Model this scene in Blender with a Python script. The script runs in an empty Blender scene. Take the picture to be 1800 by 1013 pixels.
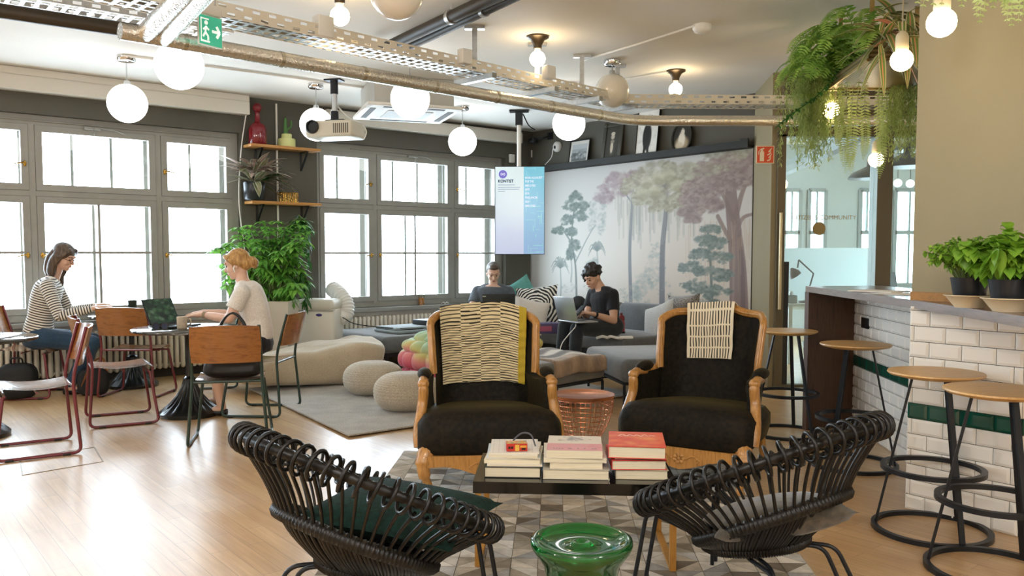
SKY = 24.0
EXPO = -.06
FILL_W = 100
FILLS_BEHIND = [(-3.5, 1.2), (-.6, .6), (2.2, .4), (-6.5, 2.5), (-1.5, -2), (2.5, -2.2)]
import bpy, bmesh, math, random
import numpy as np
from mathutils import Vector, Matrix, noise as mnoise
random.seed(7)
R = math.radians
SC = bpy.context.scene
COL = SC.collection
PI = math.pi
# ------------------------------------------------------------------ camera maths (1800 x 1013 frame)
FP, CX, CY, PITCH, EYE = 1463., 900., 535., R(3.4), 1.35
def ray(px, py):
    a, b = (px-CX)/FP, -(py-CY)/FP
    c, s = math.cos(PITCH), math.sin(PITCH)
    return Vector((a, c+s*b, -s+c*b))
def atz(px, py, z=0.):
    d = ray(px, py); t = (z-EYE)/d.z
    return Vector((d.x*t, d.y*t, z))
def atd(px, py, Y):
    d = ray(px, py); t = Y/d.y
    return Vector((d.x*t, Y, EYE+d.z*t))
WP = Vector((-3.92, 9.19, 0)); U = Vector((.775, .632, 0)).normalized(); V = Vector((U.y, -U.x, 0))   # window wall: origin, along, into the room
def onwin(px, py, off=0.):
    d = ray(px, py); p = WP+V*off; t = V.dot(p)/V.dot(d)
    q = Vector((0, 0, EYE))+d*t
    return (q-WP).dot(U), q.z
def win(s, z, off=0.):
    q = WP+U*s+V*off; q.z = z
    return q
CORNER = win(5.357, 0)                                            # inner corner of window wall and mural wall
def onmur(px, py, off=0.):
    d = ray(px, py); p = CORNER-U*off; t = U.dot(p)/U.dot(d)
    q = Vector((0, 0, EYE))+d*t
    return (q-CORNER).dot(V), q.z
def mur(s, z, off=0.):
    q = CORNER+V*s-U*off; q.z = z
    return q
RZ_WIN = math.atan2(U.y, U.x)          # local +x along the window wall, local -y into the room
RZ_MUR = math.atan2(V.y, V.x)          # local +x along the mural wall to the right, local -y into the room
# ------------------------------------------------------------------ colours and materials
def hexc(h):
    h = h.lstrip('#')
    c = [int(h[i:i+2], 16)/255 for i in (0, 2, 4)]
    return [x/12.92 if x <= .04045 else ((x+.055)/1.055)**2.4 for x in c]
MATS = {}
def _new(key):
    m = bpy.data.materials.new(key); m.use_nodes = True
    nt = m.node_tree; nt.nodes.clear()
    o = nt.nodes.new('ShaderNodeOutputMaterial'); b = nt.nodes.new('ShaderNodeBsdfPrincipled')
    nt.links.new(b.outputs[0], o.inputs[0])
    MATS[key] = m
    return m, nt, b
def _tex(nt, coord='Object', scale=(1, 1, 1), rot=(0, 0, 0)):
    tc = nt.nodes.new('ShaderNodeTexCoord'); mp = nt.nodes.new('ShaderNodeMapping')
    nt.links.new(tc.outputs[coord], mp.inputs[0])
    mp.inputs['Scale'].default_value = scale; mp.inputs['Rotation'].default_value = rot
    return mp.outputs[0]
def _noise(nt, vec, scale, detail=4., rough=.55):
    n = nt.nodes.new('ShaderNodeTexNoise'); nt.links.new(vec, n.inputs['Vector'])
    n.inputs['Scale'].default_value = scale; n.inputs['Detail'].default_value = detail; n.inputs['Roughness'].default_value = rough
    return n.outputs[0]
def _ramp(nt, fac, stops, interp='LINEAR'):
    r = nt.nodes.new('ShaderNodeValToRGB'); nt.links.new(fac, r.inputs[0]); r.color_ramp.interpolation = interp
    e = r.color_ramp.elements
    while len(e) < len(stops): e.new(.5)
    for k, (p, c) in enumerate(stops):
        e[k].position = p; e[k].color = (*(hexc(c) if isinstance(c, str) else c), 1)
    return r.outputs[0]
def _bump(nt, b, h, strength, dist=.01):
    n = nt.nodes.new('ShaderNodeBump'); nt.links.new(h, n.inputs['Height'])
    n.inputs['Strength'].default_value = strength; n.inputs['Distance'].default_value = dist
    nt.links.new(n.outputs[0], b.inputs['Normal'])
def mat(key, col='#808080', rough=.5, metal=0., spec=.5, var=None, bump=None, sheen=0., coat=0., trans=0., ior=1.45, emit=None, alpha=1.):
    """plain procedural material: var=(scale, amount) mottles the colour, bump=(scale, strength, distance)"""
    if key in MATS: return MATS[key]
    m, nt, b = _new(key)
    c = hexc(col)
    b.inputs['Base Color'].default_value = (*c, 1)
    b.inputs['Roughness'].default_value = rough; b.inputs['Metallic'].default_value = metal
    b.inputs['Specular IOR Level'].default_value = spec; b.inputs['IOR'].default_value = ior
    b.inputs['Sheen Weight'].default_value = sheen; b.inputs['Coat Weight'].default_value = coat
    b.inputs['Coat Roughness'].default_value = .08
    b.inputs['Transmission Weight'].default_value = trans
    if emit:
        b.inputs['Emission Color'].default_value = (*hexc(emit[0]), 1); b.inputs['Emission Strength'].default_value = emit[1]
    if var:
        n = _noise(nt, _tex(nt), var[0])
        lo = [max(0, x*(1-var[1])) for x in c]; hi = [min(1, x*(1+var[1])) for x in c]
        nt.links.new(_ramp(nt, n, [(.3, lo), (.7, hi)]), b.inputs['Base Color'])
    if bump:
        _bump(nt, b, _noise(nt, _tex(nt), bump[0], 3), bump[1], bump[2] if len(bump) > 2 else .01)
    return m
def wood(key, dark, light, axis=0, scale=6., rough=.4, coat=0., stretch=9.):
    if key in MATS: return MATS[key]
    m, nt, b = _new(key)
    s = [stretch]*3; s[axis] = 1.
    vec = _tex(nt, 'Object', s)
    n = _noise(nt, vec, scale, 6, .6)
    nt.links.new(_ramp(nt, n, [(.28, dark), (.5, light), (.72, dark)]), b.inputs['Base Color'])
    b.inputs['Roughness'].default_value = rough; b.inputs['Coat Weight'].default_value = coat
    _bump(nt, b, n, .08, .004)
    return m
def weave(key, a, c, scale=300., rough=.9, sheen=.3, bump=.5):
    """cloth: a fine noise-mottled weave of two tones"""
    if key in MATS: return MATS[key]
    m, nt, b = _new(key)
    vec = _tex(nt)
    n = _noise(nt, vec, scale, 2); n2 = _noise(nt, vec, 5., 3)
    mx = nt.nodes.new('ShaderNodeMath'); mx.operation = 'MULTIPLY_ADD'; nt.links.new(n2, mx.inputs[0]); mx.inputs[1].default_value = .35
    nt.links.new(n, mx.inputs[2])
    nt.links.new(_ramp(nt, mx.outputs[0], [(.5, a), (.85, c)]), b.inputs['Base Color'])
    b.inputs['Roughness'].default_value = rough; b.inputs['Sheen Weight'].default_value = sheen; b.inputs['Specular IOR Level'].default_value = .2
    _bump(nt, b, n, bump, .003)
    return m
def vcol(key, rough=.6, emit=0., sheen=0., attr='paint', spec=.4):
    """surface whose own colours are stored on its mesh (pictures, prints, dyed cloth)"""
    if key in MATS: return MATS[key]
    m, nt, b = _new(key)
    a = nt.nodes.new('ShaderNodeAttribute'); a.attribute_name = attr
    nt.links.new(a.outputs['Color'], b.inputs['Base Color'])
    b.inputs['Roughness'].default_value = rough; b.inputs['Sheen Weight'].default_value = sheen; b.inputs['Specular IOR Level'].default_value = spec
    if emit:
        nt.links.new(a.outputs['Color'], b.inputs['Emission Color']); b.inputs['Emission Strength'].default_value = emit
    return m
def clear_glass(key, tint='#f4faf8', refl=.07):
    if key in MATS: return MATS[key]
    m = bpy.data.materials.new(key); m.use_nodes = True; nt = m.node_tree; nt.nodes.clear()
    o = nt.nodes.new('ShaderNodeOutputMaterial'); mx = nt.nodes.new('ShaderNodeMixShader')
    t = nt.nodes.new('ShaderNodeBsdfTransparent'); g = nt.nodes.new('ShaderNodeBsdfGlossy')
    t.inputs[0].default_value = (*hexc(tint), 1); g.inputs['Roughness'].default_value = .01
    mx.inputs[0].default_value = refl
    nt.links.new(t.outputs[0], mx.inputs[1]); nt.links.new(g.outputs[0], mx.inputs[2]); nt.links.new(mx.outputs[0], o.inputs[0])
    MATS[key] = m
    return m
def glow(key, col, strength):
    if key in MATS: return MATS[key]
    m = bpy.data.materials.new(key); m.use_nodes = True; nt = m.node_tree; nt.nodes.clear()
    o = nt.nodes.new('ShaderNodeOutputMaterial'); e = nt.nodes.new('ShaderNodeEmission')
    e.inputs[0].default_value = (*hexc(col), 1); e.inputs[1].default_value = strength
    nt.links.new(e.outputs[0], o.inputs[0]); MATS[key] = m
    return m
# ------------------------------------------------------------------ geometry
def spline(pts, k=8, closed=False):
    """Catmull-Rom through pts"""
    P = [Vector(p) for p in pts]; n = len(P); out = []
    rng = range(n if closed else n-1)
    for i in rng:
        p1, p2 = P[i], P[(i+1) % n]
        p0 = P[(i-1) % n] if closed or i > 0 else p1*2-p2
        p3 = P[(i+2) % n] if closed or i+2 < n else p2*2-p1
        for j in range(k):
            t = j/k
            out.append(.5*((2*p1)+(p2-p0)*t+(2*p0-5*p1+4*p2-p3)*t*t+(3*p1-p0-3*p2+p3)*t**3))
    if not closed: out.append(P[-1])
    return out
def bend(pts, r, k=5):
    """polyline with rounded corners (bent metal tube)"""
    P = [Vector(p) for p in pts]; out = [P[0]]
    for a, b, c in zip(P, P[1:], P[2:]):
        d1, d2 = (a-b), (c-b); rr = min(r, d1.length*.49, d2.length*.49)
        s, e = b+d1.normalized()*rr, b+d2.normalized()*rr
        for j in range(k+1):
            t = j/k; out.append(s*(1-t)**2+b*2*t*(1-t)+e*t*t)
    out.append(P[-1])
    return out
class MB:
    def __init__(s):
        s.v, s.f, s.mi, s.M, s.cur = [], [], [], Matrix(), 0
    def add(s, vs, fs):
        o = len(s.v); M = s.M
        s.v.extend(M @ Vector(p) for p in vs)
        s.f.extend(tuple(i+o for i in f) for f in fs); s.mi.extend([s.cur]*len(fs))
        return s
    def box(s, c, size, r=0., seg=2, rot=None):
        x, y, z = [a/2 for a in size]; c = Vector(c)
        if r <= 0:
            vs = [Vector((i, j, k)) for i in (-x, x) for j in (-y, y) for k in (-z, z)]
            fs = [(0, 1, 3, 2), (4, 6, 7, 5), (0, 4, 5, 1), (2, 3, 7, 6), (0, 2, 6, 4), (1, 5, 7, 3)]
        else:
            bm = bmesh.new(); bmesh.ops.create_cube(bm, size=1)
            for v in bm.verts: v.co = Vector((v.co.x*2*x, v.co.y*2*y, v.co.z*2*z))
            bmesh.ops.bevel(bm, geom=bm.edges[:], offset=min(r, x*.99, y*.99, z*.99), segments=seg, profile=.5, affect='EDGES')
            bm.verts.index_update()
            vs = [v.co.copy() for v in bm.verts]; fs = [tuple(v.index for v in f.verts) for f in bm.faces]; bm.free()
        if rot is not None: vs = [rot @ v for v in vs]
        return s.add([v+c for v in vs], fs)
    def slab(s, a, b, r=0.):
        a, b = Vector(a), Vector(b)
        return s.box((a+b)/2, [abs(q) for q in (b-a)], r)
    def bar(s, a, b, w, h=None, up=(0, 0, 1), r=0.):
        """rectangular bar from a to b; w across, h along up"""
        a, b = Vector(a), Vector(b); d = b-a; h = w if h is None else h
        x = d.normalized(); y = Vector(up).cross(x)
        if y.length < 1e-4: y = Vector((0, 1, 0)).cross(x)
        y.normalize(); z = x.cross(y)
        return s.box((a+b)/2, (d.length, w, h), r, 2, Matrix((x, y, z)).transposed())
    def tube(s, pts, r, n=8, closed=False, caps=True, flat=1.):
        P = [Vector(p) for p in pts]; m = len(P)
        rs = list(r) if isinstance(r, (list, tuple)) else [r]*m
        T = []
        for i in range(m):
            a = P[(i-1) % m] if closed or i > 0 else P[i]; b = P[(i+1) % m] if closed or i < m-1 else P[i]
            d = b-a; T.append(d.normalized() if d.length > 1e-9 else Vector((0, 0, 1)))
        nrm = T[0].orthogonal().normalized(); vs, fs = [], []
        for i in range(m):
            nrm = nrm-T[i]*nrm.dot(T[i])
            nrm = nrm.normalized() if nrm.length > 1e-6 else T[i].orthogonal().normalized()
            bi = T[i].cross(nrm)
            for j in range(n):
                q = 2*PI*j/n; vs.append(P[i]+(nrm*math.cos(q)+bi*math.sin(q)*flat)*rs[i])
        for i in range(m if closed else m-1):
            for j in range(n):
                a, b = i*n+j, i*n+(j+1) % n; k = ((i+1) % m)*n
                fs.append((a, b, k+(j+1) % n, k+j))
        if caps and not closed:
            fs.append(tuple(range(n))[::-1]); fs.append(tuple((m-1)*n+j for j in range(n)))
        return s.add(vs, fs)
    def lathe(s, prof, n=28, c=(0, 0, 0), cap=True, arc=2*PI):
        c = Vector(c); vs, fs = [], []; full = arc > 6.28; k = n if full else n+1
        for r, z in prof:
            for j in range(k): q = arc*j/n; vs.append(c+Vector((r*math.cos(q), r*math.sin(q), z)))
        for i in range(len(prof)-1):
            for j in range(n):
                b = (j+1) % k
                fs.append((i*k+j, i*k+b, (i+1)*k+b, (i+1)*k+j))
        if cap and full:
            if prof[0][0] > 1e-6: fs.append(tuple(range(n))[::-1])
            if prof[-1][0] > 1e-6: fs.append(tuple((len(prof)-1)*n+j for j in range(n)))
        return s.add(vs, fs)
    def loft(s, rings, caps=True, closed=True):
        n = len(rings[0]); vs = [p for r in rings for p in r]; fs = []
        for i in range(len(rings)-1):
            for j in range(n if closed else n-1):
                b = (j+1) % n; fs.append((i*n+j, i*n+b, (i+1)*n+b, (i+1)*n+j))
        if caps and closed:
            fs.append(tuple(range(n))[::-1]); fs.append(tuple((len(rings)-1)*n+j for j in range(n)))
        return s.add(vs, fs)
    def ball(s, c, r, nu=16, nv=10, e=1., rot=None, fn=None):
        """ellipsoid; e < 1 squares it off (superellipsoid)"""
        rx, ry, rz = (r, r, r) if isinstance(r, (int, float)) else r; c = Vector(c)
        def pw(x): return math.copysign(abs(x)**e, x)
        vs, fs = [], []
        for i in range(nv+1):
            a = -PI/2+PI*i/nv
            for j in range(nu):
                b = 2*PI*j/nu
                q = Vector((rx*pw(math.cos(a))*pw(math.cos(b)), ry*pw(math.cos(a))*pw(math.sin(b)), rz*pw(math.sin(a))))
                if fn: q = fn(q)
                vs.append((rot @ q if rot else q)+c)
        for i in range(nv):
            for j in range(nu):
                b = (j+1) % nu; fs.append((i*nu+j, i*nu+b, (i+1)*nu+b, (i+1)*nu+j))
        return s.add(vs, fs)
    def prism(s, poly, h, z=0.):
        n = len(poly)
        vs = [(x, y, z) for x, y in poly]+[(x, y, z+h) for x, y in poly]
        fs = [tuple(range(n))[::-1], tuple(range(n, 2*n))]+[(i, (i+1) % n, n+(i+1) % n, n+i) for i in range(n)]
        return s.add(vs, fs)
    def pillow(s, w, h, t, n=14, puff=.42, pinch=.07, fn=None):
        """square cushion lying in xy, soft in z"""
        vs, fs = [], []
        for sgn in (1, -1):
            for i in range(n+1):
                for j in range(n+1):
                    u, v = -1+2*i/n, -1+2*j/n
                    k = max(0, (1-u*u)*(1-v*v))**puff
                    x = w/2*u*(1-pinch*(1-v*v)); y = h/2*v*(1-pinch*(1-u*u))
                    p = Vector((x, y, sgn*t/2*k)); vs.append(fn(p) if fn else p)
        m = (n+1)*(n+1)
        for i in range(n):
            for j in range(n):
                a = i*(n+1)+j
                fs.append((a, a+n+1, a+n+2, a+1)); fs.append((m+a, m+a+1, m+a+n+2, m+a+n+1))
        return s.add(vs, fs)
    def sheet(s, grid, thick=0.):
        """grid[i][j] of points; thick extrudes along -normal"""
        a, b = len(grid), len(grid[0])
        vs = [Vector(p) for r in grid for p in r]
        q = [(i*b+j, i*b+j+1, (i+1)*b+j+1, (i+1)*b+j) for i in range(a-1) for j in range(b-1)]
        if thick <= 0: return s.add(vs, q)
        nr = [Vector() for _ in vs]
        for f in q:
            m = (vs[f[1]]-vs[f[0]]).cross(vs[f[3]]-vs[f[0]])
            for i in f: nr[i] += m
        o = len(vs); vs2 = vs+[p-k.normalized()*thick if k.length else p for p, k in zip(vs, nr)]
        fs = q+[tuple(i+o for i in f[::-1]) for f in q]
        ring = [j for j in range(b)]+[i*b+b-1 for i in range(1, a)]+[(a-1)*b+j for j in range(b-2, -1, -1)]+[i*b for i in range(a-2, 0, -1)]
        for k in range(len(ring)):
            p, r2 = ring[k], ring[(k+1) % len(ring)]
            fs.append((r2, p, p+o, r2+o))
        return s.add(vs2, fs)
    def build(s, name, mats, parent=None, sharp=50, loc=None, rot=None, flat=False):
        me = bpy.data.meshes.new(name); me.from_pydata(s.v, [], s.f)
        if not isinstance(mats, (list, tuple)): mats = [mats]
        for m in mats: me.materials.append(m)
        if len(mats) > 1: me.polygons.foreach_set('material_index', s.mi)
        if not flat:
            me.polygons.foreach_set('use_smooth', [True]*len(me.polygons)); me.set_sharp_from_angle(angle=R(sharp))
        me.update()
        return link(name, me, parent, loc, rot)
def link(name, me, parent=None, loc=None, rot=None):
    o = bpy.data.objects.new(name, me); COL.objects.link(o)
    if parent is not None: o.parent = parent
    if loc is not None: o.location = loc
    if rot is not None: o.rotation_euler = rot
    return o
def tag(o, label, cat, group=None, kind=None):
    o['label'] = label; o['category'] = cat
    if group: o['group'] = group
    if kind: o['kind'] = kind
    return o
def thing(name, label, cat, loc=(0, 0, 0), rz=0., group=None, rot=None):
    o = bpy.data.objects.new(name, None); COL.objects.link(o)
    o.empty_display_size = .05
    o.location = loc; o.rotation_euler = rot if rot else (0, 0, rz)
    return tag(o, label, cat, group)
def struct(o):
    o['kind'] = 'structure'
    return o
def copy_tree(o, label=None, loc=None, rz=None, parent=None):
    c = o.copy(); COL.objects.link(c)
    if parent: c.parent = parent
    if label: c['label'] = label
    if loc is not None: c.location = loc
    if rz is not None: c.rotation_euler = (0, 0, rz)
    for ch in list(o.children): copy_tree(ch, parent=c)
    return c
def paint_attr(o, cols):
    """one colour (linear rgb) per vertex"""
    at = o.data.color_attributes.new('paint', 'FLOAT_COLOR', 'POINT')
    a = np.ones((len(o.data.vertices), 4), dtype=np.float32); a[:, :3] = cols
    at.data.foreach_set('color', a.ravel())
def lin(a):
    a = np.clip(a, 0, 1)
    return np.where(a <= .04045, a/12.92, ((a+.055)/1.055)**2.4)
def panel(name, img, w, h, m, parent=None, loc=None, rot=None, thick=0.):
    """a flat printed panel in local xz (x right, z up, facing -y); img is (H, W, 3) in sRGB, row 0 on top"""
    H, W = img.shape[:2]
    xs = np.linspace(-w/2, w/2, W); zs = np.linspace(h/2, -h/2, H)
    co = np.zeros((H, W, 3), dtype=np.float32); co[..., 0] = xs[None, :]; co[..., 2] = zs[:, None]
    idx = np.arange(H*W).reshape(H, W)
    q = np.stack([idx[1:, :-1], idx[1:, 1:], idx[:-1, 1:], idx[:-1, :-1]], -1).reshape(-1, 4)
    me = bpy.data.meshes.new(name); me.from_pydata(co.reshape(-1, 3).tolist(), [], q.tolist())
    me.materials.append(m); me.update()
    o = link(name, me, parent, loc, rot)
    paint_attr(o, lin(img.reshape(-1, 3)))
    return o
def words(txt, size, m, name='lettering', parent=None, loc=None, rot=None, depth=.0005, align='CENTER', sx=1., bold=0.):
    """text as a mesh in local xz facing -y"""
    cu = bpy.data.curves.new(name, 'FONT'); cu.body = txt; cu.size = size; cu.extrude = depth; cu.align_x = align; cu.resolution_u = 3; cu.offset = bold*size
    t = bpy.data.objects.new(name, cu); COL.objects.link(t)
    dg = bpy.context.evaluated_depsgraph_get()
    me = bpy.data.meshes.new_from_object(t.evaluated_get(dg))
    bpy.data.objects.remove(t); bpy.data.curves.remove(cu)
    me.transform(Matrix.Rotation(PI/2, 4, 'X') @ Matrix.Diagonal((sx, 1, 1, 1)))
    me.materials.clear(); me.materials.append(m)
    return link(name, me, parent, loc, rot)
def remeshed(mb, voxel, smooth=4, factor=.5):
    """union of the shapes in mb as one continuous surface"""
    me = bpy.data.meshes.new('tmp'); me.from_pydata(mb.v, [], mb.f); me.update()
    t = bpy.data.objects.new('tmp', me); COL.objects.link(t)
    r = t.modifiers.new('r', 'REMESH'); r.mode = 'VOXEL'; r.voxel_size = voxel
    if smooth:
        k = t.modifiers.new('s', 'SMOOTH'); k.iterations = smooth; k.factor = factor
    dg = bpy.context.evaluated_depsgraph_get()
    out = bpy.data.meshes.new_from_object(t.evaluated_get(dg))
    bpy.data.objects.remove(t); bpy.data.meshes.remove(me)
    out.polygons.foreach_set('use_smooth', [True]*len(out.polygons))
    return out
def TR(loc=(0, 0, 0), rz=0., rx=0., ry=0.):
    return Matrix.Translation(loc) @ Matrix.Rotation(rz, 4, 'Z') @ Matrix.Rotation(ry, 4, 'Y') @ Matrix.Rotation(rx, 4, 'X')
# ------------------------------------------------------------------ numpy painting (for pictures, prints)
class Art:
    def __init__(s, w, h, col, seed=0):
        s.w, s.h = w, h; s.a = np.zeros((h, w, 3)); s.a[:] = [int(col[i:i+2], 16)/255 for i in (1, 3, 5)]
        s.Y, s.X = np.mgrid[0:h, 0:w].astype(float); s.rng = np.random.default_rng(seed)
    @staticmethod
    def c(h): return np.array([int(h[i:i+2], 16)/255 for i in (1, 3, 5)])
    def mix(s, mask, col, al=1.):
        k = np.clip(mask*al, 0, 1)[..., None]; s.a = s.a*(1-k)+s.c(col)*k
    def grad(s, top, bot):
        t = (s.Y/(s.h-1))[..., None]; s.a = s.c(top)*(1-t)+s.c(bot)*t
    def rect(s, x0, y0, x1, y1, col, al=1.):
        s.mix(((s.X >= x0) & (s.X <= x1) & (s.Y >= y0) & (s.Y <= y1)).astype(float), col, al)
    def blob(s, x, y, rx, ry, col, al=1., soft=.25, rot=0.):
        m = int(max(rx, ry)*1.6)+2
        x0, x1, y0, y1 = max(0, int(x-m)), min(s.w, int(x+m)), max(0, int(y-m)), min(s.h, int(y+m))
        if x1 <= x0 or y1 <= y0: return
        X, Y = s.X[y0:y1, x0:x1]-x, s.Y[y0:y1, x0:x1]-y
        c, q = math.cos(rot), math.sin(rot); A, B = X*c+Y*q, -X*q+Y*c
        d = np.sqrt((A/rx)**2+(B/ry)**2)
        k = np.clip((1-d)/soft+.5, 0, 1)[..., None]*al
        s.a[y0:y1, x0:x1] = s.a[y0:y1, x0:x1]*(1-k)+s.c(col)*k
    def stroke(s, pts, w0, w1, col, al=1.):
        P = [Vector((p[0], p[1], 0)) for p in pts]
        P = spline(P, 10) if len(P) > 2 else P
        n = len(P); acc = np.zeros((s.h, s.w))
        for i in range(n-1):
            a, b = P[i], P[i+1]; w = w0+(w1-w0)*i/max(1, n-1); d = b-a; L = max(1e-6, d.length_squared); m = int(w+3)
            x0, x1 = max(0, int(min(a.x, b.x)-m)), min(s.w, int(max(a.x, b.x)+m+1)); y0, y1 = max(0, int(min(a.y, b.y)-m)), min(s.h, int(max(a.y, b.y)+m+1))
            if x1 <= x0 or y1 <= y0: continue
            X, Y = s.X[y0:y1, x0:x1], s.Y[y0:y1, x0:x1]
            t = np.clip(((X-a.x)*d.x+(Y-a.y)*d.y)/L, 0, 1)
            q = np.hypot(X-a.x-t*d.x, Y-a.y-t*d.y)
            acc[y0:y1, x0:x1] = np.maximum(acc[y0:y1, x0:x1], np.clip(w/2-q+.5, 0, 1))
        s.mix(acc, col, al)
    def foliage(s, x, y, rx, ry, cols, n=60, size=6, al=.5, flat=.55):
        for k in range(n):
            a, r = s.rng.uniform(0, 2*PI), math.sqrt(s.rng.uniform(0, 1))
            z = size*s.rng.uniform(.5, 1.3)
            s.blob(x+rx*r*math.cos(a), y+ry*r*math.sin(a), z, z*flat, cols[int(s.rng.integers(len(cols)))], al*s.rng.uniform(.5, 1), .6, s.rng.uniform(-.5, .5))
# ------------------------------------------------------------------ shared materials
M_wall = mat('dark_olive_wall_paint', '#56534a', .75, var=(3, .06), bump=(60, .06))
M_frame = mat('grey_window_paint', '#93918a', .45, var=(8, .05))
M_white = mat('white_paint', '#e6e2da', .6, var=(2, .02))
M_sill = mat('pale_wall_panel', '#ddd6ca', .55)
M_ceil = mat('off_white_ceiling', '#e6e2da', .85, var=(.7, .035), bump=(25, .08))
M_black = mat('black_paint', '#141412', .4)
M_blackmetal = mat('black_powder_coated_steel', '#24262a', .38, .4)
M_steel = mat('galvanised_steel', '#b9bab8', .35, .85, var=(30, .12))
M_plastic = mat('white_plastic', '#e9e7e1', .4)
M_brass = mat('brass', '#c79a45', .25, 1.)
M_chrome = mat('chrome', '#d5d5d5', .12, 1.)
M_pane = clear_glass('window_glass', '#f6fbfa', .06)
M_part = clear_glass('partition_glass', '#e4f1ef', .10)
M_taupe = mat('taupe_plaster', '#938a6e', .7, var=(1.5, .05), bump=(40, .06))
M_lamp = glow('opal_glass_lit', '#fdfaf6', 5.)
M_bulb = glow('warm_bulb_lit', '#ffe0b0', 34.)
M_opal_off = mat('opal_glass_unlit', '#e9e2d4', .25, coat=.5)
M_grout = mat('black_grout', '#22241f', .9)

def floor_mat():
    m, nt, b = _new('oak_strip_parquet')
    vec = _tex(nt, 'Object', (1, 1, 1), (0, 0, -RZ_MUR))
    br = nt.nodes.new('ShaderNodeTexBrick'); nt.links.new(vec, br.inputs['Vector'])
    br.offset = .37; br.inputs['Scale'].default_value = 1.; br.inputs['Brick Width'].default_value = .62; br.inputs['Row Height'].default_value = .085
    br.inputs['Mortar Size'].default_value = .0012; br.inputs['Bias'].default_value = 0
    br.inputs['Color1'].default_value = (*hexc('#c5a071'), 1); br.inputs['Color2'].default_value = (*hexc('#d2b183'), 1); br.inputs['Mortar'].default_value = (*hexc('#977955'), 1)
    v2 = nt.nodes.new('ShaderNodeMapping'); nt.links.new(vec, v2.inputs[0]); v2.inputs['Scale'].default_value = (2.5, 40, 1)
    n = _noise(nt, v2.outputs[0], 1., 6, .6)
    mx = nt.nodes.new('ShaderNodeMix'); mx.data_type = 'RGBA'; mx.blend_type = 'MULTIPLY'; mx.inputs[0].default_value = .55
    nt.links.new(br.outputs['Color'], mx.inputs[6]); nt.links.new(_ramp(nt, n, [(.3, '#c8b79c'), (.65, '#ffffff')]), mx.inputs[7])
    nt.links.new(mx.outputs[2], b.inputs['Base Color'])
    n2 = _noise(nt, vec, 2.2, 5, .6)
    rr = nt.nodes.new('ShaderNodeMapRange'); nt.links.new(n2, rr.inputs[0]); rr.inputs[3].default_value = .24; rr.inputs[4].default_value = .42
    nt.links.new(rr.outputs[0], b.inputs['Roughness'])
    b.inputs['Specular IOR Level'].default_value = .6; b.inputs['Coat Weight'].default_value = .22; b.inputs['Coat Roughness'].default_value = .3
    _bump(nt, b, br.outputs['Fac'], -.15, .002)
    return m
M_floor = floor_mat()

GY = 8.45                                       # glass partition plane
RET = mur(3.97, 0); RET2 = Vector((2.615, GY, 0))
WL = win(-9.6, 0)
# ------------------------------------------------------------------ floor and ceiling
poly = [tuple(win(-9.6, 0)[:2]), tuple(CORNER[:2]), (3.0, 15), (9, 15), (9, -4), (-11.5, -4)]
struct(MB().prism(poly, -.08).build('floor', M_floor))
struct(MB().prism(poly, .1, 3.17).build('ceiling', M_ceil))
# ------------------------------------------------------------------ window wall
def wbox(mb, s0, s1, o0, o1, z0, z1):           # box in window-wall coordinates (s along, o into the room)
    M = mb.M; mb.M = Matrix.Translation(WP) @ Matrix.Rotation(RZ_WIN, 4, 'Z')
    mb.slab((s0, -o0, z0), (s1, -o1, z1)); mb.M = M
def mbox(mb, s0, s1, o0, o1, z0, z1, r=0.):
    M = mb.M; mb.M = Matrix.Translation(CORNER) @ Matrix.Rotation(RZ_MUR, 4, 'Z')
    mb.slab((s0, -o0, z0), (s1, -o1, z1), r); mb.M = M
WINS = [(-9.55, -8.75, -7.5, -6.7), (-5.72, -4.9, -3.68, -2.86), (-2.03, -1.182, .034, .88), (1.915, 2.731, 3.97, 4.80)]
WT, WB, TR_Z, SILL = 2.685, .70, 1.965, .665
mb = MB()
wbox(mb, -9.6, 5.357, -.3, .12, 2.75, 3.17)
prev = -9.6
for w in WINS+[(5.357,)]:
    if w[0]-.04 > prev: wbox(mb, prev, w[0]-.04, -.3, .12, .62, 2.75)
    prev = w[-1]+.04
struct(mb.build('wall_window', M_wall))
mb = MB(); wbox(mb, -9.6, 5.30, -.3, .03, 0, .62)
struct(mb.build('wall_below_window', M_sill))
mb = MB(); wbox(mb, -9.6, 5.357, .03, .045, 0, .1)
struct(mb.build('baseboard_window', mat('dark_baseboard', '#3b3a36', .6)))
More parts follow.
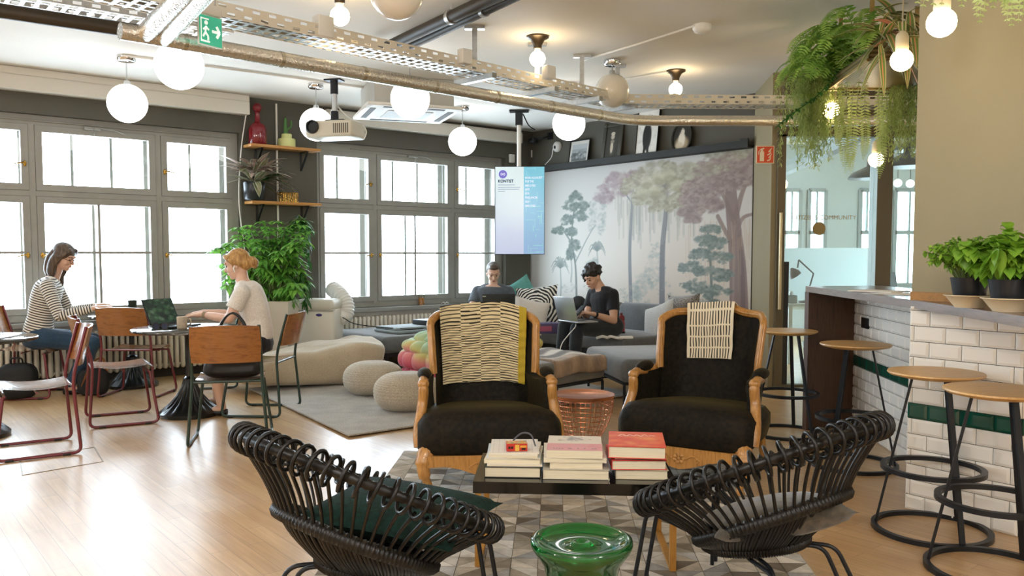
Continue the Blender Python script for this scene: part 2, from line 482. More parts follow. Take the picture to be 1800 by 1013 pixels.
def window(n, s0, m1, m2, s1):
    mb = MB(); f = .05
    for a, b in ((s0-.04, s0+f*.6), (s1-f*.6, s1+.04), (m1-.028, m1+.028), (m2-.028, m2+.028)): wbox(mb, a, b, -.06, .03, WB-.02, 2.75)
    for a, b in ((WB-.03, WB+.04), (TR_Z-.025, TR_Z+.03), (WT-.03, 2.75)): wbox(mb, s0-.04, s1+.04, -.06, .028, a, b)
    root = struct(mb.build('window_%d' % n, M_frame))
    # casing box between the inner and the outer sashes
    mb = MB()
    for a, b in ((s0-.04, s0), (s1, s1+.04)): wbox(mb, a, b, -.3, -.06, WB-.03, 2.75)
    for a, b in ((WB-.04, WB), (WT, WT+.06)): wbox(mb, s0, s1, -.3, -.06, a, b)
    mb.build('window_frame', M_frame, root)
    for lo, hi, up in ((WB+.04, TR_Z-.025, 0), (TR_Z+.03, WT-.03, 1)):
        for k, (a, b) in enumerate(((s0+f*.6, m1-.028), (m1+.028, m2-.028), (m2+.028, s1-f*.6))):
            mb = MB(); w = .068
            wbox(mb, a+.003, a+w, -.03, .038, lo+.003, hi-.003); wbox(mb, b-w, b-.003, -.03, .038, lo+.003, hi-.003)
            wbox(mb, a+w, b-w, -.03, .038, lo+.003, lo+w); wbox(mb, a+w, b-w, -.03, .038, hi-w, hi-.003)
            if not up:
                wbox(mb, a+w, b-w, -.01, .022, 1.362, 1.384)
                if k == 1: wbox(mb, (a+b)/2-.013, (a+b)/2+.013, -.01, .024, lo+w, hi-w)
            sash = mb.build('sash', M_frame, root)
            mb = MB(); wbox(mb, a+w-.004, b-w+.004, -.004, .002, lo+w-.004, hi-w+.004); mb.build('pane', M_pane, sash, flat=True)
            mb = MB(); w = .055; o0, o1 = -.27, -.225             # outer sash
            wbox(mb, a-.02, a+w, o0, o1, lo-.02, hi+.02); wbox(mb, b-w, b+.02, o0, o1, lo-.02, hi+.02)
            wbox(mb, a+w, b-w, o0, o1, lo-.02, lo+w-.02); wbox(mb, a+w, b-w, o0, o1, hi-w+.02, hi+.02)
            cuts = ([1/3, 2/3] if k == 1 else [.5]) if up else ([.5] if k == 1 else [])
            for c in cuts: wbox(mb, a+(b-a)*c-.014, a+(b-a)*c+.014, o0, o1, lo, hi)
            if not up: wbox(mb, a, b, o0, o1, 1.36, 1.386)
            mb.build('outer_sash', M_frame, root)
            if s1 > -2:
                for e in ((b-.036,) if k == 0 else (a+.036,) if k == 2 else (a+.036,) if not up else ()):
                    mb = MB(); mb.M = Matrix.Translation(win(e, 1.345 if not up else 2.26, .038)) @ Matrix.Rotation(RZ_WIN, 4, 'Z')
                    sg = -1 if k == 0 else 1
                    mb.ball((0, -.008, 0), (.016, .012, .03), 10, 6); mb.tube([(0, -.01, 0), (0, -.05, 0)], .007, 6)
                    mb.tube(spline([(0, -.05, 0), (sg*.03, -.055, .004), (sg*.1, -.052, -.012)], 4), [.008]*5+[.006]*4, 6)
                    mb.build('window_handle', M_brass, root)
        if up and s1 > -2:                                        # chain opener over the middle light
            c = win((m1+m2)/2-.05, 2.66, .05); mb = MB(); mb.M = Matrix.Translation(c) @ Matrix.Rotation(RZ_WIN, 4, 'Z')
            mb.box((0, -.01, 0), (.16, .04, .03), .008); mb.tube([(0, -.03, .01), (.02, -.05, -.03), (.01, -.05, -.07)], .006, 6)
            mb.tube([(.05, -.03, .01), (.2, -.04, .0), (.32, -.02, -.035)], .005, 6)
            mb.tube([(m1-(m1+m2)/2-.3, .01, .035), (s1-(m1+m2)/2, .01, .035)], .01, 6)
            mb.build('fanlight_opener', M_frame, root)
    mb = MB(); wbox(mb, s0-.1, s1+.1, -.06, .17, SILL-.045, SILL); mb.build('window_sill', M_frame, root)
for k, w in enumerate(WINS): window(k+1, *w)
# roller blind boxes under the ceiling
for n, (a, b, z0, z1) in enumerate(((-9.6, .985, 2.95, 3.165), (1.96, 5.04, 2.965, 3.12))):
    mb = MB(); wbox(mb, a, b, .12, .25, z0, z1); wbox(mb, a, b, .25, .262, z0, z0+.135); wbox(mb, a, b, .25, .258, z0+.145, z1-.015)
    struct(mb.build('trim_%d' % (n+1), mat('blind_box_paint', '#d8d3c8', .55)))
# ------------------------------------------------------------------ mural wall
mb = MB(); mbox(mb, -.3, 3.97, -.2, 0, 0, 3.17)
struct(mb.build('wall_mural', M_wall))
mb = MB(); mb.prism([tuple(RET[:2]), tuple(RET2[:2]), (2.70, GY-.02), (2.9, 9.5)], 3.17)
struct(mb.build('wall_return', mat('olive_wall_paint', '#8d8061', .7, var=(2, .04))))
mb = MB(); mb.slab((2.70, GY-.08, 2.55), (9, GY+.08, 3.17))
struct(mb.build('wall_over_glass', mat('brown_bulkhead_paint', '#6b6048', .7)))
# right, back and left of the room behind the camera
mb = MB(); mb.slab((5.6, -4, 0), (5.8, GY-.1, 3.17)); struct(mb.build('wall_right', M_white))
mb = MB(); mb.slab((-11.5, -4.2, 0), (9, -4, 3.17)); struct(mb.build('wall_back', M_white))
mb = MB(); mb.slab((-11.7, -4, 0), (-11.5, 4, 3.17)); struct(mb.build('wall_left', M_white))
# ------------------------------------------------------------------ glass partition
M_post = mat('bronze_post_paint', '#5e543f', .45, .2)
mb = MB()
mb.slab((2.66, GY-.06, 0), (2.74, GY+.05, 2.56)); mb.slab((2.66, GY-.06, 2.53), (5.6, GY+.05, 2.60))
mb.slab((3.645, GY-.09, 0), (3.80, GY+.09, 2.60)); mb.slab((2.66, GY-.04, 0), (5.6, GY+.04, .03))
door = struct(mb.build('door_1', M_post))
mb = MB(); mb.slab((2.74, GY-.008, .03), (3.645, GY+.004, 2.53)); mb.build('door_pane', M_part, door, flat=True)
mb = MB(); mb.slab((3.80, GY-.008, .03), (5.6, GY+.004, 2.53)); mb.build('side_pane', M_part, door, flat=True)
hx = atd(1370, 460, GY-.06).x
mb = MB(); mb.tube([(hx, GY-.09, .80), (hx, GY-.09, 1.77)], .016, 12); mb.tube([(hx, GY-.09, 1.0), (hx, GY, 1.0)], .008, 8); mb.tube([(hx, GY-.09, 1.6), (hx, GY, 1.6)], .008, 8)
mb.build('door_handle', mat('pale_satin_brass', '#b8a783', .35, .8), door)
mb = MB(); mb.tube([(hx-.035, GY+.09, .80), (hx-.035, GY+.09, 1.77)], .014, 12); mb.tube([(hx-.035, GY+.09, 1.0), (hx-.035, GY, 1.0)], .008, 8)
mb.build('door_handle', M_chrome, door)
mb = MB(); mb.slab((2.74, GY-.03, .03), (2.80, GY+.03, 1.28)); mb.build('lock_rail', M_black, door)
M_gold = mat('bronze_film', '#8c7a4e', .4, .3)
c = atd(1440, 402, GY-.02)
mb = MB(); mb.M = TR((c.x, GY-.0125, c.z), rx=PI/2); mb.lathe([(0, 0), (.066, 0), (.066, .004), (0, .004)], 32); mb.build('round_sticker', M_gold, door)
c = atd(1449, 386, GY-.02); words('CITIZENS/COMMUNITY', .062, M_gold, 'door_lettering', door, (c.x, GY-.0125, c.z), sx=1.)
# ------------------------------------------------------------------ office behind the glass
mb = MB()
zb0, zb1 = .85, 2.42; ops = [(4.52, 4.78), (4.93, 5.2), (5.78, 6.02), (6.36, 7.1)]
x = 2.4
for a, b in ops+[(9, 9)]:
    mb.slab((x, 13.9, 0), (a, 14.1, 3.17)); x = b
for a, b in ops: mb.slab((a, 13.9, 0), (b, 14.1, zb0)); mb.slab((a, 13.9, zb1), (b, 14.1, 3.17))
struct(mb.build('wall_office', mat('office_grey_blue', '#a9b4b2', .7)))
for k, (a, b) in enumerate(ops):
    mb = MB()
    for q in (a, b): mb.slab((q-.03, 13.86, zb0), (q+.03, 13.96, zb1))
    for q in (zb0, 1.72, zb1): mb.slab((a, 13.86, q-.03), (b, 13.96, q+.03))
    if k == 3:
        for q in (.33, .66): mb.slab((a+(b-a)*q-.015, 13.88, zb0), (a+(b-a)*q+.015, 13.94, zb1))
    else: mb.slab(((a+b)/2-.012, 13.88, 1.72), ((a+b)/2+.012, 13.94, zb1))
    struct(mb.build('window_%d' % (5+k), mat('office_window_paint', '#7f8a88', .5)))
mb = MB(); mb.slab((9, GY, 0), (9.1, 15, 3.17)); struct(mb.build('wall_office_right', M_white))
mb = MB(); mb.bar((4.10, 12.8, 2.62), (3.62, 8.6, 2.62), .12, .16); mb.slab((4.04, 12.74, 0), (4.16, 12.86, 2.7))
struct(mb.build('beam_office', mat('grey_steel_beam', '#5d625e', .5)))
# ------------------------------------------------------------------ pillar of the bar
PA = Vector((2.10, 4.37, 0)); PB = Vector((2.424, 3.916, 0)); PD = (PB-PA).normalized(); PN = Vector((-PD.y, PD.x, 0)); PN = PN if PN.x > 0 else -PN
q = [PA, PB, PB+PN*.5, PA+PN*.5]
t = [p+PD*0 for p in q]
mb = MB(); mb.prism([tuple((p+PN*.002)[:2]) for p in q], 2.06, 1.11)
struct(mb.build('pillar_bar', M_taupe))
mb = MB(); mb.prism([tuple(p[:2]) for p in (PA-PN*.012, PB-PN*.012, PB, PA)], .045, 1.112)
struct(mb.build('trim_3', wood('bar_backsplash_wood', '#8a5f2c', '#a97938', 0, 5)))
# ------------------------------------------------------------------ bar: tiled wall, tiled pillar foot, counter, end panel
M_tile = mat('white_glazed_tile', '#efece5', .12, spec=.6)
M_tilegreen = mat('green_glazed_tile', '#0f4a3c', .1, spec=.7)
M_counter = wood('dark_counter_oak', '#54412f', '#715a48', 1, 5, .28, .2)
M_panelwood = wood('dark_panel_oak', '#3f2a1b', '#583d29', 2, 5, .5)
CH, TL = .0815, .165
def tiles(mb, org, d, n, L, z_of, zmax=1.08, first=0.):
    """bevelled metro tiles on a wall through org along d, facing n"""
    for k in range(14):
        if (k == 6) != z_of: continue
        z0, z1 = k*CH+.0015, min((k+1)*CH-.0015, zmax)
        if z1-z0 < .01: continue
        s = -first-(TL/2 if k % 2 else 0)
        while s < L:
            a, b = max(s+.0015, 0), min(s+TL-.0015, L); s += TL
            if b-a < .006: continue
            c = min(.013, (b-a)/2.2, (z1-z0)/2.2)
            P = lambda x, z, o: org+d*x+n*o+Vector((0, 0, z))
            vs = [P(a, z0, 0), P(b, z0, 0), P(b, z1, 0), P(a, z1, 0), P(a, z0, .004), P(b, z0, .004), P(b, z1, .004), P(a, z1, .004),
                  P(a+c, z0+c, .011), P(b-c, z0+c, .011), P(b-c, z1-c, .011), P(a+c, z1-c, .011)]
            fs = [(0, 1, 5, 4), (1, 2, 6, 5), (2, 3, 7, 6), (3, 0, 4, 7), (4, 5, 9, 8), (5, 6, 10, 9), (6, 7, 11, 10), (7, 4, 8, 11), (8, 9, 10, 11)]
            mb.add(vs, fs)
BL = Vector((2.68, 6.48, 0)); BD = Vector((-.0957, -.9954, 0)); BN = Vector((-.9954, .0957, 0))
mb = MB(); e = BL+BD*1.95
mb.prism([tuple(p[:2]) for p in (BL, e, e-BN*.12, BL-BN*.12)], 1.068)
bw = struct(mb.build('wall_bar', M_grout))
for g, nm, m in ((False, 'wall_tiles', M_tile), (True, 'tile_stripe', M_tilegreen)):
    mb = MB(); tiles(mb, BL+BN*.001, BD, BN, 1.95, g); mb.build(nm, m, bw, flat=True)
mb = MB(); mb.prism([tuple(p[:2]) for p in (PA, PB, PB+PN*.5, PA+PN*.5)], 1.068)
pf = struct(mb.build('wall_pillar_foot', M_grout))
for g, nm, m in ((False, 'wall_tiles', M_tile), (True, 'tile_stripe', M_tilegreen)):
    mb = MB(); tiles(mb, PA-PN*.001, PD, -PN, (PB-PA).length, g, first=.06); tiles(mb, PB+PD*.001, PN, PD, .5, g)
    mb.build(nm, m, pf, flat=True)
mb = MB(); mb.prism([(2.245, 6.36), (2.115, 4.42), (1.97, 3.1), (1.88, 2.3), (2.45, 2.25), (2.43, 3.9), (2.75, 4.6), (2.86, 6.42)][::-1], .044, 1.068)
tag(mb.build('bar_counter', M_counter), 'long dark wood bar counter top running over the tiled wall', 'counter')
mb = MB(); mb.prism([(2.262, 6.335), (2.705, 6.478), (2.69, 6.52), (2.247, 6.378)], 1.067)
tag(mb.build('counter_end_panel', M_panelwood), 'dark brown oak panel closing the far end of the bar', 'panel')
q = BL+BD*.28
t = thing('wall_socket', 'black double power socket on the white tiles below the counter', 'socket', q+BN*.012+Vector((0, 0, .84)), math.atan2(BD.y, BD.x))
mb = MB(); mb.box((0, 0, 0), (.165, .012, .08), .003); mb.build('cover_plate', M_black, t)
mb = MB(); mb.M = TR((-.04, .006, 0), rx=-PI/2); mb.lathe([(.022, 0), (.022, .004), (.018, .003), (.018, 0)], 16); mb.build('outlet', mat('socket_grey', '#33322f', .4), t)
# ------------------------------------------------------------------ bar stools
M_seatwood = wood('light_oak_seat', '#b98d52', '#d3aa6e', 0, 5, .4)
def make_stool(label, loc, rz):
    t = thing('bar_stool', label, 'stool', loc, rz, 'bar stools along the counter')
    mb = MB(); mb.lathe([(0, .755), (.15, .756), (.205, .768), (.216, .778), (.214, .785), (.19, .786), (0, .782)], 40); mb.build('seat', M_seatwood, t)
    for k in range(3):
        a = -PI/2+k*2*PI/3; c, s = math.cos(a), math.sin(a)
        mb = MB(); mb.bar((.10*c, .10*s, .757), (.25*c, .25*s, .012), .025, .012, (c, s, 0)); mb.build('leg', M_blackmetal, t)
    def ring(r, z, nm):
        mb = MB(); n = 48; rings = []
        for j in range(n):
            q = 2*PI*j/n; rings.append([Vector((x*math.cos(q), x*math.sin(q), z+y)) for x, y in ((r-.013, -.011), (r+.013, -.011), (r+.013, .011), (r-.013, .011))])
        mb.loft(rings+[rings[0]], caps=False); mb.build(nm, M_blackmetal, t)
    ring(.222, .31, 'foot_ring'); ring(.258, .0115, 'base_ring')
    return t
st = make_stool('bar stool nearest the camera, its round oak seat cut by the frame edge', (2.05, 3.47, 0), .05)
copy_tree(st, 'second bar stool from the camera, in front of the tiled pillar', (2.05, 4.0, 0), .08)
copy_tree(st, 'bar stool in front of the black wall socket and white tiles', (2.19, 5.28, 0), PI+.1)
copy_tree(st, 'farthest bar stool, by the dark wood end of the counter', (2.07, 6.22, 0), .5)
# ------------------------------------------------------------------ tubular stacking chairs
M_ply = wood('warm_plywood', '#70431f', '#9a6433', 1, 4, .28, .4)
M_seatply = wood('brown_plywood_seat', '#7d5a3e', '#9a7454', 1, 4, .22, .6)
M_red = mat('dark_red_tube', '#6b1f28', .3, .1, coat=.5)
M_green = mat('dark_green_tube', '#16322a', .3, .1, coat=.5)
def make_chair(name, label, loc, face, m, group):
    """faces local +x; back at -x"""
    t = thing(name, label, 'chair', loc, math.atan2(face[1], face[0]), group)
    for s in (-1, 1):
        y, yf = s*.235, s*.27
        pts = [(-.325, y*.96, .86), (-.245, y, .56), (-.235, y, .47), (-.27, yf, .012), (.23, yf, .012), (.175, y*.93, .42)]
        mb = MB(); mb.tube(bend(pts, .05), .0115, 8); mb.build('side_frame', m, t)
        for x in (-.18, .15):
            mb = MB(); mb.box((x, yf, .008), (.05, .028, .016), .004); mb.build('rubber_foot', M_black, t)
    mb = MB(); mb.tube([(-.235, -.235, .455), (-.235, .235, .455)], .009, 8); mb.tube([(.165, -.22, .42), (.165, .22, .42)], .009, 8); mb.tube([(-.02, -.22, .432), (-.02, .22, .432)], .008, 8); mb.build('cross_bar', m, t)
    g = []
    for i in range(15):                                          # seat: dished plywood with a turned-down front
        u = i/14; x = -.23+.46*u
        g.append([(x-.012*(abs(w)**3 if u > .9 else 0), w*(.225+.012*math.sin(u*PI)), .462-.02*math.sin(min(1, u*1.15)*PI)+.012*w*w-(.035*max(0, (u-.86)/.14)**2)) for w in [-1+2*j/12 for j in range(13)]])
    mb = MB(); mb.sheet(g, -.016); mb.build('seat', M_seatply, t)
    g = []
    for i in range(9):
        z = .60+.255*i/8; x0 = -.255-.08*(z-.56)/.3
        wz = .235 - .008*abs(i-4)/4
        g.append([(x0-.05*(1-w*w), w*wz, z+(.012 if i == 8 else 0)*(1-w*w)) for w in [-1+2*j/14 for j in range(15)]])
    mb = MB(); mb.sheet(g, .011); mb.build('backrest', M_ply, t)
    return t
GR, GG = 'red tube stacking chairs', 'green tube stacking chairs'
make_chair('stacking_chair', 'red tube chair nearest the camera, cut by the left frame edge', (-3.30, 5.66, 0), (-.83, -.56), M_red, GR)
make_chair('stacking_chair', 'empty red tube chair pushed towards the small round table with the laptop', (-3.17, 6.74, 0), (.86, .5), M_red, GR)
make_chair('stacking_chair', 'red tube chair seen from behind, brown backrest against the window-side table', (-3.62, 8.02, 0), (.02, 1), M_red, GR)
make_chair('stacking_chair', 'red tube chair that the woman in the striped top sits on', (-4.60, 7.94, 0), (.98, .2), M_red, GR)
make_chair('stacking_chair', 'green tube chair with the black handbag on its seat', (-2.06, 6.06, 0), (-.22, .97), M_green, GG)
make_chair('stacking_chair', 'green tube chair that the woman in the white shirt sits on', (-2.17, 7.1, 0), (-1, .06), M_green, GG)
make_chair('stacking_chair', 'green tube chair behind the round table, close to the window', (-3.12, 8.55, 0), (-.95, -.3), M_green, GG)
# ------------------------------------------------------------------ cafe tables
M_top = mat('dark_table_top', '#3b3731', .13, coat=.6)
M_iron = mat('black_cast_iron', '#191b1b', .3, .3, coat=.4)
def cafe_table(label, loc, r=.45):
    t = thing('cafe_table', label, 'table', loc, 0, 'round cafe tables on cast iron feet')
    mb = MB(); mb.lathe([(0, .712), (r-.02, .712), (r, .718), (r, .734), (r-.006, .74), (0, .74)], 48); mb.build('table_top', M_top, t)
    mb = MB(); mb.lathe([(.03, .27), (.026, .5), (.028, .66), (.06, .70), (.09, .712)], 18); mb.build('column', M_iron, t)
    mb = MB(); rings = []; n = 72
    for rr, z, fl in ((.245, .0, 0), (.25, .03, 0), (.235, .045, .02), (.2, .07, .09), (.15, .11, .14), (.1, .17, .16), (.065, .24, .14), (.05, .3, .08), (.052, .31, 0), (.03, .33, 0)):
        rings.append([Vector((rr*(1+fl*abs(math.cos(9*2*PI*j/n))-fl*.5)*math.cos(2*PI*j/n), rr*(1+fl*abs(math.cos(9*2*PI*j/n))-fl*.5)*math.sin(2*PI*j/n), z)) for j in range(n)])
    mb.loft(rings); mb.build('fluted_foot', M_iron, t)
    return t
T2 = Vector((-2.72, 6.97, 0)); T1 = Vector((-3.9, 8.5, 0)); T0 = Vector((-4.0, 6.1, 0))
cafe_table('round cafe table with the open laptop and sunglasses on it', T2)
cafe_table('round cafe table by the window in front of the striped-top woman', T1, .40)
cafe_table('round cafe table at the left edge, a dark bag beside it', T0)
# ------------------------------------------------------------------ things on and around the cafe tables
def laptop(label, loc, face, m_shell, m_deck, m_screen, w=.33, d=.23, lean=18, grp=None, zlift=0., rot=None):
    """keyboard edge towards local -y; screen at +y"""
    t = thing('laptop', label, 'laptop', loc, math.atan2(face[1], face[0])+PI/2, grp)
    mb = MB(); mb.box((0, 0, .009), (w, d, .016), .005); mb.build('base', m_shell, t)
    mb = MB(); mb.slab((-w*.42, -d*.05, .0172), (w*.42, d*.36, .0185)); mb.slab((-.05, -d*.42, .0172), (.05, -d*.12, .0182)); mb.build('keyboard', m_deck, t)
    a = R(lean); mb = MB(); mb.M = Matrix.Translation((0, d/2-.002, .018)) @ Matrix.Rotation(-a, 4, 'X')
    mb.box((0, 0, d*.5), (w, .009, d), .004); lid = mb.build('lid', m_shell, t)
    mb = MB(); mb.M = Matrix.Translation((0, d/2-.002, .018)) @ Matrix.Rotation(-a, 4, 'X')
    mb.slab((-w*.46, -.0055, d*.06), (w*.46, -.0047, d*.95)); mb.build('screen', m_screen, lid)
    return t, lid
M_lapblack = mat('laptop_black', '#1c1e1e', .45); M_laysilver = mat('laptop_silver', '#b9bcc0', .3, .8); M_key = mat('keyboard_black', '#202022', .5)
art = Art(60, 44, '#17301f', 3); art.foliage(30, 22, 34, 26, ['#1f4a2b', '#4f7d4b', '#0f1f16', '#8aa98a', '#2d5e3a'], 120, 5)  # reflection of the plant, painted into the colours of the glossy screen
lp, lid = laptop('open laptop with a plant reflection painted on its screen on the round table', (T2.x-.13, T2.y+.07, .741), (.93, -.36), M_lapblack, M_key, M_key, .34, .235, 24)
a = R(24); d = .235
m = Matrix.Translation((0, d/2-.002, .018)) @ Matrix.Rotation(-a, 4, 'X')
o = panel('painted_reflection', art.a, .32, .215, vcol('reflection_paint', .15), lid)
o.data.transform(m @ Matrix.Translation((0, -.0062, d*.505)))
t = thing('sunglasses', 'dark sunglasses lying on the round table in front of the laptop', 'sunglasses', (T2.x-.15, T2.y-.2, .742), .15)
for s in (-1, 1):
    mb = MB(); mb.M = TR((s*.034, 0, .026), rx=PI/2); mb.lathe([(0, -.001), (.026, -.001), (.026, .001), (0, .001)], 20); mb.build('lens', mat('blue_grey_lens', '#39435a', .05, coat=1.), t)
    mb = MB(); mb.M = TR((s*.034, 0, .026), rx=PI/2); mb.lathe([(.024, -.002), (.03, -.002), (.03, .002), (.024, .002), (.024, -.002)], 20, cap=False); mb.build('lens_rim', M_black, t)
    mb = MB(); mb.tube([(s*.064, 0, .035), (s*.066, .1, .02), (s*.06, .135, .004)], .002, 6); mb.build('temple', M_black, t)
mb = MB(); mb.tube(spline([(-.01, 0, .032), (0, 0, .036), (.01, 0, .032)], 4), .002, 6); mb.build('bridge', M_black, t)
t = thing('mug', 'beige mug on the round table between laptop and the blonde woman', 'mug', (T2.x+.0, T2.y-.13, .741), .6)
mb = MB(); mb.lathe([(.0, 0), (.036, 0), (.04, .004), (.042, .1), (.04, .1), (.037, .008), (0, .008)], 24); mb.build('cup', mat('speckled_stoneware', '#cbbca4', .4, var=(40, .2)), t)
mb = MB(); mb.tube(spline([(.04, 0, .08), (.066, 0, .075), (.068, 0, .04), (.04, 0, .025)], 5), .006, 8); mb.build('handle', MATS['speckled_stoneware'], t)
mb = MB(); mb.box((0, 0, .007), (.2, .28, .012), .003)
tag(mb.build('notebook', mat('paper_white', '#ece9e2', .7), loc=(T2.x+.27, T2.y-.04, .741), rot=(0, 0, .9)), 'white notebook on the round table under the blonde woman\'s hands', 'notebook')
mb = MB(); mb.box((0, 0, .004), (.075, .15, .008), .003)
tag(mb.build('phone', M_black, loc=(T2.x+.2, T2.y-.25, .741), rot=(0, 0, 1.1)), 'black phone on the round table near the front edge', 'phone')
t = thing('dark_cup', 'dark cup on the window-side table behind the brown backrest', 'cup', (T1.x-.03, T1.y+.1, .741))
mb = MB(); mb.lathe([(0, 0), (.036, 0), (.045, .14), (.042, .14), (.034, .006), (0, .006)], 20); mb.build('cup_body', mat('dark_green_ceramic', '#2a332e', .2), t)
# handbag on the green chair
M_leather = mat('black_leather', '#151515', .35, bump=(90, .15, .004))
t = thing('handbag', 'slouchy black leather handbag on the seat of the green chair', 'handbag', (-2.04, 6.06, .455), .15)
def bagfn(p):
    k = (p.z+.1)/.2; return Vector((p.x*(1-.2*k), p.y*(1-.35*k), p.z))
mb = MB(); mb.ball((0, 0, .105), (.225, .12, .105), 28, 14, .55, fn=bagfn); mb.build('bag_body', M_leather, t)
for s in (-1, 1):
    mb = MB(); mb.tube(spline([(-.1, s*.04, .19), (-.085, s*.03, .38), (0, s*.02, .47), (.085, s*.03, .38), (.1, s*.04, .19)], 6), .007, 8); mb.build('bag_handle', M_leather, t)
t = thing('backpack', 'dark bag on the floor under the striped-top woman\'s chair', 'bag', (-4.62, 7.72, 0), .3)
mb = MB(); mb.ball((0, 0, .17), (.17, .12, .17), 20, 12, .6); mb.build('bag_body', mat('black_nylon', '#1a1c1e', .7), t)
mb = MB(); mb.tube(spline([(-.05, 0, .33), (-.04, -.02, .385), (.04, -.02, .385), (.05, 0, .33)], 5), .008, 8); mb.build('bag_handle', MATS['black_nylon'], t)
t = thing('shoulder_bag', 'black bag with straps on the table at the left edge', 'bag', (T0.x+.0, T0.y+.16, .741), .3)
mb = MB(); mb.ball((0, 0, .06), (.11, .07, .06), 20, 12, .6); mb.build('bag_body', M_leather, t)
for s in (-1, 1):
    mb = MB(); mb.tube(spline([(-.06, s*.03, .12), (-.04, s*.03, .2), (.04, s*.03, .2), (.06, s*.03, .12)], 5), .006, 8); mb.build('bag_handle', M_leather, t)
t = thing('tote_bag', 'black bag with a tan strap leaning by the striped-top woman\'s feet', 'bag', (-4.03, 7.95, 0), .5)
mb = MB(); mb.ball((0, 0, .13), (.14, .06, .13), 20, 12, .55); mb.build('bag_body', MATS['black_nylon'], t)
mb = MB(); mb.tube(spline([(-.1, -.05, .1), (-.02, -.08, .3), (.08, -.06, .36), (.12, -.02, .22)], 6), .012, 8, flat=.3); mb.build('bag_strap', mat('tan_leather', '#8a5a34', .5), t)
# radiators under the windows
M_rad = mat('cream_radiator', '#ded7c8', .4)
def radiator(label, s0, s1):
    q = win((s0+s1)/2, 0, .11); L = s1-s0; n = int(L/.062)
    t = thing('radiator', label, 'radiator', q, RZ_WIN)
    mb = MB()
    for k in range(n):
        x = -L/2+(k+.5)*L/n; mb.box((x, 0, .33), (.042, .11, .46), .018)
    mb.build('radiator_columns', M_rad, t)
    mb = MB()
    for z in (.14, .52): mb.tube([(-L/2-.04, 0, z), (L/2+.04, 0, z)], .018, 10)
    for x in (-L/2+.1, L/2-.1): mb.slab((x-.015, -.04, .0), (x+.015, .04, .12))
    mb.build('pipe', M_rad, t)
radiator('cream column radiator under the window behind the round tables', -1.75, .62)
radiator('cream column radiator under the window behind the daybed', 2.15, 4.6)
# metal frame of a hatch let into the floor
mb = MB(); c = [atz(*p) for p in ((34, 806), (166, 787), (181, 812), (40, 836))]
for a, b in zip(c, c[1:]+c[:1]): mb.bar(a+Vector((0, 0, .001)), b+Vector((0, 0, .001)), .008, .004)
h = mb.build('floor_hatch', mat('hatch_rim', '#8d7a5e', .4, .5)); h['kind'] = 'structure'
# ------------------------------------------------------------------ rugs
M_rug = weave('grey_woven_rug', '#8b867d', '#c3beb4', 130, .95, .2, 1.)
c = [Vector((-1.205, 6.07, 0)), Vector((1.18, 7.92, 0)), Vector((-.20, 10.05, 0)), Vector((-2.62, 8.22, 0))]
g = [[(c[0]*(1-u)+c[1]*u)*(1-v)+(c[3]*(1-u)+c[2]*u)*v+Vector((0, 0, .012)) for v in [j/20 for j in range(21)]] for u in [i/20 for i in range(21)]]
mb = MB(); mb.sheet(g, .0115); tag(mb.build('area_rug', M_rug), 'grey woven rug under the knitted poufs and sofa', 'rug')
RC = [Vector((-.74, 5.63, 0)), Vector((1.40, 5.42, 0)), Vector((1.22, 2.55, 0)), Vector((-.86, 2.6, 0))]
def patch(u, v, z): return (RC[0]*(1-u)+RC[1]*u)*(1-v)+(RC[3]*(1-u)+RC[2]*u)*v+Vector((0, 0, z))
root = thing('patchwork_rug', 'patchwork rug of grey and brown hide triangles under the coffee table', 'rug')
mb = MB(); mb.sheet([[patch(i/6, j/6, .007) for j in range(7)] for i in range(7)], -.0065); mb.build('rug_backing', mat('rug_backing', '#6f6656', .95), root)
rng = random.Random(5); mb = MB(); cols = []
PALS = ['#e2dccf', '#d6cdbd', '#c4baa8', '#b0a593', '#968b79', '#c6c4c0', '#dcd7ce', '#a9a7a3', '#83786a', '#d0c5b1', '#e6e0d6']
NU, NV = 9, 13
for i in range(NU):
    for j in range(NV):
        cs = [((i+a)/NU, (j+b)/NV) for a, b in ((0, 0), (1, 0), (1, 1), (0, 1))]
        m = ((i+.5)/NU, (j+.5)/NV); ms = [((cs[k][0]+cs[(k+1) % 4][0])/2, (cs[k][1]+cs[(k+1) % 4][1])/2) for k in range(4)]
        tr = []
        if (i+j) % 2:
            for k in range(4): tr += [(m, cs[k], ms[k]), (m, ms[k], cs[(k+1) % 4])]
        else:
            for k in range(4): tr += [(m, ms[k-1], ms[k]), (ms[k-1], cs[k], ms[k])]
        for t in tr:
            gx, gy = sum(p[0] for p in t)/3, sum(p[1] for p in t)/3
            mb.add([patch(gx+(p[0]-gx)*.965, gy+(p[1]-gy)*.965, .0105) for p in t], [(0, 1, 2)])
            k = lin(Art.c(rng.choice(PALS))*rng.uniform(.9, 1.06)); cols += [k]*3
def hide_mat():
    m = vcol('hide_patches', .8, spec=.25); nt = m.node_tree; b = nt.nodes['Principled BSDF']
    a = [n for n in nt.nodes if n.type == 'ATTRIBUTE'][0]
    mx = nt.nodes.new('ShaderNodeMix'); mx.data_type = 'RGBA'; mx.blend_type = 'MULTIPLY'; mx.inputs[0].default_value = .4
    n = _noise(nt, _tex(nt, 'Object', (1, 1, 1)), 14, 6, .65)
    nt.links.new(a.outputs['Color'], mx.inputs[6]); nt.links.new(_ramp(nt, n, [(.35, '#9d9486'), (.6, '#ffffff')]), mx.inputs[7])
    nt.links.new(mx.outputs[2], b.inputs['Base Color'])
    return m
o = mb.build('hide_patches', hide_mat(), root, flat=True); paint_attr(o, np.array(cols))
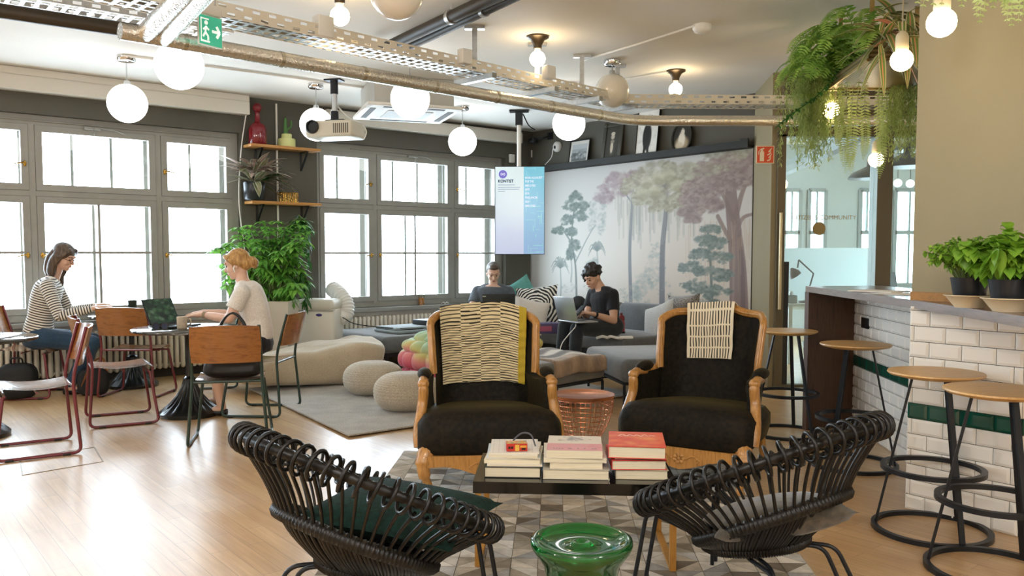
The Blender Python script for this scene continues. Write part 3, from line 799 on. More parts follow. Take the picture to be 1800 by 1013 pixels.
# ------------------------------------------------------------------ wing armchairs
M_velvet = weave('black_brown_velvet', '#0c0a06', '#1f1a10', 40, .7, 1., .1)
_b = M_velvet.node_tree.nodes['Principled BSDF']; _b.inputs['Sheen Tint'].default_value = (*hexc('#a08c50'), 1); _b.inputs['Sheen Roughness'].default_value = .35; _b.inputs['Sheen Weight'].default_value = .2
M_gild = wood('honey_carved_beech', '#875a24', '#b98646', 2, 5, .35, .3)
def back_pt(u, w, off=0.):
    """front of the curved wing back: u -1..1 across, w 0..1 up"""
    au = abs(u)
    x = u*(.285+.03*w+.02*max(0, .45-w))
    wing = .20*au**5*(1-.25*abs(w-.6))
    y = .265+.115*w-wing+off
    z = .36+w*(.585+.04*(1-au**2.2))
    return Vector((x, y, z))
def armchair(label, loc, rz):
    t = thing('wing_armchair', label, 'armchair', loc, rz, 'wing armchairs')
    def seat(p):
        k = 1-.1*max(0, p.y+.1)/.35
        return Vector((p.x*k, p.y+(.03*(p.x/.4)**2 if p.y < 0 else 0), p.z+.012*(1-(p.x/.4)**2)))
    bm_ = MB(); tmp = MB(); tmp.box((0, 0, 0), (.80, .68, .2), .05, 3)
    bm2 = MB(); n = 20
    rings = []
    for i in range(n+1):                                         # thick front-heavy seat cushion
        x = -.405+.81*i/n; e = max(0, 1-(abs(x)/.405)**8)**.5
        prof = [(-.355, .215), (-.385, .25), (-.385, .38), (-.36, .44), (-.30, .468), (-.1, .455), (.15, .43), (.28, .42), (.28, .30), (.1, .22)]
        yc, zc = -.02, .33
        rings.append([seat(Vector((x, yc+(y-yc)*(.9+.1*e), zc+(z-zc)*(.55+.45*e)))) for y, z in prof])
    bm2.loft(rings); bm2.build('seat', M_velvet, t, sharp=80)
    mb = MB(); mb.sheet([[back_pt(-1+2*i/24, j/16) for j in range(17)] for i in range(25)], .0)
    g = [[back_pt(-1+2*i/24, j/16) for j in range(17)] for i in range(25)]
    mb = MB(); mb.sheet(g, -.055); mb.build('backrest', M_velvet, t, sharp=60)
    mb = MB()                                                    # wooden frame round wings and crest
    path = [back_pt(-1, w, -.0) for w in (.45, .6, .75, .88, .96)]+[back_pt(-.93, 1.0), back_pt(-.8, 1.015), back_pt(-.55, 1.0), back_pt(-.25, 1.03), back_pt(0, 1.05), back_pt(.25, 1.03), back_pt(.55, 1.0), back_pt(.8, 1.015), back_pt(.93, 1.0)]+[back_pt(1, w) for w in (.96, .88, .75, .6, .45)]
    path = [p+Vector((math.copysign(.012, p.x) if abs(p.x) > .24 else 0, -.004, .006)) for p in path]
    mb.tube(spline(path, 5), .026, 10, flat=.8); mb.tube(spline([p+Vector((0, -.02, 0)) for p in path], 5), .010, 8); mb.build('back_frame', M_gild, t)
    for s in (-1, 1):
        mb = MB(); g = []
        for i in range(9):
            v = i/8; y = .25-.42*v; x = s*(.30+.07*v); top = .645-.03*math.sin(v*PI)-(.05*max(0, v-.8)/.2)
            g.append([Vector((x+s*.012*math.sin(k/5*PI), y, .40+(top-.40)*k/5)) for k in range(6)])
        mb.sheet(g, .05*s); mb.build('arm_panel', M_velvet, t, sharp=70)
        mb = MB(); mb.ball((s*.365, .0, .648), (.042, .115, .035), 16, 8); mb.build('arm_pad', M_velvet, t)
        mb = MB(); pts = [(s*.315, .17, .66), (s*.34, .11, .625), (s*.365, .0, .615), (s*.372, -.11, .625), (s*.372, -.165, .605), (s*.372, -.165, .55), (s*.378, -.165, .50), (s*.39, -.2, .42), (s*.40, -.245, .34), (s*.395, -.27, .27)]
        mb.tube(spline(pts, 5), [.018]*10+[.026]*12+[.03]*14+[.032]*10, 10); mb.ball((s*.372, -.165, .612), (.034, .03, .03), 12, 8); mb.build('arm_frame', M_gild, t)
        mb = MB(); mb.tube(spline([(s*.35, -.31, .26), (s*.375, -.345, .2), (s*.37, -.355, .14), (s*.345, -.335, .06), (s*.345, -.345, .012)], 6), [.05]*4+[.045]*4+[.036]*6+[.024]*6+[.02]*4+[.026], 12); mb.tube([(s*.345, -.345, .0), (s*.345, -.345, .02)], .03, 12); mb.build('front_leg', M_gild, t)
        mb = MB(); mb.tube(spline([(s*.29, .29, .30), (s*.295, .33, .16), (s*.3, .39, .0)], 5), .024, 10); mb.build('back_leg', M_gild, t)
    top = [(x/20, .24) for x in range(-20, 21)]
    poly = [(.37*x, z) for x, z in top]+[(.37*x/20, .135+.035*abs(x/20)-.02*math.cos(x/20*PI*1.5)) for x in range(20, -21, -1)]
    mb = MB(); mb.M = Matrix.Translation((0, -.335, 0)) @ Matrix.Rotation(PI/2, 4, 'X'); mb.prism(poly, .04)
    mb.M = Matrix()
    for k in range(7):
        a = 2*PI*k/7; mb.ball((.026*math.cos(a), -.377, .178+.022*math.sin(a)), (.014, .006, .012), 8, 6)
    mb.ball((0, -.378, .178), (.011, .008, .011), 8, 6)
    for s in (-1, 1): mb.tube(spline([(s*.04, -.376, .175), (s*.08, -.377, .197), (s*.12, -.377, .175), (s*.105, -.377, .163)], 5), .006, 6)
    mb.build('carved_apron', M_gild, t)
    mb = MB(); mb.slab((-.31, -.3, .2), (.31, .32, .30)); mb.build('seat_rail', M_velvet, t)
    return t
CHL = ((-.155, 4.93, 0), R(6)); CHR = ((1.155, 5.06, 0), R(-31))
armchair('black velvet wing armchair with the cream striped throw and mustard edge on its back', *CHL)
armchair('dark velvet wing armchair with the short dashed cream throw over its crest', *CHR)
def throw(name, label, chair, u0, u1, w0, wrap, nu, nw, colour, fringe=False):
    grid, cols = [], []
    for i in range(nu):
        u = u0+(u1-u0)*i/(nu-1); col = []
        for j in range(nw):
            q = j/(nw-1)*(1+wrap)                             # 0..1 down the front reversed: start behind the crest
            if q < wrap:
                p = back_pt(u*.98, 1.055); k = (wrap-q)/wrap; p = p+Vector((0, .085*min(1, (1-abs(1-2*min(1, (1-k)+.0)))+.0)+.075*min(1, k*4), .012*(1-k)-.22*k*wrap*2))
                p = back_pt(u*.98, 1.05)+Vector((0, -.048+.125*min(1, k*5), -.25*k+.034))
            else:
                w = 1.05-(1.05-w0)*(q-wrap)
                p = back_pt(u*.98, w)+Vector((0, -.022-.026*min(1, max(0, (w-.62)/.25)), .034*min(1, max(0, (w-.9)/.1))))
            p.y -= .004*math.sin(u*17+j*.25); p.z += .008*math.sin(u*5)*(1-min(1, abs(q-.6)))
            col.append(p); cols.append(colour(i/(nu-1), (q-wrap)))
        grid.append(col)
    mb = MB(); mb.sheet(grid); o = mb.build(name, vcol('woven_throw', .9, sheen=.2), sharp=180)
    paint_attr(o, lin(np.array(cols))); o.location = chair[0]; o.rotation_euler = (0, 0, chair[1])
    sm = o.modifiers.new('thickness', 'SOLIDIFY'); sm.thickness = .006; sm.offset = 0
    return tag(o, label, 'throw')
cream, blk, mus = Art.c('#d9c9a0'), Art.c('#1d1a16'), Art.c('#b39a22')
def c1(u, q):
    if u > .93: return mus
    band = int(u*4.2); ph = (q*29+(band % 2)*.5+.03*math.sin(u*9+q*3)) % 1
    return blk if ph < .34 else cream
throw('throw_blanket', 'cream throw with broken black stripes and mustard edge on the left armchair', CHL, -.86, .88, .31, .3, 120, 260, c1)
def c2(u, q):
    r = (q*4.6+.45) % 1
    if r < .13 or u < .03 or u > .97: return Art.c('#e3d8bd')
    return blk if (u*16.5) % 1 < .36 else Art.c('#e3d8bd')
throw('throw_blanket', 'short cream throw with rows of black dashes over the right armchair crest', CHR, -.64, .34, .52, .3, 160, 90, c2)
# ------------------------------------------------------------------ coffee table with its books
CT = [Vector(p) for p in ((-.167, 3.495, 0), (.70, 3.44, 0), (.725, 3.955, 0), (-.142, 4.01, 0))]
M_lacq = mat('black_lacquer', '#0a0a09', .16, spec=.3, coat=.25)
M_goldleg = wood('golden_oak_leg', '#9c6a26', '#c08a3c', 2, 6, .4)
t = thing('coffee_table', 'low black lacquer coffee table with golden wooden legs and three book stacks', 'table')
mb = MB(); mb.prism([tuple(p[:2]) for p in CT], .05, .335); mb.build('table_top', M_lacq, t)
cu = (CT[1]-CT[0]).normalized(); cv = (CT[3]-CT[0]).normalized(); ca = math.atan2(cu.y, cu.x)
mb = MB()
for k in (1, 2):
    a = CT[0].lerp(CT[1], k/3); b = CT[3].lerp(CT[2], k/3); mb.bar(a+Vector((0, 0, .3853)), b+Vector((0, 0, .3853)), .004, .0015)
mb.build('seam_strip', M_steel, t)
for a, b in ((0, 3), (1, 2)):
    i = 1 if a == 0 else -1
    f, k = CT[a]+cu*i*.02+cv*.02, CT[b]+cu*i*.02-cv*.02
    for p in (f, k):
        mb = MB(); mb.bar(p+Vector((0, 0, .012)), p+Vector((0, 0, .336)), .026, .026, (0, 1, 0)); mb.build('leg', M_goldleg, t)
    mb = MB(); mb.bar(f+Vector((0, 0, .020)), k+Vector((0, 0, .020)), .026, .018); mb.build('runner', M_goldleg, t)
M_pages = mat('book_pages', '#d8cdb2', .85, bump=(8, .0)) if False else wood('book_page_edges', '#c9bd9f', '#e4dabf', 0, 3, .9, 0, 120)
def book(label, x, y, z, w, d, h, col, rz=0., hard=True, cover=None, rough=.45, group='books on the coffee table', spine=None):
    """lies flat, fore-edge to local -y; spine at local -x"""
    t = thing('book', label, 'book', (x, y, z), rz+ca, group)
    m = mat('book_cover_'+col.strip('#'), col, rough, coat=.2); b = .0028 if hard else .0009; e = .005 if hard else 0.
    mb = MB()
    mb.slab((-w/2, -d/2, 0), (w/2, d/2, b)); mb.slab((-w/2, -d/2, h-b), (w/2, d/2, h)); mb.slab((-w/2, -d/2, b), (-w/2+b, d/2, h-b))
    mb.build('cover', m, t)
    mb = MB(); mb.slab((-w/2+b, -d/2+e, b), (w/2-e, d/2-e, h-b)); mb.build('pages', M_pages, t)
    if cover is not None:
        o = panel('cover_print', cover, w*.995, d*.995, vcol('cover_print', .35), t); o.data.transform(Matrix.Translation((0, 0, h+.0006)) @ Matrix.Rotation(-PI/2, 4, 'X'))
    return t
def stack(x, y, items):
    z = .3862
    for lab, w, d, h, col, dx, dy, rz, hard, cov in items:
        book(lab, x+dx, y+dy, z, w, d, h, col, rz, hard, cov); z += h+.0004
    return z
a0 = Art(70, 70, '#e6e2da', 1)
for k in range(9): a0.rect(0, 6+k*7, 70, 6.8+k*7, '#b9b4ac', .7); a0.rect(4+k*8, 0, 4.6+k*8, 70, '#c4bfb7', .6)
zt1 = stack(.012, 3.70, [
    ('thick dark-covered book at the bottom of the left stack', .245, .30, .047, '#2c2b26', 0, 0, 0, True, None),
    ('white magazine second from the bottom of the left stack', .24, .29, .009, '#e9e5dc', .004, .004, .03, False, None),
    ('cream paperback with printed spine in the middle of the left stack', .245, .28, .017, '#ddd2bb', .0, .01, -.02, False, None),
    ('pale blue-white brochure in the left stack under the thin white booklets', .235, .28, .007, '#cfd8de', -.004, .015, .05, False, None),
    ('thin white booklet second from the top of the left stack', .215, .27, .014, '#e8e2d6', .004, .005, -.03, False, None),
    ('open-grid printed white magazine on top of the left stack', .215, .27, .005, '#e6e2da', .0, .02, .06, False, a0.a)])
a1 = Art(120, 110, '#ddd2c1', 2)
for k in range(46): a1.blob(60+a1.rng.normal(0, 14), 24+a1.rng.normal(0, 9), a1.rng.uniform(2, 7), a1.rng.uniform(1.5, 5), ['#9a928a', '#b6ada2', '#7f7973'][k % 3], .6, .5)
a1.rect(0, 60, 120, 110, '#d58f92', .9); a1.foliage(60, 84, 58, 20, ['#d9999a', '#cf8487', '#dba7a4'], 60, 10, .5)
for k in (14, 20, 26, 32, 46, 50, 66, 80, 96, 100, 104): a1.rect(k, 93, k+3.5, 98, '#8b6a63', .9)
zt2 = stack(.285, 3.665, [
    ('wide pale grey book at the bottom of the middle stack', .285, .29, .044, '#bdb6a6', 0, 0, 0, True, None),
    ('narrow cream book second from the bottom of the middle stack', .225, .27, .027, '#d9cfba', -.002, 0, .01, False, None),
    ('cream book just under the pink one in the middle stack', .27, .29, .02, '#e2d9c6', -.008, .006, .02, False, None),
    ('pink and cream book with a grey ink drawing topping the middle stack', .24, .29, .034, '#ded3c3', -.006, .0, -.02, False, a1.a)])
a2 = Art(120, 120, '#d9523f', 4); a2.foliage(60, 60, 66, 66, ['#e2764a', '#d8503c', '#e89a5a', '#cf4a3a', '#e5864f'], 150, 12, .55)
for yy in range(1): a2.stroke([(22, 34), (30, 24), (38, 36), (46, 26), (54, 34), (62, 26), (70, 36), (78, 24), (86, 34), (94, 26), (100, 32)], 3.2, 2.6, '#f3e0cf', .95)
a2.stroke([(20, 40), (50, 37), (80, 39), (102, 36)], 1.6, 1.2, '#f3e0cf', .8)
zt3 = stack(.555, 3.66, [
    ('beige-paged grey book at the bottom of the right stack', .225, .28, .042, '#b6ab93', .012, 0, 0, True, None),
    ('red hardback in the middle of the right stack', .235, .30, .042, '#c1322a', -.006, .008, .04, True, None),
    ('thin dark booklet between the two red books of the right stack', .21, .26, .008, '#3a2b28', 0, .0, .0, False, None),
    ('orange-red hardback with white script on top of the right stack', .245, .30, .052, '#d4513d', -.002, .0, -.06, True, a2.a)])
t = thing('card_game_box', 'small red and yellow box lying on the left stack of magazines', 'box', (.02, 3.635, zt1+.0012), .06)
mb = MB(); mb.box((0, 0, .017), (.092, .062, .033), .002); mb.build('carton', mat('red_carton', '#b8322a', .4), t)
a3 = Art(46, 32, '#d9a13f', 8)
for k in range(46): a3.blob(a3.rng.uniform(0, 46), a3.rng.uniform(0, 32), 4, 3, ['#c53a2c', '#e0b04a', '#e8ddc6', '#3d6d8c', '#d8702f', '#5a8a3a'][k % 6], .9, .5)
o = panel('carton_print', a3.a, .09, .06, vcol('cover_print', .35), t); o.data.transform(Matrix.Translation((0, 0, .0342)) @ Matrix.Rotation(-PI/2, 4, 'X'))
a3 = Art(46, 18, '#b8322a', 9); a3.rect(4, 6, 8, 11, '#1d1a16'); a3.rect(10, 6, 14, 11, '#1d1a16'); a3.rect(19, 2, 27, 16, '#d9b04a'); a3.rect(30, 4, 43, 8, '#d9a13f'); a3.rect(33, 10, 41, 14, '#1d1a16')
panel('carton_front', a3.a, .09, .031, vcol('cover_print', .35), t, (0, -.0316, .017))
mb = MB(); mb.tube(spline([(-.05, .02, .006), (-.035, .045, .03), (0, .06, .055), (.04, .05, .05), (.06, .02, .006)], 6), .004, 8)
tag(mb.build('cable_loop', mat('dark_grey_cable', '#4a4b52', .5), loc=(.045, 3.66, zt1+.002)), 'dark grey cable loop behind the red box on the magazines', 'cable')
# ------------------------------------------------------------------ copper wire table and green glass stool
M_copper = mat('copper', '#d08a66', .28, 1.)
t = thing('wire_side_table', 'round copper tray table with a wire basket base between the armchairs', 'table', (.512, 5.95, 0))
mb = MB(); mb.lathe([(0, .334), (.205, .334), (.222, .35), (.228, .35), (.222, .328), (.2, .322), (0, .322)], 48); mb.build('tray', M_copper, t)
def bk(z): q = z/.32; return .105+.115*math.sin(min(1, q*1.02)*PI/2)**.9
mb = MB()
for k in range(36):
    a = 2*PI*k/36; mb.tube([(bk(z)*math.cos(a), bk(z)*math.sin(a), z+.004) for z in [.32*i/10 for i in range(11)]], .0022, 5)
for k in range(10):
    z = .004+.316*k/9; r = bk(z); mb.tube([(r*math.cos(2*PI*j/40), r*math.sin(2*PI*j/40), z) for j in range(40)], .0024, 5, closed=True)
mb.build('wire_basket', M_copper, t)
M_greenglass = mat('green_glass', '#0f8a35', .03, trans=.82, ior=1.45, coat=.5)
t = thing('glass_stool', 'round emerald green glass stool in front of the coffee table', 'stool', (.228, 2.68, 0))
mb = MB(); prof = [(0, .402), (.012, .404), (.022, .412), (.03, .412), (.036, .405), (.07, .398), (.115, .402), (.14, .415), (.155, .424), (.166, .42), (.169, .405), (.16, .385), (.145, .365), (.128, .34), (.118, .3), (.112, .24), (.115, .16), (.128, .08), (.145, .02), (.14, .0)]
inn = [(.132, .0), (.137, .02), (.12, .08), (.106, .16), (.103, .24), (.108, .3), (.117, .34), (.13, .36), (.14, .375), (.148, .395), (.14, .4), (.1, .388), (0, .386)]
mb.lathe((prof+inn)[::-1], 64, cap=False); mb.build('glass_body', M_greenglass, t, sharp=180)
# ------------------------------------------------------------------ rattan loop chairs
M_rattan = mat('black_brown_rattan', '#0e0b08', .36, spec=.4, var=(70, .35))
def rattan_chair(label, loc, rz):
    t = thing('rattan_chair', label, 'chair', loc, rz, 'black rattan loop chairs')
    th = R(26.8); n_ = Vector((math.sin(th), 0, math.cos(th))); e1 = Vector((math.cos(th), 0, -math.sin(th))); e2 = Vector((0, 1, 0)); c = Vector((0, 0, .555))
    RR = .45; N = 58
    rim = lambda a, r=RR: c+e1*r*math.cos(a)+e2*r*math.sin(a)
    cw = c-n_*.185+e1*.035; waist = lambda a, r=.285: cw+e1*r*math.cos(a)+e2*r*math.sin(a)
    t2 = R(10); f1 = Vector((math.cos(t2), 0, -math.sin(t2))); cs = Vector((.015, 0, .265)); base = lambda a, r=.185: cs+f1*r*math.cos(a)+e2*r*math.sin(a)
    A = [2*PI*(k+.5)/N for k in range(N)]
    mb = MB(); mb.tube([rim(a) for a in [2*PI*k/240 for k in range(240)]], [.0150+.004*(k % 2) for k in range(240)], 10, closed=True); mb.build('rim', M_rattan, t)
    mb = MB()
    for a in A:                                                  # the cane of every stake loops once round the rim
        o = (rim(a)-c).normalized(); p = rim(a); tg = n_.cross(o); pts = []
        for j in range(19):
            q = 2*PI*j/18+PI*.9
            pts.append(p+o*.047*math.cos(q)+n_*.047*math.sin(q)+tg*(.022*(j/18-.5)))
        mb.tube(pts, .0068, 6)
    mb.build('rim_loops', M_rattan, t, sharp=85)
    mb = MB()
    for a in A:
        o = (rim(a)-c).normalized()
        p0 = rim(a)-o*.012-n_*.03; p1 = waist(a); mid = p0.lerp(p1, .5)-o*.012
        mb.tube(spline([p0, mid, p1], 4), .0062, 6)
        for da in (0, PI/N):
            if abs(a+da-PI) < .5 and da: continue
            q0, q1 = waist(a+da), base(a+da); mid = q0.lerp(q1, .5)+o*.025
            mb.tube(spline([q0, mid, q1], 4), .0072, 6)
    mb.build('stakes', M_rattan, t, sharp=85)
    for f, r, nm in ((waist, .023, 'waist_band'), (base, .02, 'base_band')):
        mb = MB(); m = 240; mb.tube([f(2*PI*k/m) for k in range(m)], [r+.004*(k % 2) for k in range(m)], 8, closed=True); mb.build(nm, M_rattan, t)
    mb = MB(); rings = []
    for k in range(12):
        r = .17*(k+1)/12; mb.tube([cs+Vector((0, 0, -.015))+f1*r*math.cos(q)+e2*r*math.sin(q) for q in [2*PI*j/36 for j in range(36)]], .0075, 5, closed=True)
    mb.build('woven_seat', M_rattan, t, sharp=85)
    for sx, sy in ((1, -1), (1, 1), (-1, -1), (-1, 1)):
        mb = MB()
        for k in (0, .042):
            if sx > 0: pts = [(.06, sy*(.08+k), .245), (.33+k*.3, sy*(.19+k*1.2), .355), (.365+k*.4, sy*(.235+k*1.2), .006)]
            else: pts = [(-.05, sy*(.10+k), .245), (-.17-k*.6, sy*(.18+k), .245), (-.25-k*.8, sy*(.25+k*1.2), .006)]
            mb.tube(bend(pts, .045), .0085, 8)
        mb.build('leg', M_blackmetal, t)
    return t
CL = ((-.50, 2.86, 0), R(41)); CR = ((.935, 3.10, 0), R(132))
rattan_chair('black rattan loop chair at the lower left, dark green cushion inside', *CL)
rattan_chair('black rattan loop chair at the lower right, taupe velvet cushion inside', *CR)
def seat_cushion(name, label, chair, m, size, loc, rot, t=.13):
    mb = MB(); mb.pillow(size, size, t, 16, .4, .09)
    o = mb.build(name, m, sharp=180)
    M = TR(chair[0], chair[1]) @ Matrix.Translation(loc) @ Matrix.Rotation(rot[1], 4, 'Y') @ Matrix.Rotation(rot[0], 4, 'X') @ Matrix.Rotation(rot[2], 4, 'Z')
    o.matrix_world = M
    return tag(o, label, 'cushion')
M_darkgreen = weave('dark_green_velvet', '#07150f', '#12302a', 60, .9, .0, .1)
M_taupevel = weave('taupe_velvet', '#2f2a20', '#564d3e', 30, .7, .3, .2)
seat_cushion('seat_cushion', 'dark green square cushion in the left rattan chair', CL, M_darkgreen, .585, (.142, 0, .43), (R(4), R(4), R(33)))
seat_cushion('seat_cushion', 'taupe velvet cushion in the right rattan chair', CR, M_taupevel, .50, (-.06, 0, .375), (0, R(16), R(42)), .15)
# ------------------------------------------------------------------ sofa modules
M_sofa = weave('grey_sofa_cloth', '#4b4d4c', '#6e7072', 220, .95, .4, .3)
M_ott = weave('grey_brown_sofa_cloth', '#5c5a54', '#7d7b76', 220, .95, .4, .3)
def softbox(mb, c, size, r=.06, e=.0):
    mb.box(c, size, r, 3)
ow = Matrix.Translation(WP) @ Matrix.Rotation(RZ_WIN, 4, 'Z')     # local y is minus the distance from the window wall
t = thing('daybed', 'low grey daybed under the window with a folded blanket on it', 'sofa', win(2.95, 0, .9), RZ_WIN)
mb = MB(); softbox(mb, (0, 0, .335), (2.0, 1.3, .19), .07); mb.build('seat', M_sofa, t)
mb = MB(); mb.slab((-.95, -.6, .19), (.95, .6, .245)); mb.build('base_frame', M_black, t)
for x in (-.9, .9):
    for y in (-.55, .55): mb = MB(); mb.slab((x-.015, y-.015, .0), (x+.015, y+.015, .2)); mb.build('leg', M_blackmetal, t)
t = thing('sofa', 'grey corner sofa with backrest along the jungle mural', 'sofa', mur(1.75, 0, .84), RZ_MUR)
mb = MB()
for k in range(3): softbox(mb, (-1.05+k*1.05, -.1, .345), (1.04, .96, .17), .06)
mb.build('seat', M_sofa, t)
mb = MB()
for k in range(3): mb.box((-1.05+k*1.05, .50, .54), (1.04, .22, .42), .08, 3)
mb.build('backrest', M_sofa, t)
mb = MB(); mb.slab((-1.5, -.58, .17), (1.55, .55, .27)); mb.build('base_frame', M_black, t)
for x in (-1.45, 1.5):
    for y in (-.52, .5): mb = MB(); mb.slab((x-.015, y-.015, 0), (x+.015, y+.015, .2)); mb.build('leg', M_blackmetal, t)
def ottoman(label, corner, e1, L, W, m):
    e1 = Vector((*e1, 0)).normalized(); e2 = Vector((-e1.y, e1.x, 0)); a = math.atan2(e1.y, e1.x)
    c = Vector((*corner, 0))-e1*L/2+e2*W/2
    t = thing('ottoman', label, 'ottoman', c, a, 'grey sofa ottomans')
    mb = MB(); softbox(mb, (0, 0, .325), (L, W, .21), .06); mb.build('seat', m, t)
    mb = MB()
    for y in (-W/2+.03, W/2-.03): mb.slab((-L/2+.03, y-.01, .20), (L/2-.03, y+.01, .225)); mb.slab((-L/2+.03, y-.008, .10), (L/2-.03, y+.008, .112))
    for x in (-L/2+.03, L/2-.03): mb.slab((x-.01, -W/2+.03, .20), (x+.01, W/2-.03, .225))
    mb.build('base_frame', M_blackmetal, t)
    for x in (-L/2+.03, L/2-.03):
        for y in (-W/2+.03, W/2-.03): mb = MB(); mb.slab((x-.01, y-.01, 0), (x+.01, y+.01, .2)); mb.build('leg', M_blackmetal, t)
    return c, e1, e2
oc, o1, o2 = ottoman('grey ottoman with the fur throw, behind the left armchair', (.87, 7.56), (.71, .71), 1.15, .62, M_ott)
cc, q1, q2 = ottoman('grey chaise ottoman behind the copper table, joining the sofa', (.95+.85, 7.25+.17), (.98, .2), .85, 1.15, M_sofa)
# fur throw on the ottoman
M_fur = None
def fur_mat():
    m, nt, b = _new('striped_fur')
    a = nt.nodes.new('ShaderNodeAttribute'); a.attribute_name = 'paint'
    nt.links.new(a.outputs['Color'], b.inputs['Base Color']); b.inputs['Roughness'].default_value = .9; b.inputs['Sheen Weight'].default_value = .5
    n = _noise(nt, _tex(nt, 'Object', (60, 200, 200)), 1., 4); _bump(nt, b, n, .8, .01)
    return m
grid, cols = [], []
rng2 = np.random.default_rng(4)
for i in range(61):
    u = i/60; row = []
    for j in range(46):
        v = j/45; x = -.16+.70*u; y = .36-.72*v
        z = .432+.012*math.sin(u*9+v*4)+.006*math.sin(v*17)
        over = max(0, -.30-y)
        if over > 0: z -= over*2.2; y = -.30-over*.35-.012
        if u > .93: z -= (u-.93)*.25
        p = oc+o1*(x+.06*math.sin(v*3))+o2*y; row.append(Vector((p.x, p.y, z+.016)))
        s = math.sin(u*22+math.sin(v*6)*.6+rng2.normal(0, .15))
        s2 = math.sin(v*19+u*2.2+.5*math.sin(u*11)+rng2.normal(0, .12))
        if v < .66: c = Art.c('#d8cfc3') if s2 > -.05 else Art.c('#8f837a') if s2 > -.55 else Art.c('#4a403a')
        else: c = Art.c('#96795a')*(1+.12*s)+rng2.normal(0, .03)
        cols.append(c)
    grid.append(row)
mb = MB(); mb.sheet(grid); o = mb.build('fur_throw', fur_mat(), sharp=180); paint_attr(o, lin(np.array(cols)))
sm = o.modifiers.new('thickness', 'SOLIDIFY'); sm.thickness = .022; sm.offset = -1 if o.data.polygons[0].normal.z > 0 else 1
tag(o, 'striped brown and cream fur throw over the ottoman behind the left armchair', 'throw')
# folded blanket and magazine files on the daybed
def fold(p): return p
t = thing('folded_blanket', 'folded grey-blue blanket on the daybed under the window', 'blanket', win(2.70, .43, 1.1), RZ_WIN+.05)
M_blan = weave('grey_blue_blanket', '#6c7a80', '#9aa7aa', 160, .9, .4, .5)
mb = MB(); mb.box((0, 0, .022), (.95, .5, .035), .016, 3); mb.box((-.02, .02, .055), (.88, .44, .035), .016, 3); mb.build('blanket_folds', M_blan, t)
mb = MB(); mb.tube([(.46, -.24, .036), (.46, .22, .036)], .036, 12); mb.build('rolled_edge', M_blan, t)
t = thing('binder', 'black and white box file lying on the folded blanket', 'binder', win(2.92, .506, 1.13), RZ_WIN+.1)
mb = MB(); mb.box((0, 0, .03), (.46, .3, .058), .004); mb.build('binder_body', mat('binder_black', '#24262a', .5), t)
for x in (-.14, .15): mb = MB(); mb.box((x, -.151, .03), (.13, .003, .045), .001); mb.build('spine_label', M_plastic, t)
# cushions on the sofa
def cushion(name, label, m, pos, size, th, rz, lean, roll=0., group=None):
    mb = MB(); mb.pillow(size, size, th, 14, .42, .08)
    o = mb.build(name, m, sharp=180)
    o.matrix_world = Matrix.Translation(pos) @ Matrix.Rotation(rz, 4, 'Z') @ Matrix.Rotation(PI/2-lean, 4, 'X') @ Matrix.Rotation(roll, 4, 'Z')
    return tag(o, label, 'cushion', group)
M_offw = weave('off_white_linen', '#cfc6bb', '#e6dfd6', 200, .9, .3, .4)
def zebra():
    m, nt, b = _new('zebra_cloth')
    wv = nt.nodes.new('ShaderNodeTexWave'); nt.links.new(_tex(nt, 'Object', (1, 1, 1)), wv.inputs[0]); wv.wave_type = 'RINGS'; wv.rings_direction = 'Z'
    wv.inputs['Scale'].default_value = 8.; wv.inputs['Distortion'].default_value = 5.; wv.inputs['Detail'].default_value = 1.; wv.inputs['Detail Scale'].default_value = 1.2
    nt.links.new(_ramp(nt, wv.outputs[1], [(.5, '#17171a'), (.56, '#e4dfd6')]), b.inputs[0]); b.inputs['Roughness'].default_value = .85
    return m
GC = 'cushions on the corner sofa'
cushion('cushion', 'black and white zebra cushion in the sofa corner', zebra(), atd(944, 541, 10.6)-Vector((0, 0, .0)), .56, .15, R(-18), R(14), .1, GC)
cushion('cushion', 'plain off-white cushion leaning on the zebra cushion', M_offw, atd(932, 556, 10.25), .46, .15, R(14), R(24), -.25, GC)
cushion('cushion', 'teal cushion behind the man\'s shoulder by the window', weave('teal_cloth', '#4f9a92', '#7fc2ba', 150), atd(917, 522, 11.1), .46, .12, R(20), R(10), .5, GC)
cushion('cushion', 'pale grey cushion at the right end of the sofa beside the fur one', weave('pale_grey_cloth', '#a9a6a1', '#c9c6c0', 150), atd(1158, 570, 9.75), .52, .16, R(-62), R(16), .35, GC)
cushion('cushion', 'shaggy dark grey fur cushion behind the right armchair', weave('grey_fur', '#4a4540', '#9a938c', 60, .9, .8, 1.), atd(1201, 550, 9.75), .44, .18, R(-45), R(12), .1, GC)
# things beside the woman on the sofa
t = thing('drink_bottle', 'red sports bottle standing on the sofa behind the woman\'s back', 'bottle', atd(1092, 590, 9.75)+Vector((0, 0, .0)))
mb = MB(); mb.lathe([(0, 0), (.04, 0), (.042, .01), (.042, .15), (.036, .17), (.036, .19)], 20); mb.build('bottle_body', mat('red_plastic', '#b02a2c', .3, coat=.3), t)
mb = MB(); mb.lathe([(.04, .18), (.04, .215), (.03, .235), (.014, .24), (.014, .265), (0, .268)], 16); mb.build('bottle_cap', mat('dark_red_plastic', '#7c1c22', .4), t)
mb = MB(); mb.lathe([(.043, .0), (.046, .0), (.046, .05), (.043, .05)], 20, cap=False); mb.build('bottle_foot', M_black, t)
mb = MB(); mb.box((0, 0, .06), (.30, .2, .12), .004)
t = mb.build('game_box', mat('violet_carton', '#4c4468', .5), loc=(atd(966, 585, 9.75).x, 9.75, .432), rot=(0, 0, .2)); tag(t, 'dark violet carton box lying on the sofa seat left of the woman', 'box')
mb = MB(); mb.slab((-.14, -.1015, .03), (.0, -.1005, .09)); mb.build('box_label', mat('pink_print', '#a4566f', .5), t)
mb = MB()
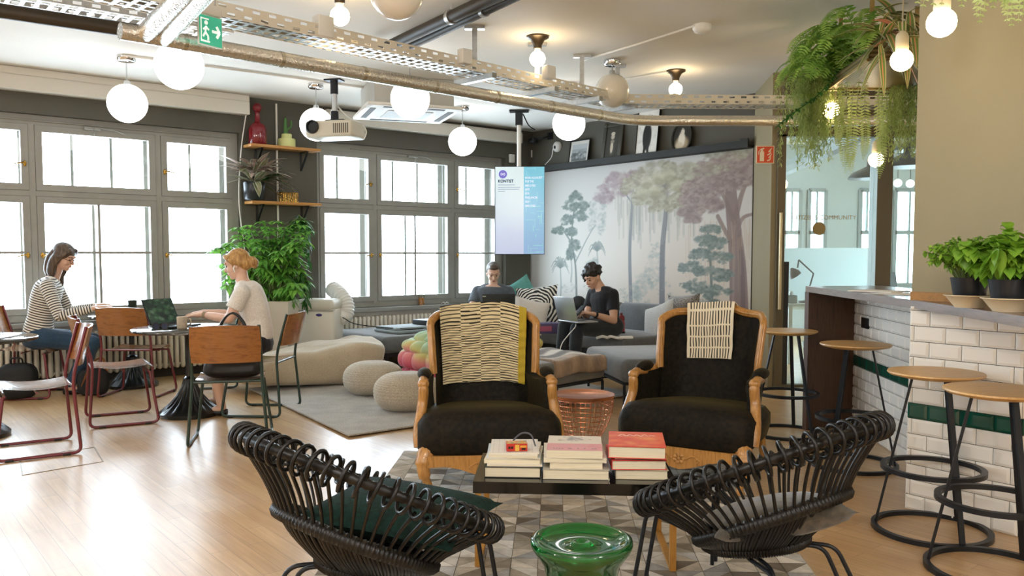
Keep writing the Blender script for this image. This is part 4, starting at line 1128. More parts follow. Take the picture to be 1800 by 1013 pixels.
p0 = atd(1068, 585, 9.05)
mb.tube(spline([(-.12, 0, .01), (-.06, -.03, .03), (0, .02, .012), (.03, -.03, .03), (.1, 0, .012), (.16, -.02, .012)], 6), .016, 8); mb.box((.2, -.03, .02), (.15, .06, .03), .01)
tag(mb.build('charger_cable', M_plastic, loc=(p0.x, p0.y, .432)), 'white charger and bunched cable on the sofa beside the woman', 'charger')
mb = MB(); mb.ball((0, 0, .17), (.15, .10, .18), 18, 10, .8); mb.ball((.03, -.03, .33), (.10, .08, .10), 14, 8)
tag(mb.build('dark_jacket', mat('dark_blue_nylon', '#23282e', .6, bump=(14, .6, .02)), loc=(atd(1012, 545, 10.0).x, 10.0, .43)), 'dark rumpled jacket on the sofa behind the silver laptop', 'jacket')
# ------------------------------------------------------------------ poufs, beanbag, tufted pouf
def knit(p, c, sz):
    x, y, z = p.x/sz[0], p.y/sz[1], p.z/sz[2]
    return p
def knitted(label, loc, rx, ry, rz, rot=0.):
    nu, nv = 168, 84; vs, fs = [], []
    for i in range(nv+1):
        a = -PI/2+PI*i/nv
        for j in range(nu):
            b = 2*PI*j/nu; ca_, sa_ = math.cos(a), math.sin(a)
            k = abs(ca_)**.72; zz = math.copysign(abs(sa_)**.85, sa_)
            col = b/(2*PI)*42; f = col % 1; row = i/nv*26+(.55*abs(f-.5)*2)
            d = (abs(math.sin(PI*row))**.6*.55+abs(math.sin(PI*f*2))**.6*.45)*.020*min(1, k*3)
            vs.append(((rx+d)*k*math.cos(b), (ry+d)*k*math.sin(b), rz+(rz+d*.6)*zz))
    for i in range(nv):
        for j in range(nu): q = (j+1) % nu; fs.append((i*nu+j, i*nu+q, (i+1)*nu+q, (i+1)*nu+j))
    mb = MB(); mb.add(vs, fs); o = mb.build('knitted_pouf', weave('cream_wool', '#b5a994', '#d2c7b3', 90, .95, .4, .4), sharp=180, loc=loc, rot=(0, 0, rot))
    return tag(o, label, 'pouf', 'chunky knitted poufs')
knitted('cream chunky knitted pouf next to the beanbag', (-1.33, 7.93, .013), .27, .265, .155)
knitted('cream chunky knitted pouf beside the left armchair', (-.905, 7.12, .013), .27, .26, .16, .3)
M_bean = weave('beige_beanbag_cloth', '#b3a38a', '#cdbfa6', 160, .85, .4, .3)
def bfn(p):
    u = p.x/.72
    z = p.z*(.80+.20*u)+(.045*u if p.z > 0 else 0)
    z += .022*math.sin(p.x*9+p.y*5)*(p.z > .05)+.015*math.sin(p.y*13+p.x*3)*(p.z > 0)
    return Vector((p.x+.05*(p.z/.2)*(u > 0), p.y*(.9+.1*u)+.012*math.sin(p.x*11), z))
mb = MB(); mb.ball((0, 0, .215), (.78, .42, .23), 56, 28, .4, fn=bfn)
o = mb.build('beanbag', M_bean, sharp=180, loc=(-2.14, 8.55, .002), rot=(0, 0, R(36)))
tag(o, 'long beige beanbag lying between the blonde woman\'s chair and the poufs', 'beanbag')
nu, nv = 220, 98; vs, cols = [], []
stops = [(.0, '#b33a55'), (.28, '#d2566e'), (.5, '#d98a86'), (.62, '#cfc27a'), (.78, '#a9c39a'), (1., '#8fbfae')]
fs = []
for i in range(nv+1):
    a = -PI/2+PI*i/nv
    for j in range(nu):
        b = 2*PI*j/nu; k = abs(math.cos(a))**.7; z = math.copysign(abs(math.sin(a))**.8, math.sin(a))
        row = i/nv*7; col = b/(2*PI)*22+(.5 if int(row) % 2 else 0)
        d = .075*min(1, k*2.5)*(abs(math.sin(PI*(row % 1)))**.7*abs(math.sin(PI*(col % 1))))**.6
        p = Vector(((.70+d)*k*math.cos(b), (.50+d)*k*math.sin(b), .29+(.27+d*.6)*z)); vs.append(p)
        h = p.z/.6+.10*math.sin(b*3+1)+.05*math.sin(b*7)
        h = min(1, max(0, h)); cc_ = None
        if math.cos(b-.2) > .55: st_ = [(0, '#c9603f'), (.4, '#e0a23f'), (.7, '#d8c25a'), (1, '#9fbf86')]
        else: st_ = stops
        for (h0, k0), (h1, k1) in zip(st_, st_[1:]):
            if h0 <= h <= h1: f = (h-h0)/(h1-h0); cc_ = Art.c(k0)*(1-f)+Art.c(k1)*f
        cols.append(cc_)
for i in range(nv):
    for j in range(nu): q = (j+1) % nu; fs.append((i*nu+j, i*nu+q, (i+1)*nu+q, (i+1)*nu+j))
mb = MB(); mb.add(vs, fs); o = mb.build('tufted_pouf', vcol('dyed_velvet', .8, sheen=.4), sharp=180, loc=(-.40, 8.52, .013), rot=(0, 0, R(14)))
paint_attr(o, lin(np.array(cols))); tag(o, 'large pink green and yellow tufted pouf behind the left armchair', 'pouf')
# ------------------------------------------------------------------ portable air conditioner
p = atz(569, 640); ax, ay = atd(568, 600, 9.75).x, 9.75
t = thing('portable_air_conditioner', 'white portable air conditioner standing under the window by the daybed', 'air conditioner', (ax-.03, ay-.04, 0), R(-6))
M_ac = mat('ivory_plastic', '#e2dccf', .4)
mb = MB(); mb.box((0, 0, .38), (.47, .38, .70), .05, 3); mb.build('body', M_ac, t)
mb = MB(); mb.box((0, -.01, .775), (.46, .37, .13), .05, 3); mb.build('top_cover', M_ac, t)
mb = MB(); mb.slab((-.225, -.197, .705), (.225, -.1, .712)); mb.build('seam', mat('shadow_gap_grey', '#8d8980', .6), t)
mb = MB(); mb.M = TR((.06, -.1905, .66), rx=PI/2); mb.ball((0, 0, 0), (.038, .017, .004), 20, 6); mb.build('brand_badge', mat('violet_badge', '#3d3a78', .3), t)
for x in (-.2, .2):
    mb = MB(); mb.tube([(x-.02, -.1, .03), (x+.02, -.1, .03)], .028, 10); mb.build('caster', M_black, t)
mb = MB(); pts = spline([(.10, .16, .62), (.12, .28, .66), (.10, .33, .80), (-.02, .42, .98), (-.12, .62, 1.04)], 26)
pts = spline([(.18, .12, .60), (.25, .2, .64), (.245, .24, .76), (.15, .3, .87), (.02, .45, .93)], 26)
mb.tube(pts, [.092+.008*math.sin(k*1.05) for k in range(len(pts))], 20); mb.build('exhaust_hose', M_plastic, t, sharp=180)
mb = MB(); a = win(2.1, .5, 1.2)
q = [Vector((ax+.24, ay-.05, .62)), Vector((ax+.42, ay+.0, .53)), win(2.35, .49, 1.35), win(2.6, .485, 1.36)]
mb.tube(spline(q, 8), .006, 6); tag(mb.build('power_cable', M_black), 'black power cord from the air conditioner onto the daybed', 'cable')
# ------------------------------------------------------------------ iced drink on the window sill
q = win(onwin(740, 536, .06)[0], SILL, .07)
t = thing('drink_cup', 'clear plastic cup of orange drink on the window sill', 'cup', q)
mb = MB(); mb.lathe([(0, .003), (.033, .003), (.04, .10), (0, .10)], 20); mb.build('orange_drink', mat('orange_drink', '#f29a2e', .3), t)
mb = MB(); mb.lathe([(.034, 0), (.046, .15), (.048, .15), (.036, -.0)], 20, cap=False); mb.build('cup_wall', clear_glass('clear_plastic', '#f4f4f0', .15), t)
mb = MB(); mb.lathe([(.049, .15), (.044, .175), (.03, .195), (.0, .2)], 20); mb.build('dome_lid', MATS['clear_plastic'], t)
q = win(onwin(782, 533, .08)[0], SILL, .08)
mb = MB(); mb.tube(spline([(-.05, 0, .008), (-.02, .0, .03), (.0, 0, .008), (.03, 0, .03), (.05, 0, .008)], 5), .006, 6)
tag(mb.build('sill_cable', M_plastic, loc=q), 'small white bunched cable on the window sill right of the drink', 'cable')
# ------------------------------------------------------------------ jungle mural
MW, MH = 500, 330
art = Art(MW, MH, '#d6d2cb', 11)
art.grad('#cfcdc9', '#d9d2c8')
art.blob(150, 190, 200, 120, '#e4e0d8', .9, 1.4); art.blob(300, 210, 120, 100, '#dfd3c6', .8, 1.4); art.blob(420, 250, 120, 90, '#d8c7b4', .7, 1.4)
def s2x(px, py):
    s, z = onmur(px, py); return s/3.97*MW, (2.555-z)/2.555*MH
rg = art.rng
def tree(px, py, r1, r2, cols, n, size, al):
    x, y = s2x(px, py)
    art.foliage(x, y, r1*.8, r2*.7, cols, int(n*.9), size*.7, al*.8)
    for k in range(7):
        a = rg.uniform(0, 2*PI); art.foliage(x+r1*.75*math.cos(a), y+r2*.8*math.sin(a)+2, r1*rg.uniform(.2, .45), r2*rg.uniform(.25, .5), cols, int(n*.35), size*rg.uniform(.35, .55), al)
def trunk(pts, w0, w1, col, al=.8): art.stroke([s2x(*p) for p in pts], w0, w1, col, al)
G1 = ['#7f8a84', '#6d7a74', '#909a92', '#5f6c66']; G2 = ['#a5ada8', '#b3bab5', '#979f9b']; GY_ = ['#b3ae98', '#a19b86', '#c4bfaa', '#8f8975']; PK = ['#b3a0a2', '#a08d90', '#c3b4b4', '#8f7d7f']
# distant pale trees
for px, py, a, b in ((1050, 375, 26, 34), (1150, 470, 22, 40), (1130, 500, 26, 26), (1040, 470, 16, 18)): tree(px, py, a, b, G2, 70, 7, .35)
# palms
for px, py, sz in ((983, 470, 26), (1048, 440, 22), (1002, 455, 16)):
    x, y = s2x(px, py); art.stroke([(x, y), (x+2, y+sz*1.3), (x, y+sz*2.6)], 3, 4, '#8e9793', .6)
    for k in range(13):
        a = -PI+PI*k/12; r = sz*rg.uniform(.8, 1.1); art.stroke([(x, y), (x+.6*r*math.cos(a), y+.6*r*math.sin(a)-3), (x+r*math.cos(a), y+r*math.sin(a)+r*.45)], 3.4, 1, '#7f8a86', .7)
# leaning grey tree on the left
trunk([(1012, 540), (1010, 470), (1003, 420), (1008, 360)], 5, 3, '#6a736f'); trunk([(1012, 440), (985, 400)], 3, 1.5, '#6a736f'); trunk([(1010, 460), (1030, 420), (1045, 395)], 3, 1.5, '#8a938f')
for px, py, a, b in ((1010, 345, 17, 10), (1000, 360, 22, 11), (1017, 378, 20, 9), (995, 385, 18, 9), (980, 403, 17, 7), (1022, 360, 16, 9), (1003, 405, 18, 7), (1008, 430, 15, 13), (1000, 445, 10, 10)): tree(px, py, a, b, G1, 60, 6, .6)
# mossy middle trees
trunk([(1108, 540), (1106, 440), (1110, 360), (1112, 330)], 8, 5, '#7b7f86', .85); trunk([(1163, 560), (1164, 440), (1170, 370), (1170, 300)], 12, 7, '#6f7076', .85)
trunk([(1112, 360), (1098, 340)], 3, 1.5, '#7b7f86'); trunk([(1170, 330), (1145, 312)], 4, 2, '#6f7076'); trunk([(1170, 350), (1205, 330)], 4, 2, '#6f7076')
for k in range(90):
    px = rg.uniform(1080, 1225); y0 = rg.uniform(325, 365); L = rg.uniform(20, 75); c = ['#a9aaa2', '#b7b5a6', '#9c9d97'][k % 3]
    a = s2x(px, y0); b = s2x(px, min(470, y0+L)); art.stroke([a, b], rg.uniform(2, 5), .8, c, .35)
for px, py, a, b in ((1080, 330, 40, 14), (1110, 315, 42, 16), (1060, 345, 26, 9), (1085, 312, 30, 10)): tree(px, py, a, b, PK, 80, 9, .4)
for px, py, a, b in ((1120, 325, 40, 18), (1150, 300, 46, 20), (1180, 320, 44, 22), (1140, 345, 34, 16), (1210, 345, 36, 15), (1165, 355, 30, 14), (1200, 300, 40, 16)): tree(px, py, a, b, GY_, 110, 9, .55)
for px, py in ((1135, 320), (1155, 312), (1175, 308), (1150, 335), (1190, 325), (1128, 340), (1210, 332)):
    x, y = s2x(px, py); art.blob(x, y, 13, 9, '#cdc8ad', .6, .5); art.blob(x+2, y+6, 12, 6, '#8f896e', .45, .6)
# big trunk on the right with wine coloured canopy
trunk([(1300, 570), (1298, 480), (1293, 420), (1286, 350), (1283, 300)], 34, 17, '#8a7672', .95); trunk([(1307, 570), (1306, 480), (1299, 400)], 9, 5, '#6f5d5c', .6); trunk([(1288, 570), (1290, 470), (1286, 390)], 5, 3, '#a8948c', .6)
trunk([(1292, 390), (1275, 350), (1262, 325)], 9, 4, '#857069'); trunk([(1294, 380), (1305, 340), (1318, 310)], 10, 5, '#857069'); trunk([(1292, 420), (1305, 385), (1326, 375)], 8, 4, '#8a756e'); trunk([(1288, 430), (1262, 380)], 7, 3, '#857069')
for px, py, a, b in ((1240, 330, 44, 20), (1265, 305, 50, 24), (1295, 285, 46, 22), (1315, 300, 36, 20), (1230, 355, 40, 18), (1215, 375, 26, 12), (1250, 300, 44, 16), (1310, 275, 40, 14)): tree(px, py, a, b, ['#8d7b7a', '#7d6a6a', '#9c8985', '#ab9a92', '#8a7672', '#b5a699'], 130, 10, .6)
for px, py, a, b in ((1235, 300, 50, 12), (1280, 268, 50, 10), (1320, 262, 30, 8)): tree(px, py, a, b, GY_, 70, 8, .4)
for k in range(70):
    px = rg.uniform(1205, 1330); y0 = rg.uniform(380, 420); L = rg.uniform(20, 110); a = s2x(px, y0); b = s2x(px, y0+L); art.stroke([a, b], 1.6, .6, ['#b49c80', '#c3a98c', '#a68e78'][k % 3], .3)
# layered dark conifer in front
trunk([(1252, 560), (1250, 480), (1245, 410)], 6, 3, '#5f6a66')
for px, py, a, b in ((1248, 402, 20, 8), (1238, 420, 24, 8), (1258, 425, 26, 8), (1230, 445, 22, 8), (1262, 450, 26, 9), (1215, 468, 26, 9), (1245, 475, 28, 9), (1268, 480, 24, 9), (1225, 500, 30, 11), (1260, 512, 30, 11), (1240, 535, 34, 12)): tree(px, py, a, b, G1, 70, 6, .65)
for k in range(60): tree(rg.uniform(960, 1200), rg.uniform(500, 560), 10, 8, G2+['#b5b09c'], 8, 5, .35)
o = panel('mural', art.a*.93, 3.92, 2.55, vcol('mural_print', .55), loc=mur(2.0, 1.277, .008), rot=(0, 0, RZ_MUR))
tag(o, 'wall-wide printed mural of a misty jungle in grey, green and wine red', 'mural')
# ------------------------------------------------------------------ picture ledge and framed pictures
mb = MB(); mbox(mb, .0, 3.965, .0, .11, 2.56, 2.585); mbox(mb, 0, 3.965, .098, .112, 2.56, 2.64); mbox(mb, 3.86, 3.965, .1, .118, 2.555, 2.66)
tag(mb.build('picture_ledge', mat('black_ledge', '#1f1f1b', .6)), 'long black picture ledge over the mural', 'shelf')
LZ = 2.5865
def framed(name, label, px, w, h, m_frame, fw, img, mount=None, lean=9):
    s = onmur(px, 270, .06)[0]; q = mur(s, LZ, .085)
    t = thing(name, label, 'picture', q, RZ_MUR, 'framed pictures on the ledge', rot=(-R(lean), 0, RZ_MUR))
    mb = MB()
    for a, b in (((-w/2, 0), (w/2, fw)), ((-w/2, h-fw), (w/2, h)), ((-w/2, fw), (-w/2+fw, h-fw)), ((w/2-fw, fw), (w/2, h-fw))): mb.slab((a[0], -.012, a[1]), (b[0], .014, b[1]), .003)
    mb.build('frame', m_frame, t)
    o = panel('print', img, w-2*fw+.004, h-2*fw+.004, vcol('picture_print', .3), t, (0, -.003, h/2))
    mb = MB(); mb.slab((-w/2+fw*.5, -.001, fw*.5), (w/2-fw*.5, .012, h-fw*.5)); mb.build('backing_board', M_black, t)
    return t
a = Art(80, 60, '#d7d5cf', 1); a.rect(9, 9, 71, 50, '#9ea3a6'); a.rect(9, 30, 71, 50, '#6e7274'); a.foliage(40, 36, 30, 10, ['#5a5e60', '#8a8f91', '#b9bdbd'], 60, 5, .7); a.rect(9, 9, 71, 20, '#b7bbbd')
framed('framed_picture', 'small white-mounted landscape photo in a black frame, leftmost on the ledge', 1018, .40, .36, M_black, .018, a.a)
a = Art(60, 90, '#3a3832', 2); a.blob(30, 30, 8, 9, '#b9ae9c', 1, .3); a.blob(30, 21, 9, 5, '#d5cbb9', .9, .4); a.blob(30, 62, 11, 24, '#4d4a43', 1, .3); a.blob(29, 60, 6, 18, '#cfc4ae', .95, .3); a.blob(30, 44, 9, 5, '#8e8576', .9, .4)
t = framed('framed_picture', 'portrait of a bird-headed figure in an ornate dark antique frame', 1075, .36, .53, mat('antique_dark_frame', '#4a473d', .4, .4, bump=(70, .8, .01)), .06, a.a)
mb = MB()
for sx in (-1, 1):
    for z in (.03, .50): mb.ball((sx*.15, -.014, z), (.035, .014, .03), 10, 6)
for k in range(9): mb.ball((-.12+.03*k, -.014, .545-.006*abs(k-4)), (.018, .012, .016), 8, 5)
mb.build('frame_ornament', MATS['antique_dark_frame'], t)
a = Art(60, 84, '#e2dfd8', 3); a.foliage(30, 42, 26, 36, ['#d3d0c8', '#c3c0b7', '#d9d6ce'], 40, 5, .6); a.blob(29, 48, 12, 24, '#22211f', 1, .2); a.blob(31, 22, 9, 9, '#22211f', 1, .2); a.blob(25, 15, 3, 4, '#22211f', 1, .2); a.blob(38, 15, 3, 4, '#22211f', 1, .2); a.stroke([(24, 66), (23, 78)], 6, 5, '#22211f'); a.stroke([(33, 66), (34, 80)], 6, 5, '#22211f'); a.blob(33, 24, 4, 3, '#5a544b', .9, .4); a.rect(0, 0, 60, 84, '#e2dfd8', 0)
framed('framed_picture', 'tall pale print of a black cat sitting upright', 1137, .37, .62, M_black, .012, a.a, lean=7)
s = onmur(1198, 245, .06)[0]
t = thing('oval_picture', 'small oval photo of a white cat shape in a dark frame, rightmost on the ledge', 'picture', mur(s, LZ, .07), 0, 'framed pictures on the ledge', rot=(-R(7), 0, RZ_MUR))
mb = MB(); n = 48; rings = []
for j in range(n+1):
    q = 2*PI*j/n; rings.append([Vector(((.135+dx)*math.cos(q), dy, .19+(.175+dx)*math.sin(q))) for dx, dy in ((0, -.015), (.02, -.02), (.03, 0), (0, .01))])
mb.loft(rings, caps=False); mb.build('frame', mat('dark_oval_frame', '#2a251c', .3, .3), t)
a = Art(70, 88, '#2b261e', 5); a.blob(35, 62, 26, 22, '#b59f80', .9, .4); a.blob(34, 50, 13, 24, '#e2d8c6', 1, .3); a.blob(36, 26, 7, 9, '#ddd2bf', 1, .3); a.blob(26, 66, 14, 10, '#cfc0a5', .9, .4)
mb = MB(); vs = [(0, -.006, .19)]; cols = [a.a[44, 35]]
for r in range(1, 11):
    for j in range(40):
        q = 2*PI*j/40; x, z = .137*r/10*math.cos(q), .177*r/10*math.sin(q); vs.append((x, -.006, .19+z)); cols.append(a.a[int(min(87, max(0, 44-z/.177*43))), int(min(69, max(0, 35+x/.137*34)))])
fs = [(0, 1+j, 1+(j+1) % 40) for j in range(40)]+[(1+(r-1)*40+j, 1+r*40+j, 1+r*40+(j+1) % 40, 1+(r-1)*40+(j+1) % 40) for r in range(1, 10) for j in range(40)]
mb.add(vs, fs); o = mb.build('print', MATS['picture_print'], t, flat=True); paint_attr(o, lin(np.array(cols)))
# ------------------------------------------------------------------ screen on its ceiling pole
TD = 10.55
tl, tr_, br_, bl_ = atd(870, 292, TD), atd(958, 292, TD), atd(957, 448, TD), atd(870, 447, TD)
tw, thh = (tr_-tl).length, (tl-bl_).length; tc = (tl+br_)/2
t = thing('display_screen', 'portrait blue and white info screen hung from the ceiling beside the window', 'screen', tc, R(-3))
mb = MB(); mb.box((0, .02, 0), (tw, .04, thh), .006); mb.build('housing', M_black, t)
a = Art(110, 190, '#d3e2ea', 1); a.grad('#cfe3ea', '#c3cdf0')
a.blob(55, 60, 60, 50, '#d6e8ee', .5, 1.5)
b = Art(110, 190, '#66b9d8', 2); b.grad('#6fc0da', '#8fb4e2')
for k in range(46):
    x, y = b.rng.uniform(64, 110), b.rng.uniform(0, 190); L = b.rng.uniform(5, 22)
    if k % 2: b.rect(x, y, x+L, y+1.2, '#93d2e6', .8)
    else: b.rect(x, y, x+1.2, y+L, '#93d2e6', .8)
a.a[:, 64:] = b.a[:, 64:]
o = panel('screen', a.a, tw-.012, thh-.012, vcol('lit_screen', .2, emit=.42), t, (0, -.0012, 0))
sxp = (tw-.012)/110; X_ = lambda x: -(tw-.012)/2+x*sxp; Z_ = lambda y: (thh-.012)/2-y/190*(thh-.012)
mb = MB(); mb.M = TR((X_(17), -.002, Z_(16)), rx=PI/2); mb.lathe([(0, 0), (.052, 0), (.052, .001), (0, .001)], 32); lg = mb.build('logo_disc', glow('violet_screen_ink', '#8d84dc', .9), t)
mb = MB(); q = [(-.026, 0), (-.02, .012), (-.008, .008), (.008, -.008), (.02, -.012), (.027, 0), (.02, .012), (.008, .008), (-.008, -.008), (-.02, -.012)]
mb.tube(spline([(X_(17)+x, -.0042, Z_(16)+z) for x, z in q], 4, True), .0035, 5, closed=True); mb.build('logo_loop', glow('white_screen_ink', '#f4f6ff', 1.), t)
M_ink = glow('dark_screen_ink', '#3c4a66', .6); M_ink2 = glow('grey_screen_ink', '#a3b4c4', .8)
words('KONTIST', .052, M_ink, 'screen_heading', t, (X_(6), -.003, Z_(34)), align='LEFT', sx=.9, bold=.03)
mb = MB()
for y, x1 in ((39, 44), (45, 56), (49, 54), (53, 22)): mb.slab((X_(6), -.003, Z_(y)-.003), (X_(x1), -.002, Z_(y)+.003))
mb.build('text_lines', M_ink2, t)
for k, (tx, y) in enumerate((('BANK ACCOUNT', 26), ('FOR THE', 34), ('EMPLOYED', 43), ('AND', 51), ('FOR', 60), ('FREELANCER', 69), ('SELF -', 78), ('EMPLOYED', 87))):
    words(tx, .036, MATS['white_screen_ink'], 'screen_caption', t, (X_(67), -.003, Z_(y)), align='LEFT', sx=.75, bold=.02)
px_ = atd(912, 240, TD+.06)
mb = MB(); mb.tube([(px_.x-tc.x, .06, thh/2-.25), (px_.x-tc.x, .06, 3.10-tc.z)], .028, 14); mb.build('pole', M_plastic, t)
mb = MB(); mb.slab((px_.x-tc.x-.12, -.0, 3.145-tc.z), (px_.x-tc.x+.12, .12, 3.168-tc.z)); mb.slab((px_.x-tc.x-.045, .02, 2.98-tc.z), (px_.x-tc.x+.045, .10, 3.15-tc.z)); mb.build('ceiling_bracket', M_blackmetal, t)
mb = MB(); mb.tube(spline([(px_.x-tc.x+.05, .06, 3.12-tc.z), (px_.x-tc.x+.12, .06, 2.98-tc.z), (px_.x-tc.x+.2, .1, 2.93-tc.z)], 6), .008, 6); mb.build('cable', M_black, t)
s, z = onmur(945, 240, .12)
t = thing('swivel_camera', 'small dark swivel camera on a bracket near the ceiling in the corner', 'camera', mur(s, z, .0), RZ_MUR)
mb = MB(); mb.slab((.1, -.02, -.05), (.2, 0, .05)); mb.tube(bend([(.15, -.02, 0), (.15, -.12, -.03), (-.05, -.16, -.05)], .03), .012, 8); mb.build('bracket', M_blackmetal, t)
mb = MB(); mb.box((-.03, -.17, -.06), (.1, .09, .08), .012); mb.tube([(-.04, -.2, -.06), (-.06, -.24, -.065)], .026, 14); mb.build('camera_body', M_blackmetal, t)
s, z = onmur(979, 258, .02)
t = thing('wall_sensor', 'round white wall sensor with a white cable beside the small landscape photo', 'sensor', mur(s, z), RZ_MUR)
mb = MB(); mb.M = TR((0, 0, 0), rx=PI/2); mb.lathe([(0, 0), (.075, 0), (.075, .03), (.05, .055), (.0, .06)], 28); mb.build('sensor_body', M_plastic, t)
mb = MB(); mb.ball((-.005, -.055, -.01), (.022, .012, .026), 14, 8); mb.build('lens', M_black, t)
mb = MB(); q = Vector(onmur(957, 290, .02)); mb.tube(spline([(-.02, -.012, .02), (-.09, -.012, -.02), (-.13, -.01, -.14), (q[0]-s, -.01, q[1]-z)], 6), .008, 6); mb.build('cable', M_plastic, t)
for px, py, w_, lab in ((930, 271, .12, 'white square junction box on the dark wall above the screen'), (898, 279, .09, 'small white switch box left of the screen pole')):
    s, z = onmur(px, py, .02) if px > 920 else (0, 0)
    if px > 920: pos, rr = mur(s, z, 0), RZ_MUR
    else: s, z = onwin(px, py, .12); pos, rr = win(s, z, .12), RZ_WIN
    mb = MB(); mb.box((0, -.02, 0), (w_, .04, .12), .008, 2); tag(mb.build('junction_box', M_plastic, loc=pos, rot=(0, 0, rr)), lab, 'box', 'white boxes on the wall')
q = mur(*onmur(924, 274, .05), .05)
# ------------------------------------------------------------------ shelves between the windows
M_shelf = wood('honey_shelf_board', '#a06a33', '#bd8846', 0, 5, .45)
def wshelf(label, px0, px1, py, brackets):
    s0, z = onwin(px0, py, .35); s1, z1 = onwin(px1, py+6, .35)
    zc = (z+z1)/2; sa, sb = .955, 1.815
    t = thing('wall_shelf', label, 'shelf', win((sa+sb)/2, zc, .12), RZ_WIN, 'wooden shelves between the windows')
    mb = MB(); mb.box((0, -.12, 0), (sb-sa, .235, .032), .003); mb.build('board', M_shelf, t)
    for x in brackets:
        mb = MB(); mb.slab((x-.013, -.20, -.022), (x+.013, -.004, -.0165)); mb.slab((x-.013, -.008, -.24), (x+.013, -.0005, -.017)); mb.bar((x, -.19, -.024), (x, -.008, -.23), .022, .008); mb.build('bracket', M_black, t)
    return t, zc+.0165
sh1, z1 = wshelf('upper wooden wall shelf with the red glass bottle between the windows', 432, 562, 256, (-.28, .28))
sh2, z2 = wshelf('lower wooden wall shelf with the striped-leaf plant between the windows', 424, 562, 354, (-.28, .28))
def onshelf(px, py, off=.24): s, z = onwin(px, py, off); return win(s, 0, off)
q = onshelf(453, 240); M_redglass = mat('dark_red_glass', '#a31c2c', .06, trans=.55, coat=.4)
t = thing('decanter', 'tall dark red glass bottle with ball stopper on the upper shelf', 'bottle', (q.x, q.y, z1+.0005))
mb = MB(); mb.lathe([(0, 0), (.092, 0), (.1, .012), (.1, .17), (.088, .215), (.05, .245), (.03, .265), (.026, .36), (.034, .375), (0, .376)], 32); mb.build('bottle_body', M_redglass, t)
mb = MB(); mb.ball((0, 0, .425), .052, 20, 12); mb.build('ball_stopper', M_redglass, t)
q = onshelf(504, 248)
t = thing('cactus_pot', 'pale yellow-green stepped pot with a small cactus on the upper shelf', 'potted plant', (q.x, q.y, z1+.0005))
mb = MB(); mb.lathe([(0, 0), (.098, 0), (.1, .005), (.1, .09), (.095, .098), (.06, .1), (.06, .15), (.055, .155), (.0, .15)], 32); mb.build('pot', mat('pale_lime_ceramic', '#d3d690', .4), t)
mb = MB(); mb.tube([(-.01, 0, .15), (-.012, 0, .32)], [.028, .018], 10); mb.ball((-.012, 0, .32), (.018, .018, .03), 10, 6); mb.tube(spline([(0, 0, .2), (.05, 0, .24), (.055, 0, .31)], 5), .012, 8)
mb.build('cactus', mat('cactus_green', '#4f7a3f', .6), t)
q = onshelf(505, 348)
t = thing('wire_basket', 'small brass wire house-shaped basket on the lower shelf', 'basket', (q.x, q.y, z2+.0005), RZ_WIN)
mb = MB(); w_, d_, h_ = .2, .15, .11
for k in range(9):
    x = -w_/2+w_*k/8
    for y in (-d_/2, d_/2): mb.tube([(x, y, 0), (x, y, h_)], .003, 5)
for k in range(6):
    y = -d_/2+d_*k/5
    for x in (-w_/2, w_/2): mb.tube([(x, y, 0), (x, y, h_)], .003, 5)
for z in (.003, h_): mb.tube([(-w_/2, -d_/2, z), (w_/2, -d_/2, z), (w_/2, d_/2, z), (-w_/2, d_/2, z)], .004, 5, closed=True)
mb.slab((-w_/2+.01, -d_/2+.01, .002), (w_/2-.01, d_/2-.01, .006)); mb.build('basket_body', M_brass, t)
mb = MB()
for y in (-d_/2, d_/2): mb.tube([(-w_/2, y, h_), (-w_/4, 0, h_+.11)], .004, 5); mb.tube([(w_/2, y, h_), (w_/4, 0, h_+.11)], .004, 5)
mb.tube([(-w_/4, 0, h_+.11), (w_/4, 0, h_+.11)], .004, 5); mb.build('basket_handle', mat('grey_wire', '#6c6a62', .4, .6), t)
mb = MB(); sx_, _ = onwin(487, 300, .13); p = win(sx_, 0, .135); mb.tube([(p.x, p.y, 1.35), (p.x, p.y, 3.13)], .012, 10)
tag(mb.build('conduit_pipe', M_white), 'white conduit pipe running down the dark wall behind the shelves', 'pipe')
mb = MB(); s0, _ = onwin(428, 200, .2); pts = [win(.99, 3.1, .20), win(onwin(424, 270, .2)[0], 2.55, .2), win(onwin(420, 350, .3)[0], 1.95, .30), win(onwin(430, 430, .3)[0], 1.4, .30)]
mb.tube(spline(pts, 6), .007, 6); tag(mb.build('drop_cable', M_white), 'white cable hanging beside the shelves from the blind box', 'cable')
# ------------------------------------------------------------------ lamps
def globe(label, px, py, D=None, z=2.74, r=.175, lit=True, group='round opal pendant lamps'):
    p = atz(px, py, z); t = thing('globe_pendant', label, 'lamp', p, 0, group)
    mb = MB(); mb.ball((0, 0, 0), r, 28, 16); mb.build('glass_globe', M_lamp if lit else M_opal_off, t, sharp=180)
    mb = MB(); mb.tube([(0, 0, r-.005), (0, 0, 3.125-z)], .006, 8); mb.lathe([(.0, r+.03), (.025, r+.03), (.035, r-.006), (0, r-.006)], 16); mb.build('rod', M_chrome, t)
    mb = MB(); mb.lathe([(0, 3.17-z), (.08, 3.17-z), (.08, 3.13-z), (.07, 3.12-z), (0, 3.12-z)], 28); mb.build('ceiling_rose', M_chrome, t)
globe('largest lit globe lamp, near the green exit sign', 315, 115)
globe('lit globe lamp in front of the left window', 224, 182)
globe('lit globe lamp partly hidden behind the projector', 556, 219)
globe('lit globe lamp in front of the ceiling cassette unit', 721, 174)
globe('lit globe lamp over the window left of the screen', 813, 249)
globe('lit globe lamp in the corner over the framed landscape', 1000, 218)
globe('unlit grey-white globe lamp hanging above the foil pipe', 1076, 160, z=2.885, r=.16, lit=False)
globe('unlit globe lamp at the top edge of the frame', 697, -13, z=2.90, r=.16, lit=False)
